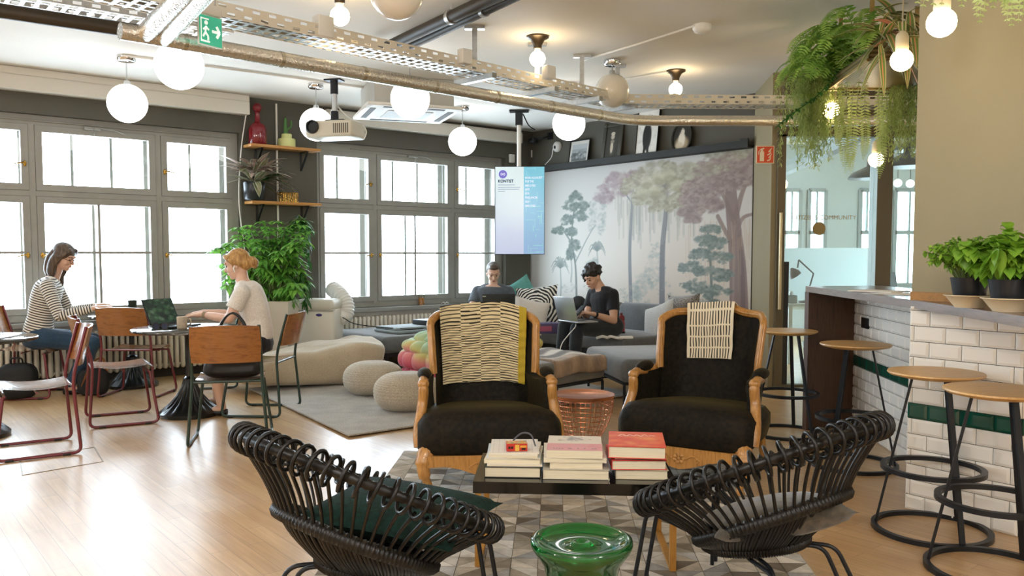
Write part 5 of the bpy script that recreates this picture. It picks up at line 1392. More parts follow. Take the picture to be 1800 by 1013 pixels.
def holder_lamp(label, px, py):
    p = atz(px, py, 3.17); t = thing('ceiling_bulb', label, 'lamp', p, 0, 'bare bulbs on the ceiling')
    mb = MB(); mb.lathe([(0, 0), (.095, 0), (.095, -.012), (.06, -.03), (.036, -.075), (.034, -.10), (.0, -.10)], 28); mb.build('lamp_holder', mat('dark_bronze', '#463b2c', .35, .6), t)
    mb = MB(); mb.lathe([(.024, -.09), (.024, -.13), (0, -.13)], 16); mb.build('bulb_cap', M_plastic, t)
    mb = MB(); mb.ball((0, 0, -.185), .066, 20, 12); mb.build('glass_bulb', M_bulb, t, sharp=180)
holder_lamp('bare ceiling bulb in a dark holder above the middle of the cable tray', 945, 64)
holder_lamp('bare ceiling bulb in a dark holder nearest the glass partition', 1188, 124)
holder_lamp('bare ceiling bulb at the top of the frame beside the white socket box', 597, -20)
def hung_bulb(label, px, py, D, r=.0625):
    p = atd(px, py, D); t = thing('hanging_bulb', label, 'lamp', p, 0, 'bare bulbs hanging over the bar')
    mb = MB(); mb.ball((0, 0, 0), r, 20, 12); mb.build('glass_bulb', M_bulb, t, sharp=180)
    mb = MB(); mb.lathe([(.0, .052), (.034, .052), (.036, .06), (.036, .13), (.03, .15), (.012, .165), (0, .166)], 20); mb.build('lamp_socket', mat('cream_lamp_socket', '#dccfae', .5), t)
    mb = MB(); mb.tube([(0, 0, .16), (0, 0, 3.17-p.z)], .004, 6); mb.build('cord', mat('pale_cord', '#b9ad90', .7), t)
hung_bulb('hanging bulb nearest the camera, before the taupe pillar', 1655, 40, 3.75)
hung_bulb('hanging bulb among the variegated leaves of the planter', 1585, 106, 4.86)
hung_bulb('hanging bulb below the left end of the planter', 1461, 194, 6.6)
hung_bulb('lowest hanging bulb, in front of the glass partition post', 1540, 281, 7.2)
# unseen point lights without fixtures, added as fill from behind the camera
for k, (x, y) in enumerate(FILLS_BEHIND):
    l = bpy.data.lights.new('unseen_fill_light', 'POINT'); l.energy = FILL_W; l.color = hexc('#f8f6f4'); l.shadow_soft_size = .17
    o = bpy.data.objects.new('unseen_fill_light', l); COL.objects.link(o); o.location = (x, y, 2.6)
# ------------------------------------------------------------------ ceiling services
def foil():
    m, nt, b = _new('crinkled_foil')
    vec = _tex(nt, 'Object'); n = _noise(nt, vec, 70, 3, .5)
    b.inputs['Metallic'].default_value = 1.; b.inputs['Roughness'].default_value = .26
    nt.links.new(_ramp(nt, n, [(.3, '#dedbd2'), (.7, '#faf8f2')]), b.inputs[0]); _bump(nt, b, n, .5, .012)
    return m
M_foil = foil()
zp = 2.60
pp = [atz(x, y, zp) for x, y in ((60, 16), (245, 58), (400, 86), (720, 140), (1000, 190))]
K = Vector((1.12, 7.86, zp)); P1 = Vector((-2.15, 4.78, zp)); dr = (K-P1).normalized()
mb = MB(); mb.tube(bend([P1-dr*.06, K, Vector((4.6, 7.86, zp))], .25, 6), .048, 18); dp = mb.build('foil_pipe', M_foil); tag(dp, 'long foil-wrapped pipe crossing under the cable tray', 'pipe')
for k in range(7):
    q = P1+dr*(k*.62+.3); mb = MB(); mb.tube([q-dr*.012, q+dr*.012], .0505, 18); mb.build('tape_band', mat('aluminium_tape', '#cfc9b8', .25, .9), dp)
def tray(name, label, pts, w, h, z, m_side, n_off=0.):
    """perforated cable tray along pts (xy)"""
    t = thing(name, label, 'cable tray', (0, 0, 0), 0, 'steel cable trays')
    P = [Vector((*p[:2], z)) for p in pts]
    for part in ('rail', 'rungs'):
        for seg in range(len(P)-1):
            a, b = P[seg], P[seg+1]; d = (b-a).normalized(); n = Vector((-d.y, d.x, 0)); L = (b-a).length
            if part == 'rail':
                for s in (-1, 1):
                    mb = MB()
                    nn = int(L/.11)
                    mb.bar(a+n*s*w/2+Vector((0, 0, h*.06)), b+n*s*w/2+Vector((0, 0, h*.06)), .004, h*.14); mb.bar(a+n*s*w/2+Vector((0, 0, h*.5)), b+n*s*w/2+Vector((0, 0, h*.5)), .004, h*.30); mb.bar(a+n*s*w/2+Vector((0, 0, h*.94)), b+n*s*w/2+Vector((0, 0, h*.94)), .006, h*.14)
                    for k in range(nn):
                        for zz in (.24, .76):
                            c = a+d*(L*(k+.5+(.5 if zz > .5 else 0))/nn)+n*s*w/2+Vector((0, 0, h*zz)); mb.bar(c-d*.03, c+d*.03, .004, h*.24)
                    mb.build('side_rail', m_side, t)
            else:
                mb = MB(); nn = int(L/.075)
                for k in range(nn):
                    c = a+d*(L*(k+.5)/nn)+Vector((0, 0, .004)); mb.bar(c-n*w/2, c+n*w/2, .028, .004)
                for s in (-.32, 0, .32): mb.bar(a+n*s*w+Vector((0, 0, .002)), b+n*s*w+Vector((0, 0, .002)), .022, .003)
                mb.build('tray_floor', M_steel, t)
    return t, P
M_rail = mat('cream_galvanised_rail', '#e6dfcf', .45, .15)
zt = 2.78
ta = atz(330, 22, zt); 
tA = [atz(250, 10, zt), atz(1085, 186, zt)]
dA = (tA[1]-tA[0]).normalized(); tA0 = tA[0]-dA*2.2
t, P = tray('cable_tray', 'long perforated cable tray with loose cables over the foil pipe', [tA0, tA[1], Vector((4.4, tA[1].y+.12, 0))], .26, .085, zt, M_rail)
mb = MB()
for k in range(7):
    o = -.08+.027*k; nA = Vector((-dA.y, dA.x, 0)); pts = []
    for j in range(26):
        q = tA0+(tA[1]-tA0)*(j/25)+nA*(o+.012*math.sin(j*1.7+k)); pts.append((q.x, q.y, zt+.02+.012*abs(math.sin(j*.9+k*2))+(.05*max(0, math.sin(j*.8+k))**4 if k % 3 == 0 else 0)))
    mb.tube(spline(pts, 3), .007, 6)
mb.build('cable_bundle', mat('mixed_cables', '#c9c2b3', .5, var=(3, .4)), t)
for px in (420, 700, 965, 1190):
    # hangers up to the ceiling
    f = {420: .72, 700: .83, 965: .92, 1190: 1.0}[px]; q = tA0.lerp(tA[1], f)
    mb = MB(); mb.slab((q.x-.02, q.y-.02, zt), (q.x+.02, q.y+.02, 3.17)); mb.slab((q.x-.08, q.y-.03, 3.145), (q.x+.08, q.y+.03, 3.17)); mb.bar(q-Vector((.16, -.16, .03)), q+Vector((.16, -.16, -.03)), .05, .04); mb.build('hanger', M_steel, t)
def jbox(label, px, py, z, sz, m=M_plastic, n='socket_box'):
    p = atz(px, py, z); mb = MB(); mb.box((0, 0, 0), sz, .008, 2)
    return tag(mb.build(n, m, loc=p, rot=(0, 0, math.atan2(dA.y, dA.x))), label, 'socket box', 'white boxes on the cable tray')
jbox('white socket box on the cable tray nearest the exit sign', 568, 48, 2.86, (.12, .09, .14))
jbox('white socket box in the middle of the cable tray above the black cables', 817, 100, 2.86, (.10, .07, .11))
jbox('white socket box on the cable tray below the dark bulb holder', 965, 128, 2.86, (.1, .07, .11))
jbox('white socket box at the bend of the cable tray', 1187, 176, 2.84, (.11, .07, .11))
mb = MB(); q0, q1 = atz(520, 58, 2.84), atz(680, 60, 2.86)
mb.tube(spline([atz(500, 46, 2.87), atz(545, 52, 2.86), atz(568, 36, 2.95), atz(590, 30, 3.1), atz(590, 0, 3.16)], 8), .008, 6); tag(mb.build('lamp_cable', M_white), 'white cable from the socket box up to the ceiling bulb', 'cable')
# wide tray and two foil ducts at the upper left
zt2_ = 2.92
b0, b1 = atz(-60, 8, zt2_), atz(385, 78, zt2_)
nb = Vector((-(b1-b0).y, (b1-b0).x, 0)).normalized()
tray('cable_tray', 'wide cable tray at the upper left corner of the ceiling', [b0-nb*.18, b0.lerp(b1, .98)-nb*.18], .42, .09, zt2_, M_steel)
mb = MB(); c0, c1 = atz(-60, 10, 2.80), atz(246, 56, 2.80); mb.tube([c0, c1], .045, 12); tag(mb.build('dark_pipe', mat('dark_bronze_pipe', '#3a3227', .5)), 'dark pipe along the edge of the upper left cable tray', 'pipe')
for k, (a, b) in enumerate((((252, 62), (342, -30)), ((287, 66), (395, -50)))):
    p, q = atz(*a, 2.605), atz(*b, 2.70)
    mb = MB(); d = (q-p); mb.tube([p+d*(j/14) for j in range(24)], .052, 16); tag(mb.build('foil_duct', M_foil), ('left', 'right')[k]+' of two short foil ducts running up from the foil pipe at upper left', 'duct', 'foil ducts')
# black pipes on the ceiling
for k, ((a, b), c) in enumerate(((((690, 78), (870, -6)), .045), (((735, 74), (940, -22)), .035))):
    p, q = atz(*a, 3.08), atz(*b, 3.08); d = q-p
    t = thing('black_pipe', ('thicker', 'thinner')[k]+' of two black pipes along the ceiling top middle', 'pipe', (0, 0, 0), 0, 'black ceiling pipes')
    mb = MB(); mb.tube([p-d*.15, q+d*.8], c, 14); mb.build('pipe_run', mat('black_pipe_paint', '#2e2619', .5), t)
    for f in (.62,):
        e = p+d*f; u = d.normalized(); mb = MB(); mb.tube([e-u*.02, e+u*.02], c+.008, 14); mb.slab((e.x-.008, e.y-.008, e.z), (e.x+.008, e.y+.008, 3.17)); mb.build('pipe_clamp', M_steel, t)
# conduits on the ceiling
def conduit(label, pts, r=.011):
    mb = MB(); mb.tube([atz(x, y, 3.157) for x, y in pts], r, 8); tag(mb.build('ceiling_conduit', M_white), label, 'conduit', 'thin conduits on the ceiling')
conduit('thin white ceiling conduit from the left globe lamp towards the cassette unit', ((215, 97), (370, 117), (520, 137), (645, 155)))
conduit('thin white ceiling conduit leading to the smoke detector', ((1020, 110), (1035, 103), (1120, 78), (1222, 45)))
conduit('thin white ceiling conduit from the cable tray to the bulb by the glass', ((1085, 142), (1180, 125)), .009)
p = atz(1234, 44, 3.17); t = thing('smoke_detector', 'white smoke detector on the ceiling at the end of a conduit', 'smoke detector', p)
mb = MB(); mb.lathe([(0, 0), (.075, 0), (.075, -.03), (.06, -.055), (.035, -.065), (0, -.065)], 28); mb.build('detector_body', M_plastic, t)
mb = MB(); mb.lathe([(.062, -.045), (.066, -.045), (.066, -.038), (.062, -.038)], 28, cap=False); mb.build('detector_slot', M_black, t)
# projector
p = atz(585, 140, 3.17); pd = p.y
c = atd(590, 230, pd)
t = thing('projector', 'white projector hanging from the ceiling on a short pole', 'projector', c, R(-14))
mb = MB(); mb.box((0, 0, 0), (.52, .36, .17), .03, 3); mb.build('projector_body', mat('ivory_projector', '#d6cdba', .4), t)
mb = MB(); mb.M = TR((-.17, -.178, .02), rx=PI/2); mb.lathe([(.0, .0), (.07, .0), (.07, .02), (.055, .025), (.05, .005), (0, .004)], 28); mb.build('lens', M_black, t)
mb = MB()
for k in range(8): mb.slab((.06+k*.022, -.1815, -.05), (.072+k*.022, -.179, .05))
mb.build('vent_grille', mat('vent_shadow_grey', '#5d574c', .7), t)
mb = MB(); mb.tube([(-.01, 0, .08), (-.01, 0, 3.15-c.z)], .032, 14); mb.build('pole', M_chrome, t)
mb = MB(); mb.lathe([(.04, 3.17-c.z), (.04, 3.02-c.z), (0, 3.02-c.z)], 14, (-.01, 0, 0)); mb.slab((-.1, -.06, 3.155-c.z), (.08, .06, 3.17-c.z)); mb.slab((-.09, -.06, .085), (.12, .06, .11)); mb.lathe([(.045, .10), (.04, .20), (0, .2)], 14, (-.01, 0, 0)); mb.build('mount', M_blackmetal, t)
mb = MB(); mb.tube(spline([(.02, .02, .25), (.12, .05, .14), (.24, .1, .08), (.29, .12, .0), (.26, .12, -.08)], 6), .009, 6); mb.build('cable', M_plastic, t)
# ceiling cassette unit
c = atz(712, 198, 2.86)
t = thing('ceiling_cassette', 'white ceiling cassette air conditioner behind a globe lamp', 'air conditioner', (c.x, c.y+.1, 0), RZ_WIN-.35)
mb = MB(); mb.box((0, 0, 3.02), (.84, .84, .3), .01); mb.build('casing', mat('cassette_grey', '#b9b8b2', .5), t)
mb = MB(); mb.box((0, 0, 2.87), (1.0, 1.0, .035), .012); mb.build('face_panel', M_plastic, t)
for k in range(4):
    mb = MB(); mb.M = Matrix.Rotation(PI/2*k, 4, 'Z'); mb.slab((-.32, -.44, 2.848), (.32, -.38, 2.853)); mb.build('air_slot', mat('slot_dark', '#55544f', .7), t)
mb = MB(); mb.slab((-.24, -.24, 2.846), (.24, .24, 2.853)); mb.build('intake_grille', mat('grille_grey', '#c2c1bb', .6), t)
# exit sign hanging under the tray
c = atd(369, 55, 4.9); u_ = dA
t = thing('exit_sign', 'green and white emergency exit sign with running figure and arrow', 'sign', c, math.atan2(dA.y, dA.x)+R(12))
SW, SH = .155, .165
mb = MB(); mb.box((0, 0, 0), (SW+.01, .012, SH+.01), .002); mb.build('sign_plate', mat('exit_white_edge', '#e8f2ec', .4), t)
mb = MB(); mb.box((0, 0, SH/2+.035), (SW*.9, .05, .06), .006); mb.build('sign_housing', M_plastic, t)
M_exit = mat('exit_green', '#3fae8d', .4, emit=('#3fae8d', .5)); M_exw = mat('exit_white', '#eef8f2', .4, emit=('#eef8f2', .6))
for sgn in (-1, 1):
    mb = MB(); mb.slab((-SW/2, sgn*.0066-.0004, -SH/2), (SW/2, sgn*.0066+.0004, SH/2)); mb.build('sign_face', M_exit, t)
    y = sgn*.0078; mb = MB(); k = .0005
    mb.slab((-SW*.44, y-k, -SH*.42), (-SW*.05, y+k, -SH*.36)); mb.slab((-SW*.44, y-k, -SH*.4), (-SW*.40, y+k, SH*.4)); mb.slab((-SW*.44, y-k, SH*.36), (-SW*.08, y+k, SH*.4))
    mb.M = Matrix.Translation((0, y, 0)) @ Matrix.Rotation(PI/2, 4, 'X')
    mb.lathe([(0, -k), (.012, -k), (.012, k), (0, k)], 14, (-SW*.2, SH*.25, 0))
    for a, b in (((-.2, .14), (-.24, -.08)), ((-.24, -.08), (-.12, -.2)), ((-.12, -.2), (-.12, -.34)), ((-.24, -.08), (-.34, -.24)), ((-.21, .1), (-.08, .02)), ((-.21, .1), (-.33, .0))): mb.bar((a[0]*SW, a[1]*SH, 0), (b[0]*SW, b[1]*SH, 0), .011, .001)
    for a, b in (((.06, 0), (.40, 0)), ((.40, 0), (.26, .2)), ((.40, 0), (.26, -.2))): mb.bar((a[0]*SW, a[1]*SH, 0), (b[0]*SW, b[1]*SH, 0), .016, .001)
    mb.build('exit_pictogram', M_exw, t)
mb = MB()
for s_ in (-.04, .04): mb.tube([(s_, 0, SH/2+.06), (s_, 0, 3.17-c.z)], .006, 8)
mb.build('hanger_rod', M_steel, t)
# fire extinguisher sign on the return wall
c = atd(1345, 272, GY-.075)
t = thing('fire_sign', 'square red fire extinguisher sign on the corner by the glass door', 'sign', (c.x, GY-.075, c.z), 0)
mb = MB(); mb.box((0, 0, 0), (.18, .006, .175), .001); mb.build('sign_border', mat('cream_sign', '#efe2c8', .5), t)
mb = MB(); mb.slab((-.082, -.0042, -.08), (.082, -.003, .08)); mb.build('sign_face', mat('sign_red', '#d9532c', .5), t)
mb = MB(); mb.slab((-.055, -.0052, -.065), (-.012, -.004, .03)); mb.slab((-.045, -.0052, .03), (-.022, -.004, .048)); mb.bar((-.05, -.0046, .05), (-.012, -.0046, .062), .0012, .012, (0, 0, 1)); mb.tube([(-.05, -.0046, .05), (-.066, -.0046, .03), (-.066, -.0046, .0)], .003, 5)
for k in range(4): mb.tube(spline([(.02+.012*(k % 2), -.0046, -.06+.028*k), (.045, -.0046, -.05+.03*k), (.055+.008*(k % 2), -.0046, -.02+.028*k)], 4), [.006]*7+[.003]*2, 5)
mb.build('fire_pictogram', MATS['cream_sign'], t)
# ------------------------------------------------------------------ people
def skin_mat(key, col):
    m, nt, b = _new(key); c = hexc(col)
    n = _noise(nt, _tex(nt), 25, 3)
    nt.links.new(_ramp(nt, n, [(.3, [x*.93 for x in c]), (.7, c)]), b.inputs['Base Color'])
    b.inputs['Roughness'].default_value = .5; b.inputs['Subsurface Weight'].default_value = .08; b.inputs['Subsurface Radius'].default_value = (.02, .008, .004)
    return m
M_lip = mat('lip_tone', '#a8605a', .45); M_eye = mat('eye_dark', '#231c18', .2)
def ring(c, l, d, w, t, n=20, e=.85):
    def pw(x): return math.copysign(abs(x)**e, x)
    return [c+l*(w*pw(math.cos(2*PI*j/n)))+d*(t*pw(math.sin(2*PI*j/n))) for j in range(n)]
def frame_of(J):
    up = (J['neck']-J['pelvis']).normalized(); ls = (J['shR']-J['shL']).normalized(); lh = (J['hipR']-J['hipL']).normalized()
    return up, ls, lh
def torso(mb, J, S, inf=0., lo=0., hi=1., fem=True):
    """stack of ellipses from seat to neck"""
    up, ls, lh = frame_of(J)
    P = spline([J['pelvis']-up*.09*S, J['pelvis'], J['waist'], J['chest'], J['neck']], 4)
    n = len(P)
    ks = [(0, .13, .09), (.2, .172, .118), (.36, .158, .11), (.5, .128 if fem else .15, .095), (.66, .145 if fem else .165, .112), (.8, .165 if fem else .185, .108), (.9, .15 if fem else .175, .08), (.96, .09, .062), (1., .055, .055)]
    rings = []
    for i, p in enumerate(P):
        u = i/(n-1)
        if u < lo-1e-6 or u > hi+1e-6: continue
        for (a, w0, d0), (b, w1, d1) in zip(ks, ks[1:]):
            if a <= u <= b+1e-9: f = (u-a)/(b-a); w, d = w0+(w1-w0)*f, d0+(d1-d0)*f
        tg = (P[min(n-1, i+1)]-P[max(0, i-1)]).normalized(); l = lh.lerp(ls, u).normalized(); l = (l-tg*l.dot(tg)).normalized(); dd = tg.cross(l)
        rings.append(ring(p, l, dd, w*S+inf, d*S+inf))
    mb.loft(rings)
    if hi > .9:
        for s in 'LR':
            a, b = J['neck']-up*.045*S, J['sh'+s]-up*.004; mb.tube([a, a.lerp(b, .55)+up*.012*S, b], [(.052*S+inf), (.054*S+inf), (.05*S+inf)], 12)
def limb(mb, pts, rs, inf=0., n=12):
    P = spline(pts, 5); m = len(P); k = len(rs)-1; R_ = []
    for i in range(m):
        u = i/(m-1)*k; a = min(k-1, int(u)); f = u-a; f = f*f*(3-2*f); R_.append(rs[a]*(1-f)+rs[a+1]*f+inf)
    mb.tube(P, R_, n); mb.ball(P[0], R_[0], 12, 8); mb.ball(P[-1], R_[-1], 12, 8)
def hand(mb, wr, d, nrm, side, S, curl=.5):
    """d: along the fingers, nrm: out of the back of the hand, side: towards the thumb"""
    d = d.normalized(); nrm = (nrm-d*nrm.dot(d)).normalized(); sd = d.cross(nrm)
    sd = sd if sd.dot(side) > 0 else -sd
    mb.loft([ring(wr, sd, nrm, .026*S, .019*S), ring(wr+d*.03*S, sd, nrm, .034*S, .018*S), ring(wr+d*.065*S, sd, nrm, .041*S, .015*S), ring(wr+d*.09*S, sd, nrm, .040*S, .012*S)])
    for k, (o, L) in enumerate(((.031, .9), (.0105, 1.), (-.0105, .95), (-.030, .75))):
        p = wr+d*.085*S+sd*o*S; a = curl*(.35+.08*k); pts = [p-d*.015*S, p]
        for seg in (.042, .027, .022):
            v = d*math.cos(a)-nrm*math.sin(a)+sd*o*1.2; p = p+v.normalized()*seg*S*L; pts.append(p); a += curl*.55
        mb.tube(spline(pts, 3), [.0098*S]*7+[.0088*S]*3+[.0078*S]*3, 8); mb.ball(pts[-1], .0078*S, 8, 6)
    p = wr+d*.022*S+sd*.026*S; q = p+(d*.6+sd*.75-nrm*.25).normalized()*.042*S; r = q+(d*.95+sd*.2-nrm*.3).normalized()*.034*S
    mb.tube(spline([p-sd*.015*S, p, q, r], 4), [.014*S]*5+[.0115*S]*4+[.0095*S]*4, 8); mb.ball(r, .0095*S, 8, 6)
def head(mb, J, S):
    h, f, u = J['head'], J['face'].normalized(), None
    u = Vector((0, 0, 1)); u = (u-f*u.dot(f)).normalized(); l = f.cross(u)
    Rm = Matrix((l, f, u)).transposed()
    P = lambda a, b, c: h+(l*a+f*b+u*c)*S
    mb.ball(P(0, -.012, .03), (.076*S, .094*S, .086*S), 24, 16, rot=Rm)
    mb.ball(P(0, .012, -.02), (.066*S, .075*S, .085*S), 20, 14, rot=Rm)
    mb.ball(P(0, .026, -.062), (.05*S, .056*S, .05*S), 16, 10, rot=Rm)
    mb.ball(P(0, .062, -.095), (.024*S, .02*S, .018*S), 12, 8, rot=Rm)
    mb.tube([P(0, .078, .012), P(0, .093, -.012), P(0, .103, -.03)], [.008*S, .011*S, .014*S], 8); mb.ball(P(0, .098, -.032), (.016*S, .014*S, .011*S), 10, 8, rot=Rm)
    for s in (-1, 1):
        mb.ball(P(s*.076, -.012, -.012), (.009*S, .02*S, .031*S), 10, 8, rot=Rm)
        mb.ball(P(s*.034, .058, -.032), (.026*S, .024*S, .024*S), 10, 8, rot=Rm)
    mb.tube([P(-.045, .074, .028), P(0, .084, .026), P(.045, .074, .028)], .012*S, 8)
    mb.ball(P(0, .083, -.062), (.022*S, .012*S, .010*S), 10, 6, rot=Rm)
    mb.tube([J['neck']-u*.02, J['neck'].lerp(P(0, -.02, -.05), .55), P(0, -.018, -.045)], [.058*S, .05*S, .052*S], 14)
    return P, Rm
def person(label, J, S, skin, fem, shirt, sleeve, trouser, shoe, hair_fn, hairm, brow, voxel=.0075, curl=.5, stripes=None, leg_to='ankle', hands_n=None):
    J = {k: Vector(v) for k, v in J.items()}
    base = (J['pelvis'].x, J['pelvis'].y, 0)
    t = thing('person', label, 'person', base); off = -Vector(base)
    def place(me, nm, m, parent=t):
        me.name = nm; me.transform(Matrix.Translation(off)); me.materials.clear(); me.materials.append(m); return link(nm, me, parent)
    mb = MB(); torso(mb, J, S, 0, fem=fem); P, Rm = head(mb, J, S)
    ar = [.052*S, .046*S, .037*S] if fem else [.062*S, .055*S, .043*S]
    fr = [.037*S, .036*S, .024*S] if fem else [.043*S, .042*S, .028*S]
    for s in 'LR':
        limb(mb, [J['sh'+s], J['sh'+s].lerp(J['el'+s], .5), J['el'+s]], ar); limb(mb, [J['el'+s], J['el'+s].lerp(J['wr'+s], .4), J['wr'+s]], fr)
        d = J.get('hd'+s, J['wr'+s]-J['el'+s])
        out = (J['shR']-J['shL']).normalized()*(1 if s == 'R' else -1)
        hand(mb, J['wr'+s], d, (hands_n or {}).get(s, Vector((0, 0, 1))), -out, S, curl)
        limb(mb, [J['hip'+s], J['hip'+s].lerp(J['kn'+s], .5), J['kn'+s]], [.088*S, .078*S, .057*S]); limb(mb, [J['kn'+s], J['kn'+s].lerp(J['an'+s], .4), J['an'+s]], [.056*S, .054*S, .035*S])
        mb.tube(spline([J['an'+s]-Vector((0, 0, .0)), J['an'+s].lerp(J['toe'+s], .5)+Vector((0, 0, .005)), J['toe'+s]], 4), [.036*S]*5+[.03*S]*4, 10)
    place(remeshed(mb, voxel, 3), 'body', skin)
    for s in (-1, 1):
        mb = MB(); mb.ball(P(s*.03, .0765, .0), (.013*S, .007*S, .006*S), 10, 6, rot=Rm); me = mb.build('eye', M_eye, t); me.data.transform(Matrix.Translation(off))
        mb = MB(); mb.tube(spline([P(s*.014, .089, .026), P(s*.03, .087, .032), P(s*.05, .072, .027)], 4), .0036*S, 6); me = mb.build('eyebrow', brow, t); me.data.transform(Matrix.Translation(off))
    mb = MB(); mb.ball(P(0, .092, -.062), (.02*S, .006*S, .0065*S), 12, 6, rot=Rm); me = mb.build('lips', M_lip, t); me.data.transform(Matrix.Translation(off))
    # clothes
    mb = MB(); torso(mb, J, S, .014, .26 if trouser is not None else 0, .955, fem)
    for s in 'LR':
        if sleeve == 'long':
            limb(mb, [J['sh'+s], J['sh'+s].lerp(J['el'+s], .5), J['el'+s]], ar, .011); limb(mb, [J['el'+s], J['el'+s].lerp(J['wr'+s], .4), J['el'+s].lerp(J['wr'+s], .93)], fr, .010)
        else:
            e = J['sh'+s].lerp(J['el'+s], .62); mb.tube(spline([J['sh'+s], J['sh'+s].lerp(e, .5), e], 4), [ar[0]+.014]*4+[ar[0]+.014]*4+[ar[0]+.016], 14); mb.ball(J['sh'+s], ar[0]+.014, 12, 8)
    me = remeshed(mb, voxel*1.25, 4)
    if stripes:
        bones = [(J['pelvis'], J['neck'])]+[(J['sh'+s], J['el'+s]) for s in 'LR']+[(J['el'+s], J['wr'+s]) for s in 'LR']
        at = me.attributes.new('stripe', 'FLOAT', 'POINT'); val = []
        for v in me.vertices:
            best = None
            for k, (a, b) in enumerate(bones):
                d = b-a; q = (v.co-a).dot(d)/d.length_squared; q2 = min(1, max(0, q)); e = (v.co-a-d*q2).length-(.09 if k == 0 else 0)
                if best is None or e < best[0]: best = (e, q*d.length+k*.3)
            val.append(best[1])
        at.data.foreach_set('value', val)
    place(me, 'shirt', shirt)
    if trouser is not None:
        mb = MB(); torso(mb, J, S, .012, 0, .36, fem)
        for s in 'LR':
            limb(mb, [J['hip'+s], J['hip'+s].lerp(J['kn'+s], .5), J['kn'+s]], [.092*S, .08*S, .06*S], .010)
            if leg_to == 'ankle': limb(mb, [J['kn'+s], J['kn'+s].lerp(J['an'+s], .4), J['kn'+s].lerp(J['an'+s], .9)], [.059*S, .055*S, .042*S], .010)
        place(remeshed(mb, voxel*1.4, 4), 'trousers' if leg_to == 'ankle' else 'skirt', trouser)
    for s in 'LR':
        a, b = J['an'+s], J['toe'+s]; dv = (b-a); dv.z = 0; dv.normalize()
        mb = MB(); mb.loft([ring(Vector((a.x, a.y, .03))-dv*.045+dv*x*S, dv.cross(Vector((0, 0, 1))), Vector((0, 0, 1)), w*S, h*S, 14) for x, w, h in ((0, .02, .026), (.03, .033, .03), (.1, .04, .028), (.18, .043, .024), (.24, .032, .018), (.262, .01, .01))])
        o = mb.build('shoe', shoe, t); o.data.transform(Matrix.Translation(off))
    hb = MB(); hair_fn(hb, P, Rm, S, J); place(remeshed(hb, .009, 3), 'hair', hairm)
    return t, P, Rm, off
def jat(D0, **kw):
    """joints given as pixel x, pixel y and a depth offset from D0"""
    return {k: atd(v[0], v[1], D0+(v[2] if len(v) > 2 else 0)) for k, v in kw.items()}
def hairm(key, col, hi):
    m, nt, b = _new(key)
    n = _noise(nt, _tex(nt, 'Object', (60, 60, 8)), 1., 4); nt.links.new(_ramp(nt, n, [(.35, col), (.7, hi)]), b.inputs[0]); b.inputs['Roughness'].default_value = .45
    _bump(nt, b, n, .6, .006)
    return m
def stripe_mat():
    m, nt, b = _new('striped_jersey')
    a = nt.nodes.new('ShaderNodeAttribute'); a.attribute_name = 'stripe'
    x = nt.nodes.new('ShaderNodeMath'); x.operation = 'MULTIPLY'; nt.links.new(a.outputs['Fac'], x.inputs[0]); x.inputs[1].default_value = 2*PI/.024
    y = nt.nodes.new('ShaderNodeMath'); y.operation = 'SINE'; nt.links.new(x.outputs[0], y.inputs[0])
    nt.links.new(_ramp(nt, y.outputs[0], [(.0, '#e6e0d6'), (.35, '#3a3836')]), b.inputs[0])
    nt.nodes[-1].color_ramp.elements[0].position = .0
    b.inputs['Roughness'].default_value = .9; b.inputs['Sheen Weight'].default_value = .2
    return m
SK = skin_mat('fair_skin', '#dcb39b'); SK2 = skin_mat('olive_skin', '#d2a68c')
denim = weave('blue_denim', '#1f3346', '#37526b', 200, .9, .2, .4); blackcloth = weave('black_cloth', '#131316', '#26262a', 160, .9, .2, .3)
M_shoe = mat('black_shoe_leather', '#171717', .4)
# --- woman in the striped top, by the window
def hair_long(b, P, Rm, S, J):
    b.ball(P(0, -.02, .042), (.085*S, .102*S, .09*S), 22, 14, rot=Rm)
    for a, o in ((-.07, 0), (-.035, -.06), (.035, -.06), (.07, 0), (0, -.075)):
        p = P(a, o-.01, .02); q = P(a*1.05, o-.035, -.09); r = J['neck']+(q-p)*.0+Vector((a*.2, 0, 0))
        e = Vector((q.x, q.y, J['neck'].z-.09))+(-J['face']).normalized()*.02
        b.tube(spline([p, q, e], 5), [.045*S]*4+[.042*S]*4+[.02*S]*3, 10)
    for s in (-1, 1): b.tube(spline([P(s*.03, .06, .095), P(s*.07, .045, .05), P(s*.082, .0, -.03), P(s*.08, -.03, -.11)], 4), [.02*S]*8+[.028*S]*5, 8)
J = jat(8.05, head=(113, 452), neck=(93, 489), chest=(84, 512), waist=(72, 556), pelvis=(66, 592), shR=(83, 503, -.19), shL=(97, 501, .2), elR=(104, 556, -.23), elL=(122, 548, .25), wrR=(162, 543, -.12), wrL=(168, 538, .2),
        hipR=(66, 594, -.1), hipL=(70, 594, .1), knR=(164, 603, -.10), knL=(163, 598, .17), anR=(120, 681, -.07), anL=(139, 674, .14), toeR=(146, 694, -.08), toeL=(160, 687, .12))
J['face'] = Vector((.93, -.10, -.40))
t, P, Rm, off = person('woman in a striped long-sleeved top and blue jeans sitting by the window', J, 1.06, SK, True, stripe_mat(), 'long', denim, M_shoe, hair_long, hairm('dark_brown_hair', '#3a2c22', '#6b5848'), mat('brown_brow', '#3a2c22', .7), stripes=True)
mb = MB()
for s in (-1, 1):
    n = 14; mb.tube([P(s*.032+.024*math.cos(2*PI*k/n), .102, .0+.02*math.sin(2*PI*k/n)) for k in range(n)], .0028, 6, closed=True); mb.tube([P(s*.056, .098, .004), P(s*.074, .04, .004), P(s*.078, -.01, .0)], .0025, 6)
mb.tube([P(-.01, .104, .004), P(.01, .104, .004)], .0025, 6)
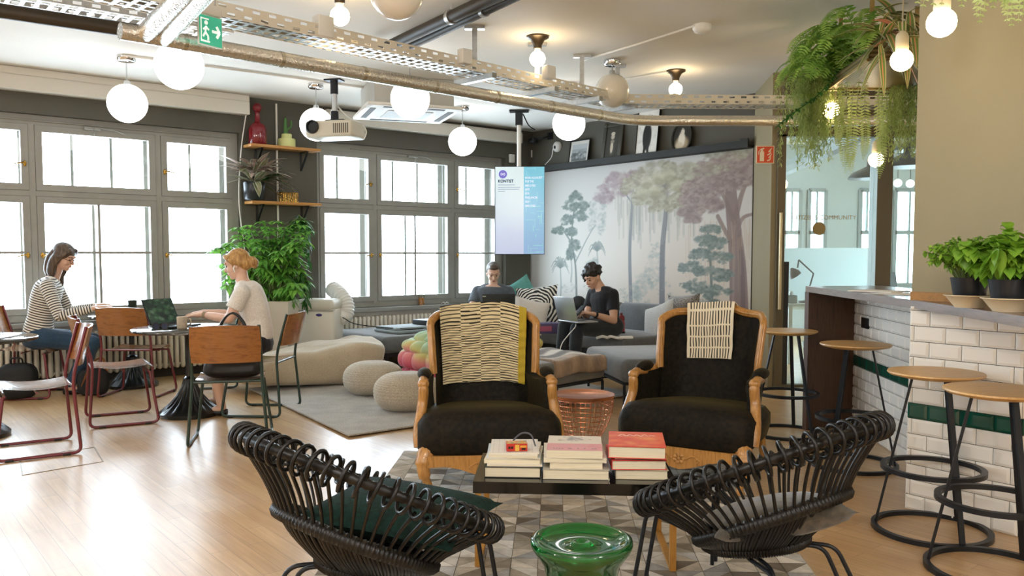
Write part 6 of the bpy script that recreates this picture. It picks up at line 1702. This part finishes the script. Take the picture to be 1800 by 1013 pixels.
o = mb.build('eyeglasses', mat('dark_red_glasses', '#5a2a22', .3), t); o.data.transform(Matrix.Translation(off))
# --- blonde woman at the round table
def hair_bun(b, P, Rm, S, J):
    b.ball(P(0, -.024, .04), (.084*S, .098*S, .088*S), 22, 14, rot=Rm)
    b.ball(P(0, -.07, -.01), (.07*S, .055*S, .06*S), 16, 10, rot=Rm)
    for k in range(7):
        a = 2*PI*k/7; b.ball(P(.03*math.cos(a), -.135, -.02+.028*math.sin(a)), (.026*S, .028*S, .026*S), 10, 8, rot=Rm)
    b.ball(P(0, -.14, -.02), .036*S, 12, 8)
    for s in (-1, 1):
        b.tube(spline([P(s*.02, .072, .085), P(s*.06, .045, .06), P(s*.08, .0, .02), P(s*.07, -.05, -.02)], 4), .019*S, 8)
        b.tube([P(s*.078, .02, .0), P(s*.08, .018, -.06)], .005*S, 6)
J = jat(7.05, head=(416, 465), neck=(426, 496), chest=(437, 518), waist=(452, 562), pelvis=(453, 603), shL=(425, 515, -.2), shR=(437, 511, .18), elL=(402, 561, -.24), elR=(414, 553, .2), wrL=(355, 553, -.12), wrR=(358, 549, .10),
        hipL=(452, 604, -.1), hipR=(452, 604, .1), knL=(372, 612, -.10), knR=(377, 608, .12), anL=(390, 718, -.12), anR=(383, 704, .14), toeL=(362, 731, -.12), toeR=(358, 712, .14))
J['face'] = Vector((-.96, -.06, -.26)); J['hdL'] = Vector((-1, .15, -.12)); J['hdR'] = Vector((-1, -.1, -.12))
t, P, Rm, off = person('blonde woman with a bun in a white T-shirt and black skirt at the round table', J, 1.04, SK, True, weave('white_cotton', '#d8d0c6', '#efe9e1', 120, .9, .2, .2), 'short', blackcloth, M_shoe, hair_bun, hairm('golden_hair', '#8f6430', '#d3a765'), mat('blond_brow', '#8a6a42', .7), leg_to='knee')
mb = MB(); w_ = J['wrL']; d = (J['elL']-w_).normalized(); mb.tube([w_+d*.025, w_+d*.05], .031, 14); o = mb.build('wrist_watch', mat('watch_strap', '#8f7a5c', .5), t); o.data.transform(Matrix.Translation(off))
mb = MB(); mb.tube(spline([P(-.082, .0, -.015), P(-.086, .01, -.03), P(-.08, .012, -.06)], 4), .006, 8); o = mb.build('earbud', M_plastic, t); o.data.transform(Matrix.Translation(off))
# --- woman with the silver laptop on the sofa
def hair_curly(b, P, Rm, S, J):
    b.ball(P(0, -.02, .045), (.084*S, .10*S, .085*S), 20, 12, rot=Rm)
    rr = random.Random(3)
    for k in range(85):
        a, z = rr.uniform(0, 2*PI), rr.uniform(-.35, 1)
        q = (.083*math.cos(a)*math.sqrt(max(0, 1-z*z)), -.02+.10*math.sin(a)*math.sqrt(max(0, 1-z*z)), .045+.092*z)
        if q[1] > .045 and q[2] < .055: continue
        b.ball(P(*q), rr.uniform(.013, .021)*S, 8, 6)
    for k in range(8): b.ball(P(.02+.05*rr.random(), .075+.01*rr.random(), .075-.02*k*.6), .013*S, 8, 6)
J = jat(9.4, head=(1042, 487), neck=(1055, 506), chest=(1062, 528), waist=(1066, 561), pelvis=(1070, 574), shL=(1077, 518, -.12), shR=(1043, 516, .12), elL=(1079, 564, -.22), elR=(1031, 556, .05), wrL=(1042, 552, -.42), wrR=(1024, 550, -.32),
        hipL=(1077, 576, -.08), hipR=(1062, 576, .06), knL=(1014, 578, -.52), knR=(992, 574, -.36), anL=(1008, 660, -.55), anR=(984, 653, -.36), toeL=(988, 672, -.68), toeR=(966, 664, -.48))
J['face'] = Vector((-.72, -.52, -.46)); J['hdL'] = Vector((-.85, .1, .12)); J['hdR'] = Vector((-.6, -.5, .1))
t, P, Rm, off = person('woman with short dark curls in a black T-shirt looking at her phone on the sofa', J, 1.1, SK2, True, blackcloth, 'short', weave('charcoal_trousers', '#202327', '#34383c', 160, .9, .2, .3), M_shoe, hair_curly, hairm('black_curls', '#141210', '#332c28'), M_black, curl=1.)
mb = MB(); w_ = J['wrL']; d = (J['elL']-w_).normalized(); mb.tube([w_+d*.03, w_+d*.055], .035, 14); o = mb.build('wrist_watch', M_black, t); o.data.transform(Matrix.Translation(off))
ph = atd(1019, 546, 8.98)
mb = MB(); mb.box((0, 0, 0), (.075, .012, .15), .004); tag(mb.build('phone', M_black, loc=ph, rot=(R(-50), 0, R(-55))), 'dark phone in the hands of the woman on the sofa', 'phone')
lc = atd(1016, 566, 8.78)
lp2, lid2 = laptop('silver laptop on the knees of the woman on the sofa', (lc.x, lc.y, lc.z), (.86, .5), M_laysilver, M_key, M_key, .37, .26, 14)
mb = MB(); p = atd(1012, 566, 8.75); mb.tube(spline([p, atd(1011, 575, 8.6), atd(1000, 588, 8.55), atd(988, 604, 8.55), atd(983, 622, 8.5)], 6), .005, 6); tag(mb.build('laptop_cable', M_plastic), 'thin white cable hanging from the silver laptop over her knee', 'cable')
# --- man behind the black laptop
def hair_short(b, P, Rm, S, J):
    b.ball(P(0, -.026, .048), (.080*S, .094*S, .078*S), 20, 12, rot=Rm)
    b.ball(P(0, .02, .09), (.06*S, .06*S, .035*S), 16, 8, rot=Rm)
    for s in (-1, 1): b.tube([P(s*.072, .0, .05), P(s*.075, -.005, .0)], .012*S, 8)
J = jat(10.75, head=(867, 480), neck=(867, 500), chest=(866, 517), waist=(866, 541), pelvis=(866, 558), shR=(840, 513, -.0), shL=(893, 513, .08), elR=(829, 546, -.12), elL=(907, 546, -.02), wrR=(846, 556, -.42), wrL=(895, 558, -.36),
        hipR=(858, 560, -.03), hipL=(875, 560, .03), knR=(868, 563, -.62), knL=(907, 561, -.56), anR=(872, 634, -.66), anL=(912, 631, -.6), toeR=(888, 652, -.85), toeL=(926, 647, -.78))
J['face'] = Vector((.12, -.86, -.42))
person('man with short hair in a dark grey T-shirt behind a black laptop by the window', J, 1.1, SK, False, weave('dark_grey_cotton', '#484e55', '#666d75', 140, .9, .2, .3), 'short', weave('dark_blue_trousers', '#23282f', '#3a4048', 160, .9, .2, .3), M_shoe, hair_short, hairm('short_brown_hair', '#3b3029', '#6a5a4c'), mat('man_brow', '#4a3a2e', .7))
lc = atd(875, 556, 10.1)
lp3, lid3 = laptop('black laptop on the knees of the man, seen from its lid', (lc.x, lc.y+.12, lc.z-.03), (.03, 1), M_lapblack, M_key, M_key, .40, .29, 10)
lp3.rotation_euler = (0, 0, R(4)+PI)
mb = MB(); mb.slab((-.165, .0, 0), (-.125, .0008, .012)); o = mb.build('lid_badge', M_laysilver, lid3, rot=None); o.data.transform(Matrix.Translation((.32, .29/2-.002, .018)) @ Matrix.Rotation(-R(10), 4, 'X') @ Matrix.Translation((0, .0046, .255)))
# ------------------------------------------------------------------ plants
def leaf_mat(key, dark, light, rough=.45, trans=.25):
    m, nt, b = _new(key)
    n = _noise(nt, _tex(nt), 9, 3); nt.links.new(_ramp(nt, n, [(.3, dark), (.7, light)]), b.inputs[0])
    b.inputs['Roughness'].default_value = rough
    tr = nt.nodes.new('ShaderNodeBsdfTranslucent'); mx = nt.nodes.new('ShaderNodeMixShader'); mx.inputs[0].default_value = trans
    nt.links.new(_ramp(nt, n, [(.3, dark), (.7, light)]), tr.inputs[0])
    o = [q for q in nt.nodes if q.type == 'OUTPUT_MATERIAL'][0]
    nt.links.new(b.outputs[0], mx.inputs[1]); nt.links.new(tr.outputs[0], mx.inputs[2]); nt.links.new(mx.outputs[0], o.inputs[0])
    return m
LG = leaf_mat('fresh_green_leaf', '#45862f', '#93c858', .4, .4); LD = leaf_mat('deep_green_leaf', '#1f4a1c', '#3f7a2c'); LB = leaf_mat('basil_leaf', '#5f9428', '#a3cc4a', .4, .4)
LF = leaf_mat('fern_leaf', '#6a9c38', '#b0d068', .5, .45); LP = leaf_mat('pale_fern_leaf', '#96ab55', '#cdd894', .6, .4)
M_stem = mat('plant_stem', '#5d6b35', .6); M_soil = mat('potting_soil', '#2e241b', .95)
def leaf(mb, p, d, up, L, W, droop=.3, n=4, fold=.15):
    """pointed leaf blade from p along d, bending towards the ground"""
    d = d.normalized(); s = d.cross(up)
    s = s.normalized() if s.length > 1e-4 else d.orthogonal().normalized()
    nn = s.cross(d); vs, fs = [], []
    for i in range(n+1):
        t = i/n; w = W*math.sin(PI*min(1, t*.93+.07))**.8*(1 if i < n else 0)+.0004
        c = p+d*L*t+Vector((0, 0, -droop*L*t*t))
        vs += [c-s*w+nn*fold*w, c, c+s*w+nn*fold*w]
    for i in range(n):
        a = i*3; fs += [(a, a+1, a+4, a+3), (a+1, a+2, a+5, a+4)]
    mb.add(vs, fs)
def frond(mb, pts, pin, W, k=26, droop=.2, narrow=.22):
    """fern frond: pinnae on both sides of a curved rib"""
    P = spline(pts, 8); m = len(P)
    mb.tube(P, [.003*(1-.7*i/m) for i in range(m)], 4)
    for q in range(k):
        u = (q+.5)/k*(m-1); i = min(m-2, int(u)); p = P[i].lerp(P[i+1], u-i); tg = (P[i+1]-P[i]).normalized()
        side = tg.cross(Vector((0, 0, 1)))
        side = side.normalized() if side.length > .45 else (Vector((1, 0, 0))-tg*tg.x).normalized()
        f = q/k; L = W*(math.sin(PI*(.12+.86*f))**.8)
        for s in (-1, 1): leaf(mb, p, side*s+tg*.35, tg.cross(side)*s, L, L*narrow, droop, 2, .1)
rp = random.Random(21)
def rv(a=1.): return Vector((rp.uniform(-a, a), rp.uniform(-a, a), rp.uniform(-a, a)))
# tall umbrella plant in a white pot behind the blonde woman
b0 = atd(480, 560, 9.15); t = thing('potted_tree', 'big bushy green umbrella plant in a white planter behind the blonde woman', 'potted plant', (b0.x, b0.y, 0))
mb = MB(); mb.M = Matrix(); rings = []
for w_, z in ((.19, 0), (.2, .01), (.23, .84), (.24, .85), (.22, .85), (.215, .80)): rings.append([Vector((x*w_, y*w_, z)) for x, y in ((-1, -1), (1, -1), (1, 1), (-1, 1))])
mb.loft(rings); mb.build('planter', mat('white_planter', '#e2ddd2', .45), t)
mb = MB(); mb.slab((-.21, -.21, .78), (.21, .21, .80)); mb.build('soil', M_soil, t)
stems, fol = MB(), MB()
def tocal(px, py, D): return atd(px, py, D)-Vector((b0.x, b0.y, 0))
tips = [(400, 430), (395, 470), (420, 415), (440, 405), (455, 440), (470, 420), (400, 500), (430, 460), (500, 450), (520, 470), (500, 500), (520, 510), (470, 480), (450, 500), (485, 430), (470, 520), (510, 530), (440, 530), (415, 455), (535, 430), (490, 400), (525, 395), (540, 410), (500, 410), (520, 440), (455, 470), (385, 440), (410, 480), (480, 460), (495, 480), (530, 490), (465, 400), (430, 490), (480, 505), (455, 425), (508, 465)]
for k, (x, y) in enumerate(tips):
    e = tocal(x+rp.uniform(-5, 5), y+rp.uniform(-5, 5), 9.15+rp.uniform(-.38, .38)); s0 = Vector((rp.uniform(-.06, .06), rp.uniform(-.06, .06), .8))
    mid = s0.lerp(e, .5)+Vector((0, 0, .12)); sp = spline([s0, mid, e], 6); stems.tube(sp, [.011*(1-.6*i/len(sp)) for i in range(len(sp))], 5)
    for w in range(9):
        c = sp[-1-(w % 8)]+rv(.05)+Vector((0, 0, .03)); n = 7; ph = rp.uniform(0, 6)
        od = (c-Vector((0, 0, 1.2))).normalized()
        stems.tube([sp[-1-(w % 8)], c], .003, 4)
        for q in range(n):
            a = ph+2*PI*q/n; d = Vector((math.cos(a), math.sin(a), rp.uniform(-.35, .1)))+od*.4
            leaf(fol, c, d, Vector((0, 0, 1)), rp.uniform(.09, .145), .022, .45, 3)
stems.build('stem', M_stem, t); fol.build('foliage', LG, t, sharp=180)
# long bare branch with narrow leaves rising in front of the shelves
stems, fol = MB(), MB()
for pts in (((470, 520), (490, 440), (505, 400), (525, 385), (538, 400), (545, 460)), ((480, 520), (510, 470), (530, 420), (540, 395), (525, 378)), ((500, 520), (528, 480), (540, 500), (536, 530))):
    sp = spline([tocal(x, y, 9.2+.1*i) for i, (x, y) in enumerate(pts)], 8); stems.tube(sp, .007, 5)
    for i in range(4, len(sp), 1):
        for s in (0, 1): leaf(fol, sp[i], rv()+Vector((0, 0, -.5)), Vector((0, 0, 1)), rp.uniform(.09, .15), .017, .5, 3)
stems.build('branch', M_stem, t); fol.build('branch_leaves', LD, t, sharp=180)
# striped-leaf plant on the lower shelf
def striped_leaf():
    m, nt, b = _new('cream_striped_leaf'); a = nt.nodes.new('ShaderNodeAttribute'); a.attribute_name = 'paint'
    nt.links.new(a.outputs['Color'], b.inputs[0]); b.inputs['Roughness'].default_value = .4
    return m
M_strleaf = striped_leaf()
def striped(mb, cols, p, d, L, W, droop, pal):
    d = d.normalized(); s = d.cross(Vector((0, 0, 1))); s = s.normalized() if s.length > 1e-3 else Vector((1, 0, 0)); n = 7; nn = s.cross(d); vs, fs = [], []; ws = (-1, -.62, -.25, 0, .25, .62, 1)
    for i in range(n+1):
        t_ = i/n; w = W*math.sin(PI*min(1, t_*.9+.1))**.7*(1 if i < n else .02); c = p+d*L*t_+Vector((0, 0, -droop*L*t_*t_))
        for k, q in enumerate(ws): vs.append(c+s*w*q+nn*.18*w*abs(q)); cols.append(Art.c(pal[(0, 1, 2, 3, 2, 1, 0)[k]]))
    for i in range(n):
        for k in range(6): a = i*7+k; fs.append((a, a+1, a+8, a+7))
    mb.add(vs, fs)
q = onshelf(447, 340, .28); t = thing('potted_plant', 'plant with cream and pink striped leaves in a dark pot on the lower shelf', 'potted plant', (q.x, q.y, z2+.0005))
mb = MB(); mb.lathe([(0, 0), (.09, 0), (.115, .02), (.125, .20), (.118, .21), (.11, .20), (0, .19)], 28); mb.build('pot', mat('dark_glazed_pot', '#23262a', .3), t)
mb = MB(); cols = []; PAL = ['#e6dfd0', '#7a6a5c', '#cdbfae', '#b5656c']
for k in range(64):
    a = 2*PI*rp.random(); el = rp.uniform(-.25, 1.1); d = Vector((math.cos(a)*math.cos(el), math.sin(a)*math.cos(el), math.sin(el)))
    if d.dot(V) < -.1: d = d-2*V*d.dot(V)
    p = Vector((0, 0, .19+.18*rp.random()))+Vector((d.x, d.y, 0))*.05; striped(mb, cols, p, d, rp.uniform(.28, .5), rp.uniform(.03, .045), rp.uniform(.05, .55), PAL if k % 3 else ['#d9d2c0', '#5d6b45', '#7d8a5a', '#a9757a'])
o = mb.build('foliage', M_strleaf, t, sharp=180); paint_attr(o, lin(np.array(cols)))
mb = MB()
for k in range(26): leaf(mb, Vector((.08, .03, .2)), Vector((rp.uniform(-.1, 1), rp.uniform(-.5, .5), rp.uniform(.4, 1.6))), Vector((0, 0, 1)), rp.uniform(.25, .45), .035, .4, 4)
mb.build('green_foliage', LD, t, sharp=180)
# herbs on the bar
def herb(label, x, y, hgt, spread, nst, lw, ll, m, group='potted herbs on the bar counter'):
    z = 1.1125; t = thing('herb_pot', label, 'potted plant', (x, y, z), 0, group)
    mb = MB(); mb.lathe([(0, 0), (.058, 0), (.06, .004), (.098, .052), (.105, .054), (.106, .058), (.09, .056), (.055, .010), (0, .010)], 36); mb.build('saucer_bowl', mat('beige_saucer', '#d8c8a8', .5), t)
    mb = MB(); mb.lathe([(0, .012), (.058, .012), (.062, .03), (.078, .125), (.08, .135), (.074, .135), (.07, .12), (0, .118)], 32); mb.build('pot', mat('black_plastic_pot', '#1b1d22', .35), t)
    st_, fo = MB(), MB()
    for k in range(nst):
        a = 2*PI*rp.random(); r = spread*math.sqrt(rp.random()); e = Vector((r*math.cos(a), r*math.sin(a), .15+hgt*rp.uniform(.45, 1)*(1-.35*r/spread))); s0 = Vector((e.x*.25, e.y*.25, .115))
        sp = spline([s0, s0.lerp(e, .55)+Vector((0, 0, .04)), e], 5); st_.tube(sp, .0022, 4)
        for i in range(3, len(sp)):
            for w in range(3): leaf(fo, sp[i], rv()+Vector((0, 0, .15)), Vector((0, 0, 1)), ll*rp.uniform(.7, 1.2), lw*rp.uniform(.8, 1.2), .5, 4, .3)
    st_.build('stem', M_stem, t); fo.build('foliage', m, t, sharp=180)
p = atz(1703, 541, 1.112); herb('herb with small round leaves in a black pot, left one on the counter', p.x, p.y, .19, .19, 120, .008, .021, LB)
p = atz(1772, 548, 1.112); herb('broad-leaved basil in a black pot on the counter beside the small-leaved herb', p.x, p.y-.0, .20, .19, 46, .026, .065, LB)
p2 = Vector((p.x+.16, p.y-.16, 0)); herb('tall light green herb cut by the right edge of the frame', p2.x, p2.y, .30, .17, 50, .018, .045, LB)
# papers on the bar
t = thing('paper_sheets', 'loose white papers lying on the bar counter beside the pillar', 'paper', (2.34, 5.0, 1.1125), .2)
mb = MB(); mb.box((0, 0, .002), (.21, .30, .003)); mb.build('sheet', MATS['paper_white'], t)
mb = MB(); mb.box((.06, .3, .006), (.21, .30, .008), 0, rot=Matrix.Rotation(.4, 3, 'Z')); mb.build('brochure', MATS['paper_white'], t)
# hanging planter over the bar
z0 = 2.62; X0 = atz(1455, 157, z0).x; Y1 = atz(1455, 157, z0).y
def mesh_metal():
    m, nt, b = _new('perforated_brass_sheet')
    ck = nt.nodes.new('ShaderNodeTexChecker'); nt.links.new(_tex(nt, 'Object', (1, 1, 1), (0, 0, R(45))), ck.inputs[0]); ck.inputs['Scale'].default_value = 70
    nt.links.new(_ramp(nt, ck.outputs[1], [(.4, '#a08c63'), (.6, '#6d5c3c')]), b.inputs[0]); b.inputs['Metallic'].default_value = .5; b.inputs['Roughness'].default_value = .4
    return m
t = thing('hanging_planter', 'long perforated metal planter hanging over the bar, full of ferns', 'planter', (X0, Y1, z0), math.atan2(.0957, .9954)*-1)
LP_ = .95; W_ = .62
mb = MB()
mb.slab((0, -LP_, 0), (W_, 0, .01)); mb.slab((-.0, -LP_, 0), (.012, 0, .07)); mb.slab((W_-.012, -LP_, 0), (W_, 0, .16)); mb.slab((0, -.012, 0), (W_, 0, .16)); mb.slab((0, -LP_, 0), (W_, -LP_+.012, .16))
mb.build('trough', mesh_metal(), t)
mb = MB(); mb.tube([(0, 0, .005), (W_, 0, .005)], .02, 12); mb.tube([(0, -LP_, .005), (0, 0, .005)], .012, 10); mb.build('rolled_edge', mat('satin_brass', '#a8905c', .35, .8), t)
for x, y in ((.03, -.2), (.03, -.9), (W_-.05, -.2), (W_-.05, -.9)): mb = MB(); mb.slab((x-.014, y-.006, .0), (x+.014, y+.006, 3.17-z0)); mb.build('hanger_bar', MATS['satin_brass'], t)
mb = MB()
def loc(px, py, D): return t.matrix_basis.inverted() @ atd(px, py, D)
# upright and arching ferns on the left side of the trough
for k in range(46):
    s0 = Vector((rp.uniform(.0, .25), rp.uniform(-.85, .05), .06)); a = rp.uniform(PI*.55, PI*1.35); L = rp.uniform(.35, .6); d = Vector((math.cos(a), math.sin(a)*.8, 0)); up = rp.uniform(.1, .42)
    frond(mb, [s0, s0+d*L*.45+Vector((0, 0, up*.75)), s0+d*L*.85+Vector((0, 0, up*.55)), s0+d*L*1.05+Vector((0, 0, up*.5-.12))], .1, .088, 24, .1, .15)
mb.build('fern_foliage', LF, t, sharp=180)
mb = MB()
for px, py, L in ((1490, 160, .55), (1500, 160, .62), (1510, 160, .6), (1520, 160, .5), (1545, 160, .62), (1552, 160, .66), (1560, 160, .5), (1482, 160, .4)):
    s0 = loc(px, py, Y1-.02-rp.uniform(0, .3)); frond(mb, [s0+Vector((0, 0, .1)), s0+Vector((rp.uniform(-.02, .02), .03, -L*.3)), s0+Vector((rp.uniform(-.04, .04), .03, -L*.7)), s0+Vector((rp.uniform(-.04, .04), .02, -L))], .1, .05, 34, .05, .15)
mb.build('hanging_fronds', LP, t, sharp=180)
mb = MB()
for k in range(170):                                             # wispy pale trailing plant
    if k % 5 < 3: px = rp.gauss(1428, 18); py = 150; D = Y1-.05+rp.uniform(-.1, .15); L = rp.uniform(.25, .62)
    else: px = rp.uniform(1565, 1625); py = 155; D = Y1-.05+rp.uniform(-.15, .1); L = rp.uniform(.15, .55)
    p = loc(px, py, D); pts = [p+Vector((rp.uniform(.0, .1), 0, .1)), p, p+Vector((rp.uniform(-.04, .04), 0, -L*.5)), p+Vector((rp.uniform(-.06, .06), 0, -L))]
    sp = spline(pts, 6); mb.tube(sp, .0015, 3)
    for q in sp[4:]:
        for w in range(4): leaf(mb, q+rv(.012), rv()+Vector((0, 0, -.2)), Vector((0, 0, 1)), .035, .004, .2, 2)
mb.build('trailing_foliage', LP, t, sharp=180)
mb = MB(); cols = []; PAL2 = ['#ddd2a8', '#5d7438', '#6f8a44', '#d98a72']; PAL3 = ['#d9c9a0', '#b56a58', '#c47e66', '#e0a088']
for k in range(64):
    c = loc(rp.uniform(1535, 1605), rp.uniform(20, 85), Y1-LP_-.1+rp.uniform(-.12, .04)); a = rp.uniform(0, 2*PI); d = Vector((math.cos(a), -.3*abs(math.sin(a)), rp.uniform(-.9, .8)))
    striped(mb, cols, c, d, rp.uniform(.16, .30), rp.uniform(.02, .034), rp.uniform(.2, .7), PAL3 if k % 6 == 0 else PAL2)
o = mb.build('variegated_foliage', M_strleaf, t, sharp=180); paint_attr(o, lin(np.array(cols)))
mb = MB(); sp = spline([loc(1478, 120, 6.2), loc(1440, 165, 6.2), loc(1400, 195, 6.2), loc(1368, 220, 6.2)], 10); mb.tube(sp, .004, 5)
for q in sp:
    for w in range(3): leaf(mb, q, rv(), Vector((0, 0, 1)), .035, .01, .2, 2)
mb.build('trailing_vine', LD, t, sharp=180)
# second planter, nearer, only its lowest ferns reach into the frame
zq = 2.62; t2 = thing('hanging_planter', 'second hanging planter whose fern tips reach into the upper right corner', 'planter', (1.55, 2.55, zq), math.atan2(.0957, .9954)*-1)
mb = MB()
for a, b in (((0, 0, 0), (.5, 1., .01)), ((0, 0, 0), (.012, 1., .16)), ((.488, 0, 0), (.5, 1., .16)), ((0, 0, 0), (.5, .012, .16)), ((0, .988, 0), (.5, 1., .16))): mb.slab(a, b)
mb.build('trough', MATS['perforated_brass_sheet'], t2)
for x, y in ((.05, .2), (.45, .8)): mb = MB(); mb.slab((x-.014, y-.006, 0), (x+.014, y+.006, 3.17-zq)); mb.build('hanger_bar', MATS['satin_brass'], t2)
mb = MB(); inv = t2.matrix_basis.inverted()
for px, py in ((1722, 42), (1716, 30), (1770, 40), (1778, 48), (1790, 40), (1765, 25), (1640, 12), (1655, 10), (1690, 14), (1622, 14), (1745, 16), (1798, 30), (1612, 8), (1730, 22)):
    e = inv @ atd(px, py, 3.15+rp.uniform(-.2, .2)); s0 = Vector((e.x*.6+.1, max(.1, min(.9, e.y)), .12))
    frond(mb, [s0, s0.lerp(e, .35)+Vector((0, 0, .12)), s0.lerp(e, .8)+Vector((0, 0, .1)), e], .1, .05, 26)
mb.build('fern_foliage', LP, t2, sharp=180)
# ------------------------------------------------------------------ furniture behind the glass
M_dw = mat('office_white_laminate', '#dfe3e0', .4)
t = thing('desk_screen', 'pale blue-white partition board behind the desk in the glass office', 'partition', (4.1, 11.0, 0))
mb = MB(); mb.slab((-.75, -.02, .62), (.75, .02, 1.44)); mb.build('board', mat('pale_blue_board', '#d3e2e2', .6), t)
for x in (-.6, .6): mb = MB(); mb.slab((x-.03, -.03, 0), (x+.03, .03, .63)); mb.build('leg', M_dw, t)
t = thing('office_desk', 'white office desk with a black lamp behind the glass door', 'desk', (3.88, 10.55, 0))
mb = MB(); mb.slab((-.5, -.35, .715), (.9, .35, .745)); mb.build('desk_top', M_dw, t)
for x, y in ((-.45, -.3), (-.45, .3), (.85, -.3), (.85, .3)): mb = MB(); mb.slab((x-.025, y-.025, 0), (x+.025, y+.025, .72)); mb.build('leg', M_dw, t)
c = atd(1416, 519, 10.5); t = thing('desk_lamp', 'black jointed desk lamp on the office desk behind the glass', 'lamp', (c.x, 10.5, .7455))
q = lambda px, py: atd(px, py, 10.5)-Vector((c.x, 10.5, .7455))
mb = MB(); mb.lathe([(0, 0), (.09, 0), (.09, .02), (.02, .03), (0, .03)], 24); mb.build('base', M_black, t)
mb = MB(); mb.tube([(0, 0, .02), q(1430, 481), q(1404, 457)], .011, 8); mb.build('arm', M_black, t)
mb = MB(); h = q(1399, 478); mb.tube([q(1404, 457), h+Vector((.02, 0, .05))], .01, 8); mb.M = Matrix.Translation(h+Vector((0, 0, -.05))) @ Matrix.Rotation(R(-35), 4, 'Y'); mb.lathe([(.075, 0), (.07, .04), (.045, .08), (.02, .11), (0, .115)], 24); mb.build('lamp_shade', M_blackmetal, t)
t = thing('waste_bin', 'dark waste bin with a liner on the floor of the glass office', 'bin', (atd(1404, 620, 10.3).x, 9.75, 0))
mb = MB(); mb.lathe([(0, 0), (.11, 0), (.14, .32), (.135, .32), (.105, .01), (0, .01)], 24); mb.build('bin_body', mat('dark_bin', '#2b2e2e', .5), t)
mb = MB(); mb.lathe([(.14, .26), (.15, .33), (.13, .335), (.125, .30)], 24, cap=False); mb.build('bin_liner', mat('bin_liner', '#9aa3a2', .5), t)
t = thing('tissue_box', 'small dark box on the office desk left of the lamp', 'box', (atd(1391, 515, 10.4).x, 10.4, .7455)); mb = MB(); mb.box((0, 0, .05), (.12, .12, .1), .01); mb.build('carton', mat('grey_carton', '#7d8684', .6), t)
mb = MB(); mb.ball((0, 0, .12), (.03, .03, .04), 8, 6); mb.build('tissue', M_dw, t)
def pendant(label, px, py, D, r=.30):
    p = atd(px, py, D); t = thing('office_pendant', label, 'lamp', p, 0, 'dark metal pendants in the glass office')
    mb = MB(); mb.lathe([(r, -.02), (r, 0), (r*.82, .06), (r*.5, .10), (r*.18, .14), (r*.16, .24), (0, .25)], 32); mb.build('lamp_shade', mat('dark_pendant_metal', '#3b3f3d', .4, .5), t)
    mb = MB(); mb.tube([(0, 0, .24), (0, 0, 3.17-p.z)], .008, 6); mb.build('cord', M_black, t)
pendant('dark metal pendant shade behind the left glass pane', 1530, 312, 10.7, .27); pendant('dark metal pendant shade behind the right glass pane beside the pillar', 1595, 291, 9.2, .25); pendant('higher dark pendant shade at the back of the office, right glass pane', 1612, 262, 11.5)
for px, py, lab in ((1578, 322, 'left of two small globe lamps at the back of the office'), (1600, 323, 'right of two small globe lamps at the back of the office')):
    p = atd(px, py, 12.8); t = thing('office_globe', lab, 'lamp', p, 0, 'small globes in the glass office')
    mb = MB(); mb.ball((0, 0, 0), .062, 16, 10); mb.build('glass_globe', M_lamp, t, sharp=180)
    mb = MB(); mb.tube([(0, 0, .06), (0, 0, 3.17-p.z)], .005, 6); mb.build('cord', M_black, t)
t = thing('office_chair', 'dark office chair behind the right glass pane', 'chair', (atd(1585, 500, 9.6).x, 9.6, 0), .5)
mb = MB(); mb.box((0, 0, .48), (.48, .48, .07), .03, 3); mb.build('seat', M_black, t)
mb = MB(); mb.box((0, .22, .85), (.44, .06, .6), .025, 3, Matrix.Rotation(R(-8), 3, 'X')); mb.build('backrest', mat('dark_grey_mesh', '#3d4444', .7), t)
mb = MB(); mb.tube([(0, 0, .08), (0, 0, .46)], .03, 12)
for k in range(5): mb.bar((0, 0, .09), (.28*math.cos(k*1.257), .28*math.sin(k*1.257), .07), .04, .03)
mb.build('swivel_base', M_black, t)
for k in range(5): mb = MB(); mb.ball((.28*math.cos(k*1.257), .28*math.sin(k*1.257), .03), .03, 10, 6); mb.build('caster', M_black, t)
# ------------------------------------------------------------------ camera, sky, render look
cd = bpy.data.cameras.new('camera'); cam = bpy.data.objects.new('camera', cd); COL.objects.link(cam)
cd.sensor_width = 36; cd.lens = FP/1800*36; cd.shift_y = (CY-506.5)/1800
cam.location = (0, 0, EYE); cam.rotation_euler = (PI/2-PITCH, 0, 0); SC.camera = cam
cd.clip_start = .05; cd.clip_end = 200
w = bpy.data.worlds.new('World'); SC.world = w; w.use_nodes = True
bg = w.node_tree.nodes['Background']; bg.inputs[0].default_value = (*hexc('#e4eeff'), 1); bg.inputs[1].default_value = SKY
def portal(name, loc, rot, sx, sy):
    l = bpy.data.lights.new(name, 'AREA'); l.shape = 'RECTANGLE'; l.size = sx; l.size_y = sy; l.cycles.is_portal = True
    o = bpy.data.objects.new(name, l); COL.objects.link(o); o.location = loc; o.rotation_euler = rot
for k, (a, _, _, b) in enumerate(WINS):
    portal('daylight_portal', win((a+b)/2, (WT+WB)/2, -.33), (PI/2, 0, RZ_WIN+PI), b-a, WT-WB)
# emission of an area light points along local -z: (PI/2,0,RZ) turns -z to +y of the wall frame, so +PI faces the room
portal('daylight_portal', (6.0, 13.95, 1.6), (PI/2, 0, PI), 3.5, 1.6)
SC.view_settings.view_transform = 'Standard'; SC.view_settings.look = 'None'; SC.view_settings.gamma = 1; SC.view_settings.use_curve_mapping = False
SC.view_settings.exposure = EXPO
SC.cycles.max_bounces = 8; SC.cycles.diffuse_bounces = 4; SC.cycles.glossy_bounces = 4; SC.cycles.transmission_bounces = 8; SC.cycles.transparent_max_bounces = 12
SC.cycles.sample_clamp_indirect = 6; SC.cycles.use_denoising = True; SC.cycles.caustics_reflective = False; SC.cycles.caustics_refractive = False
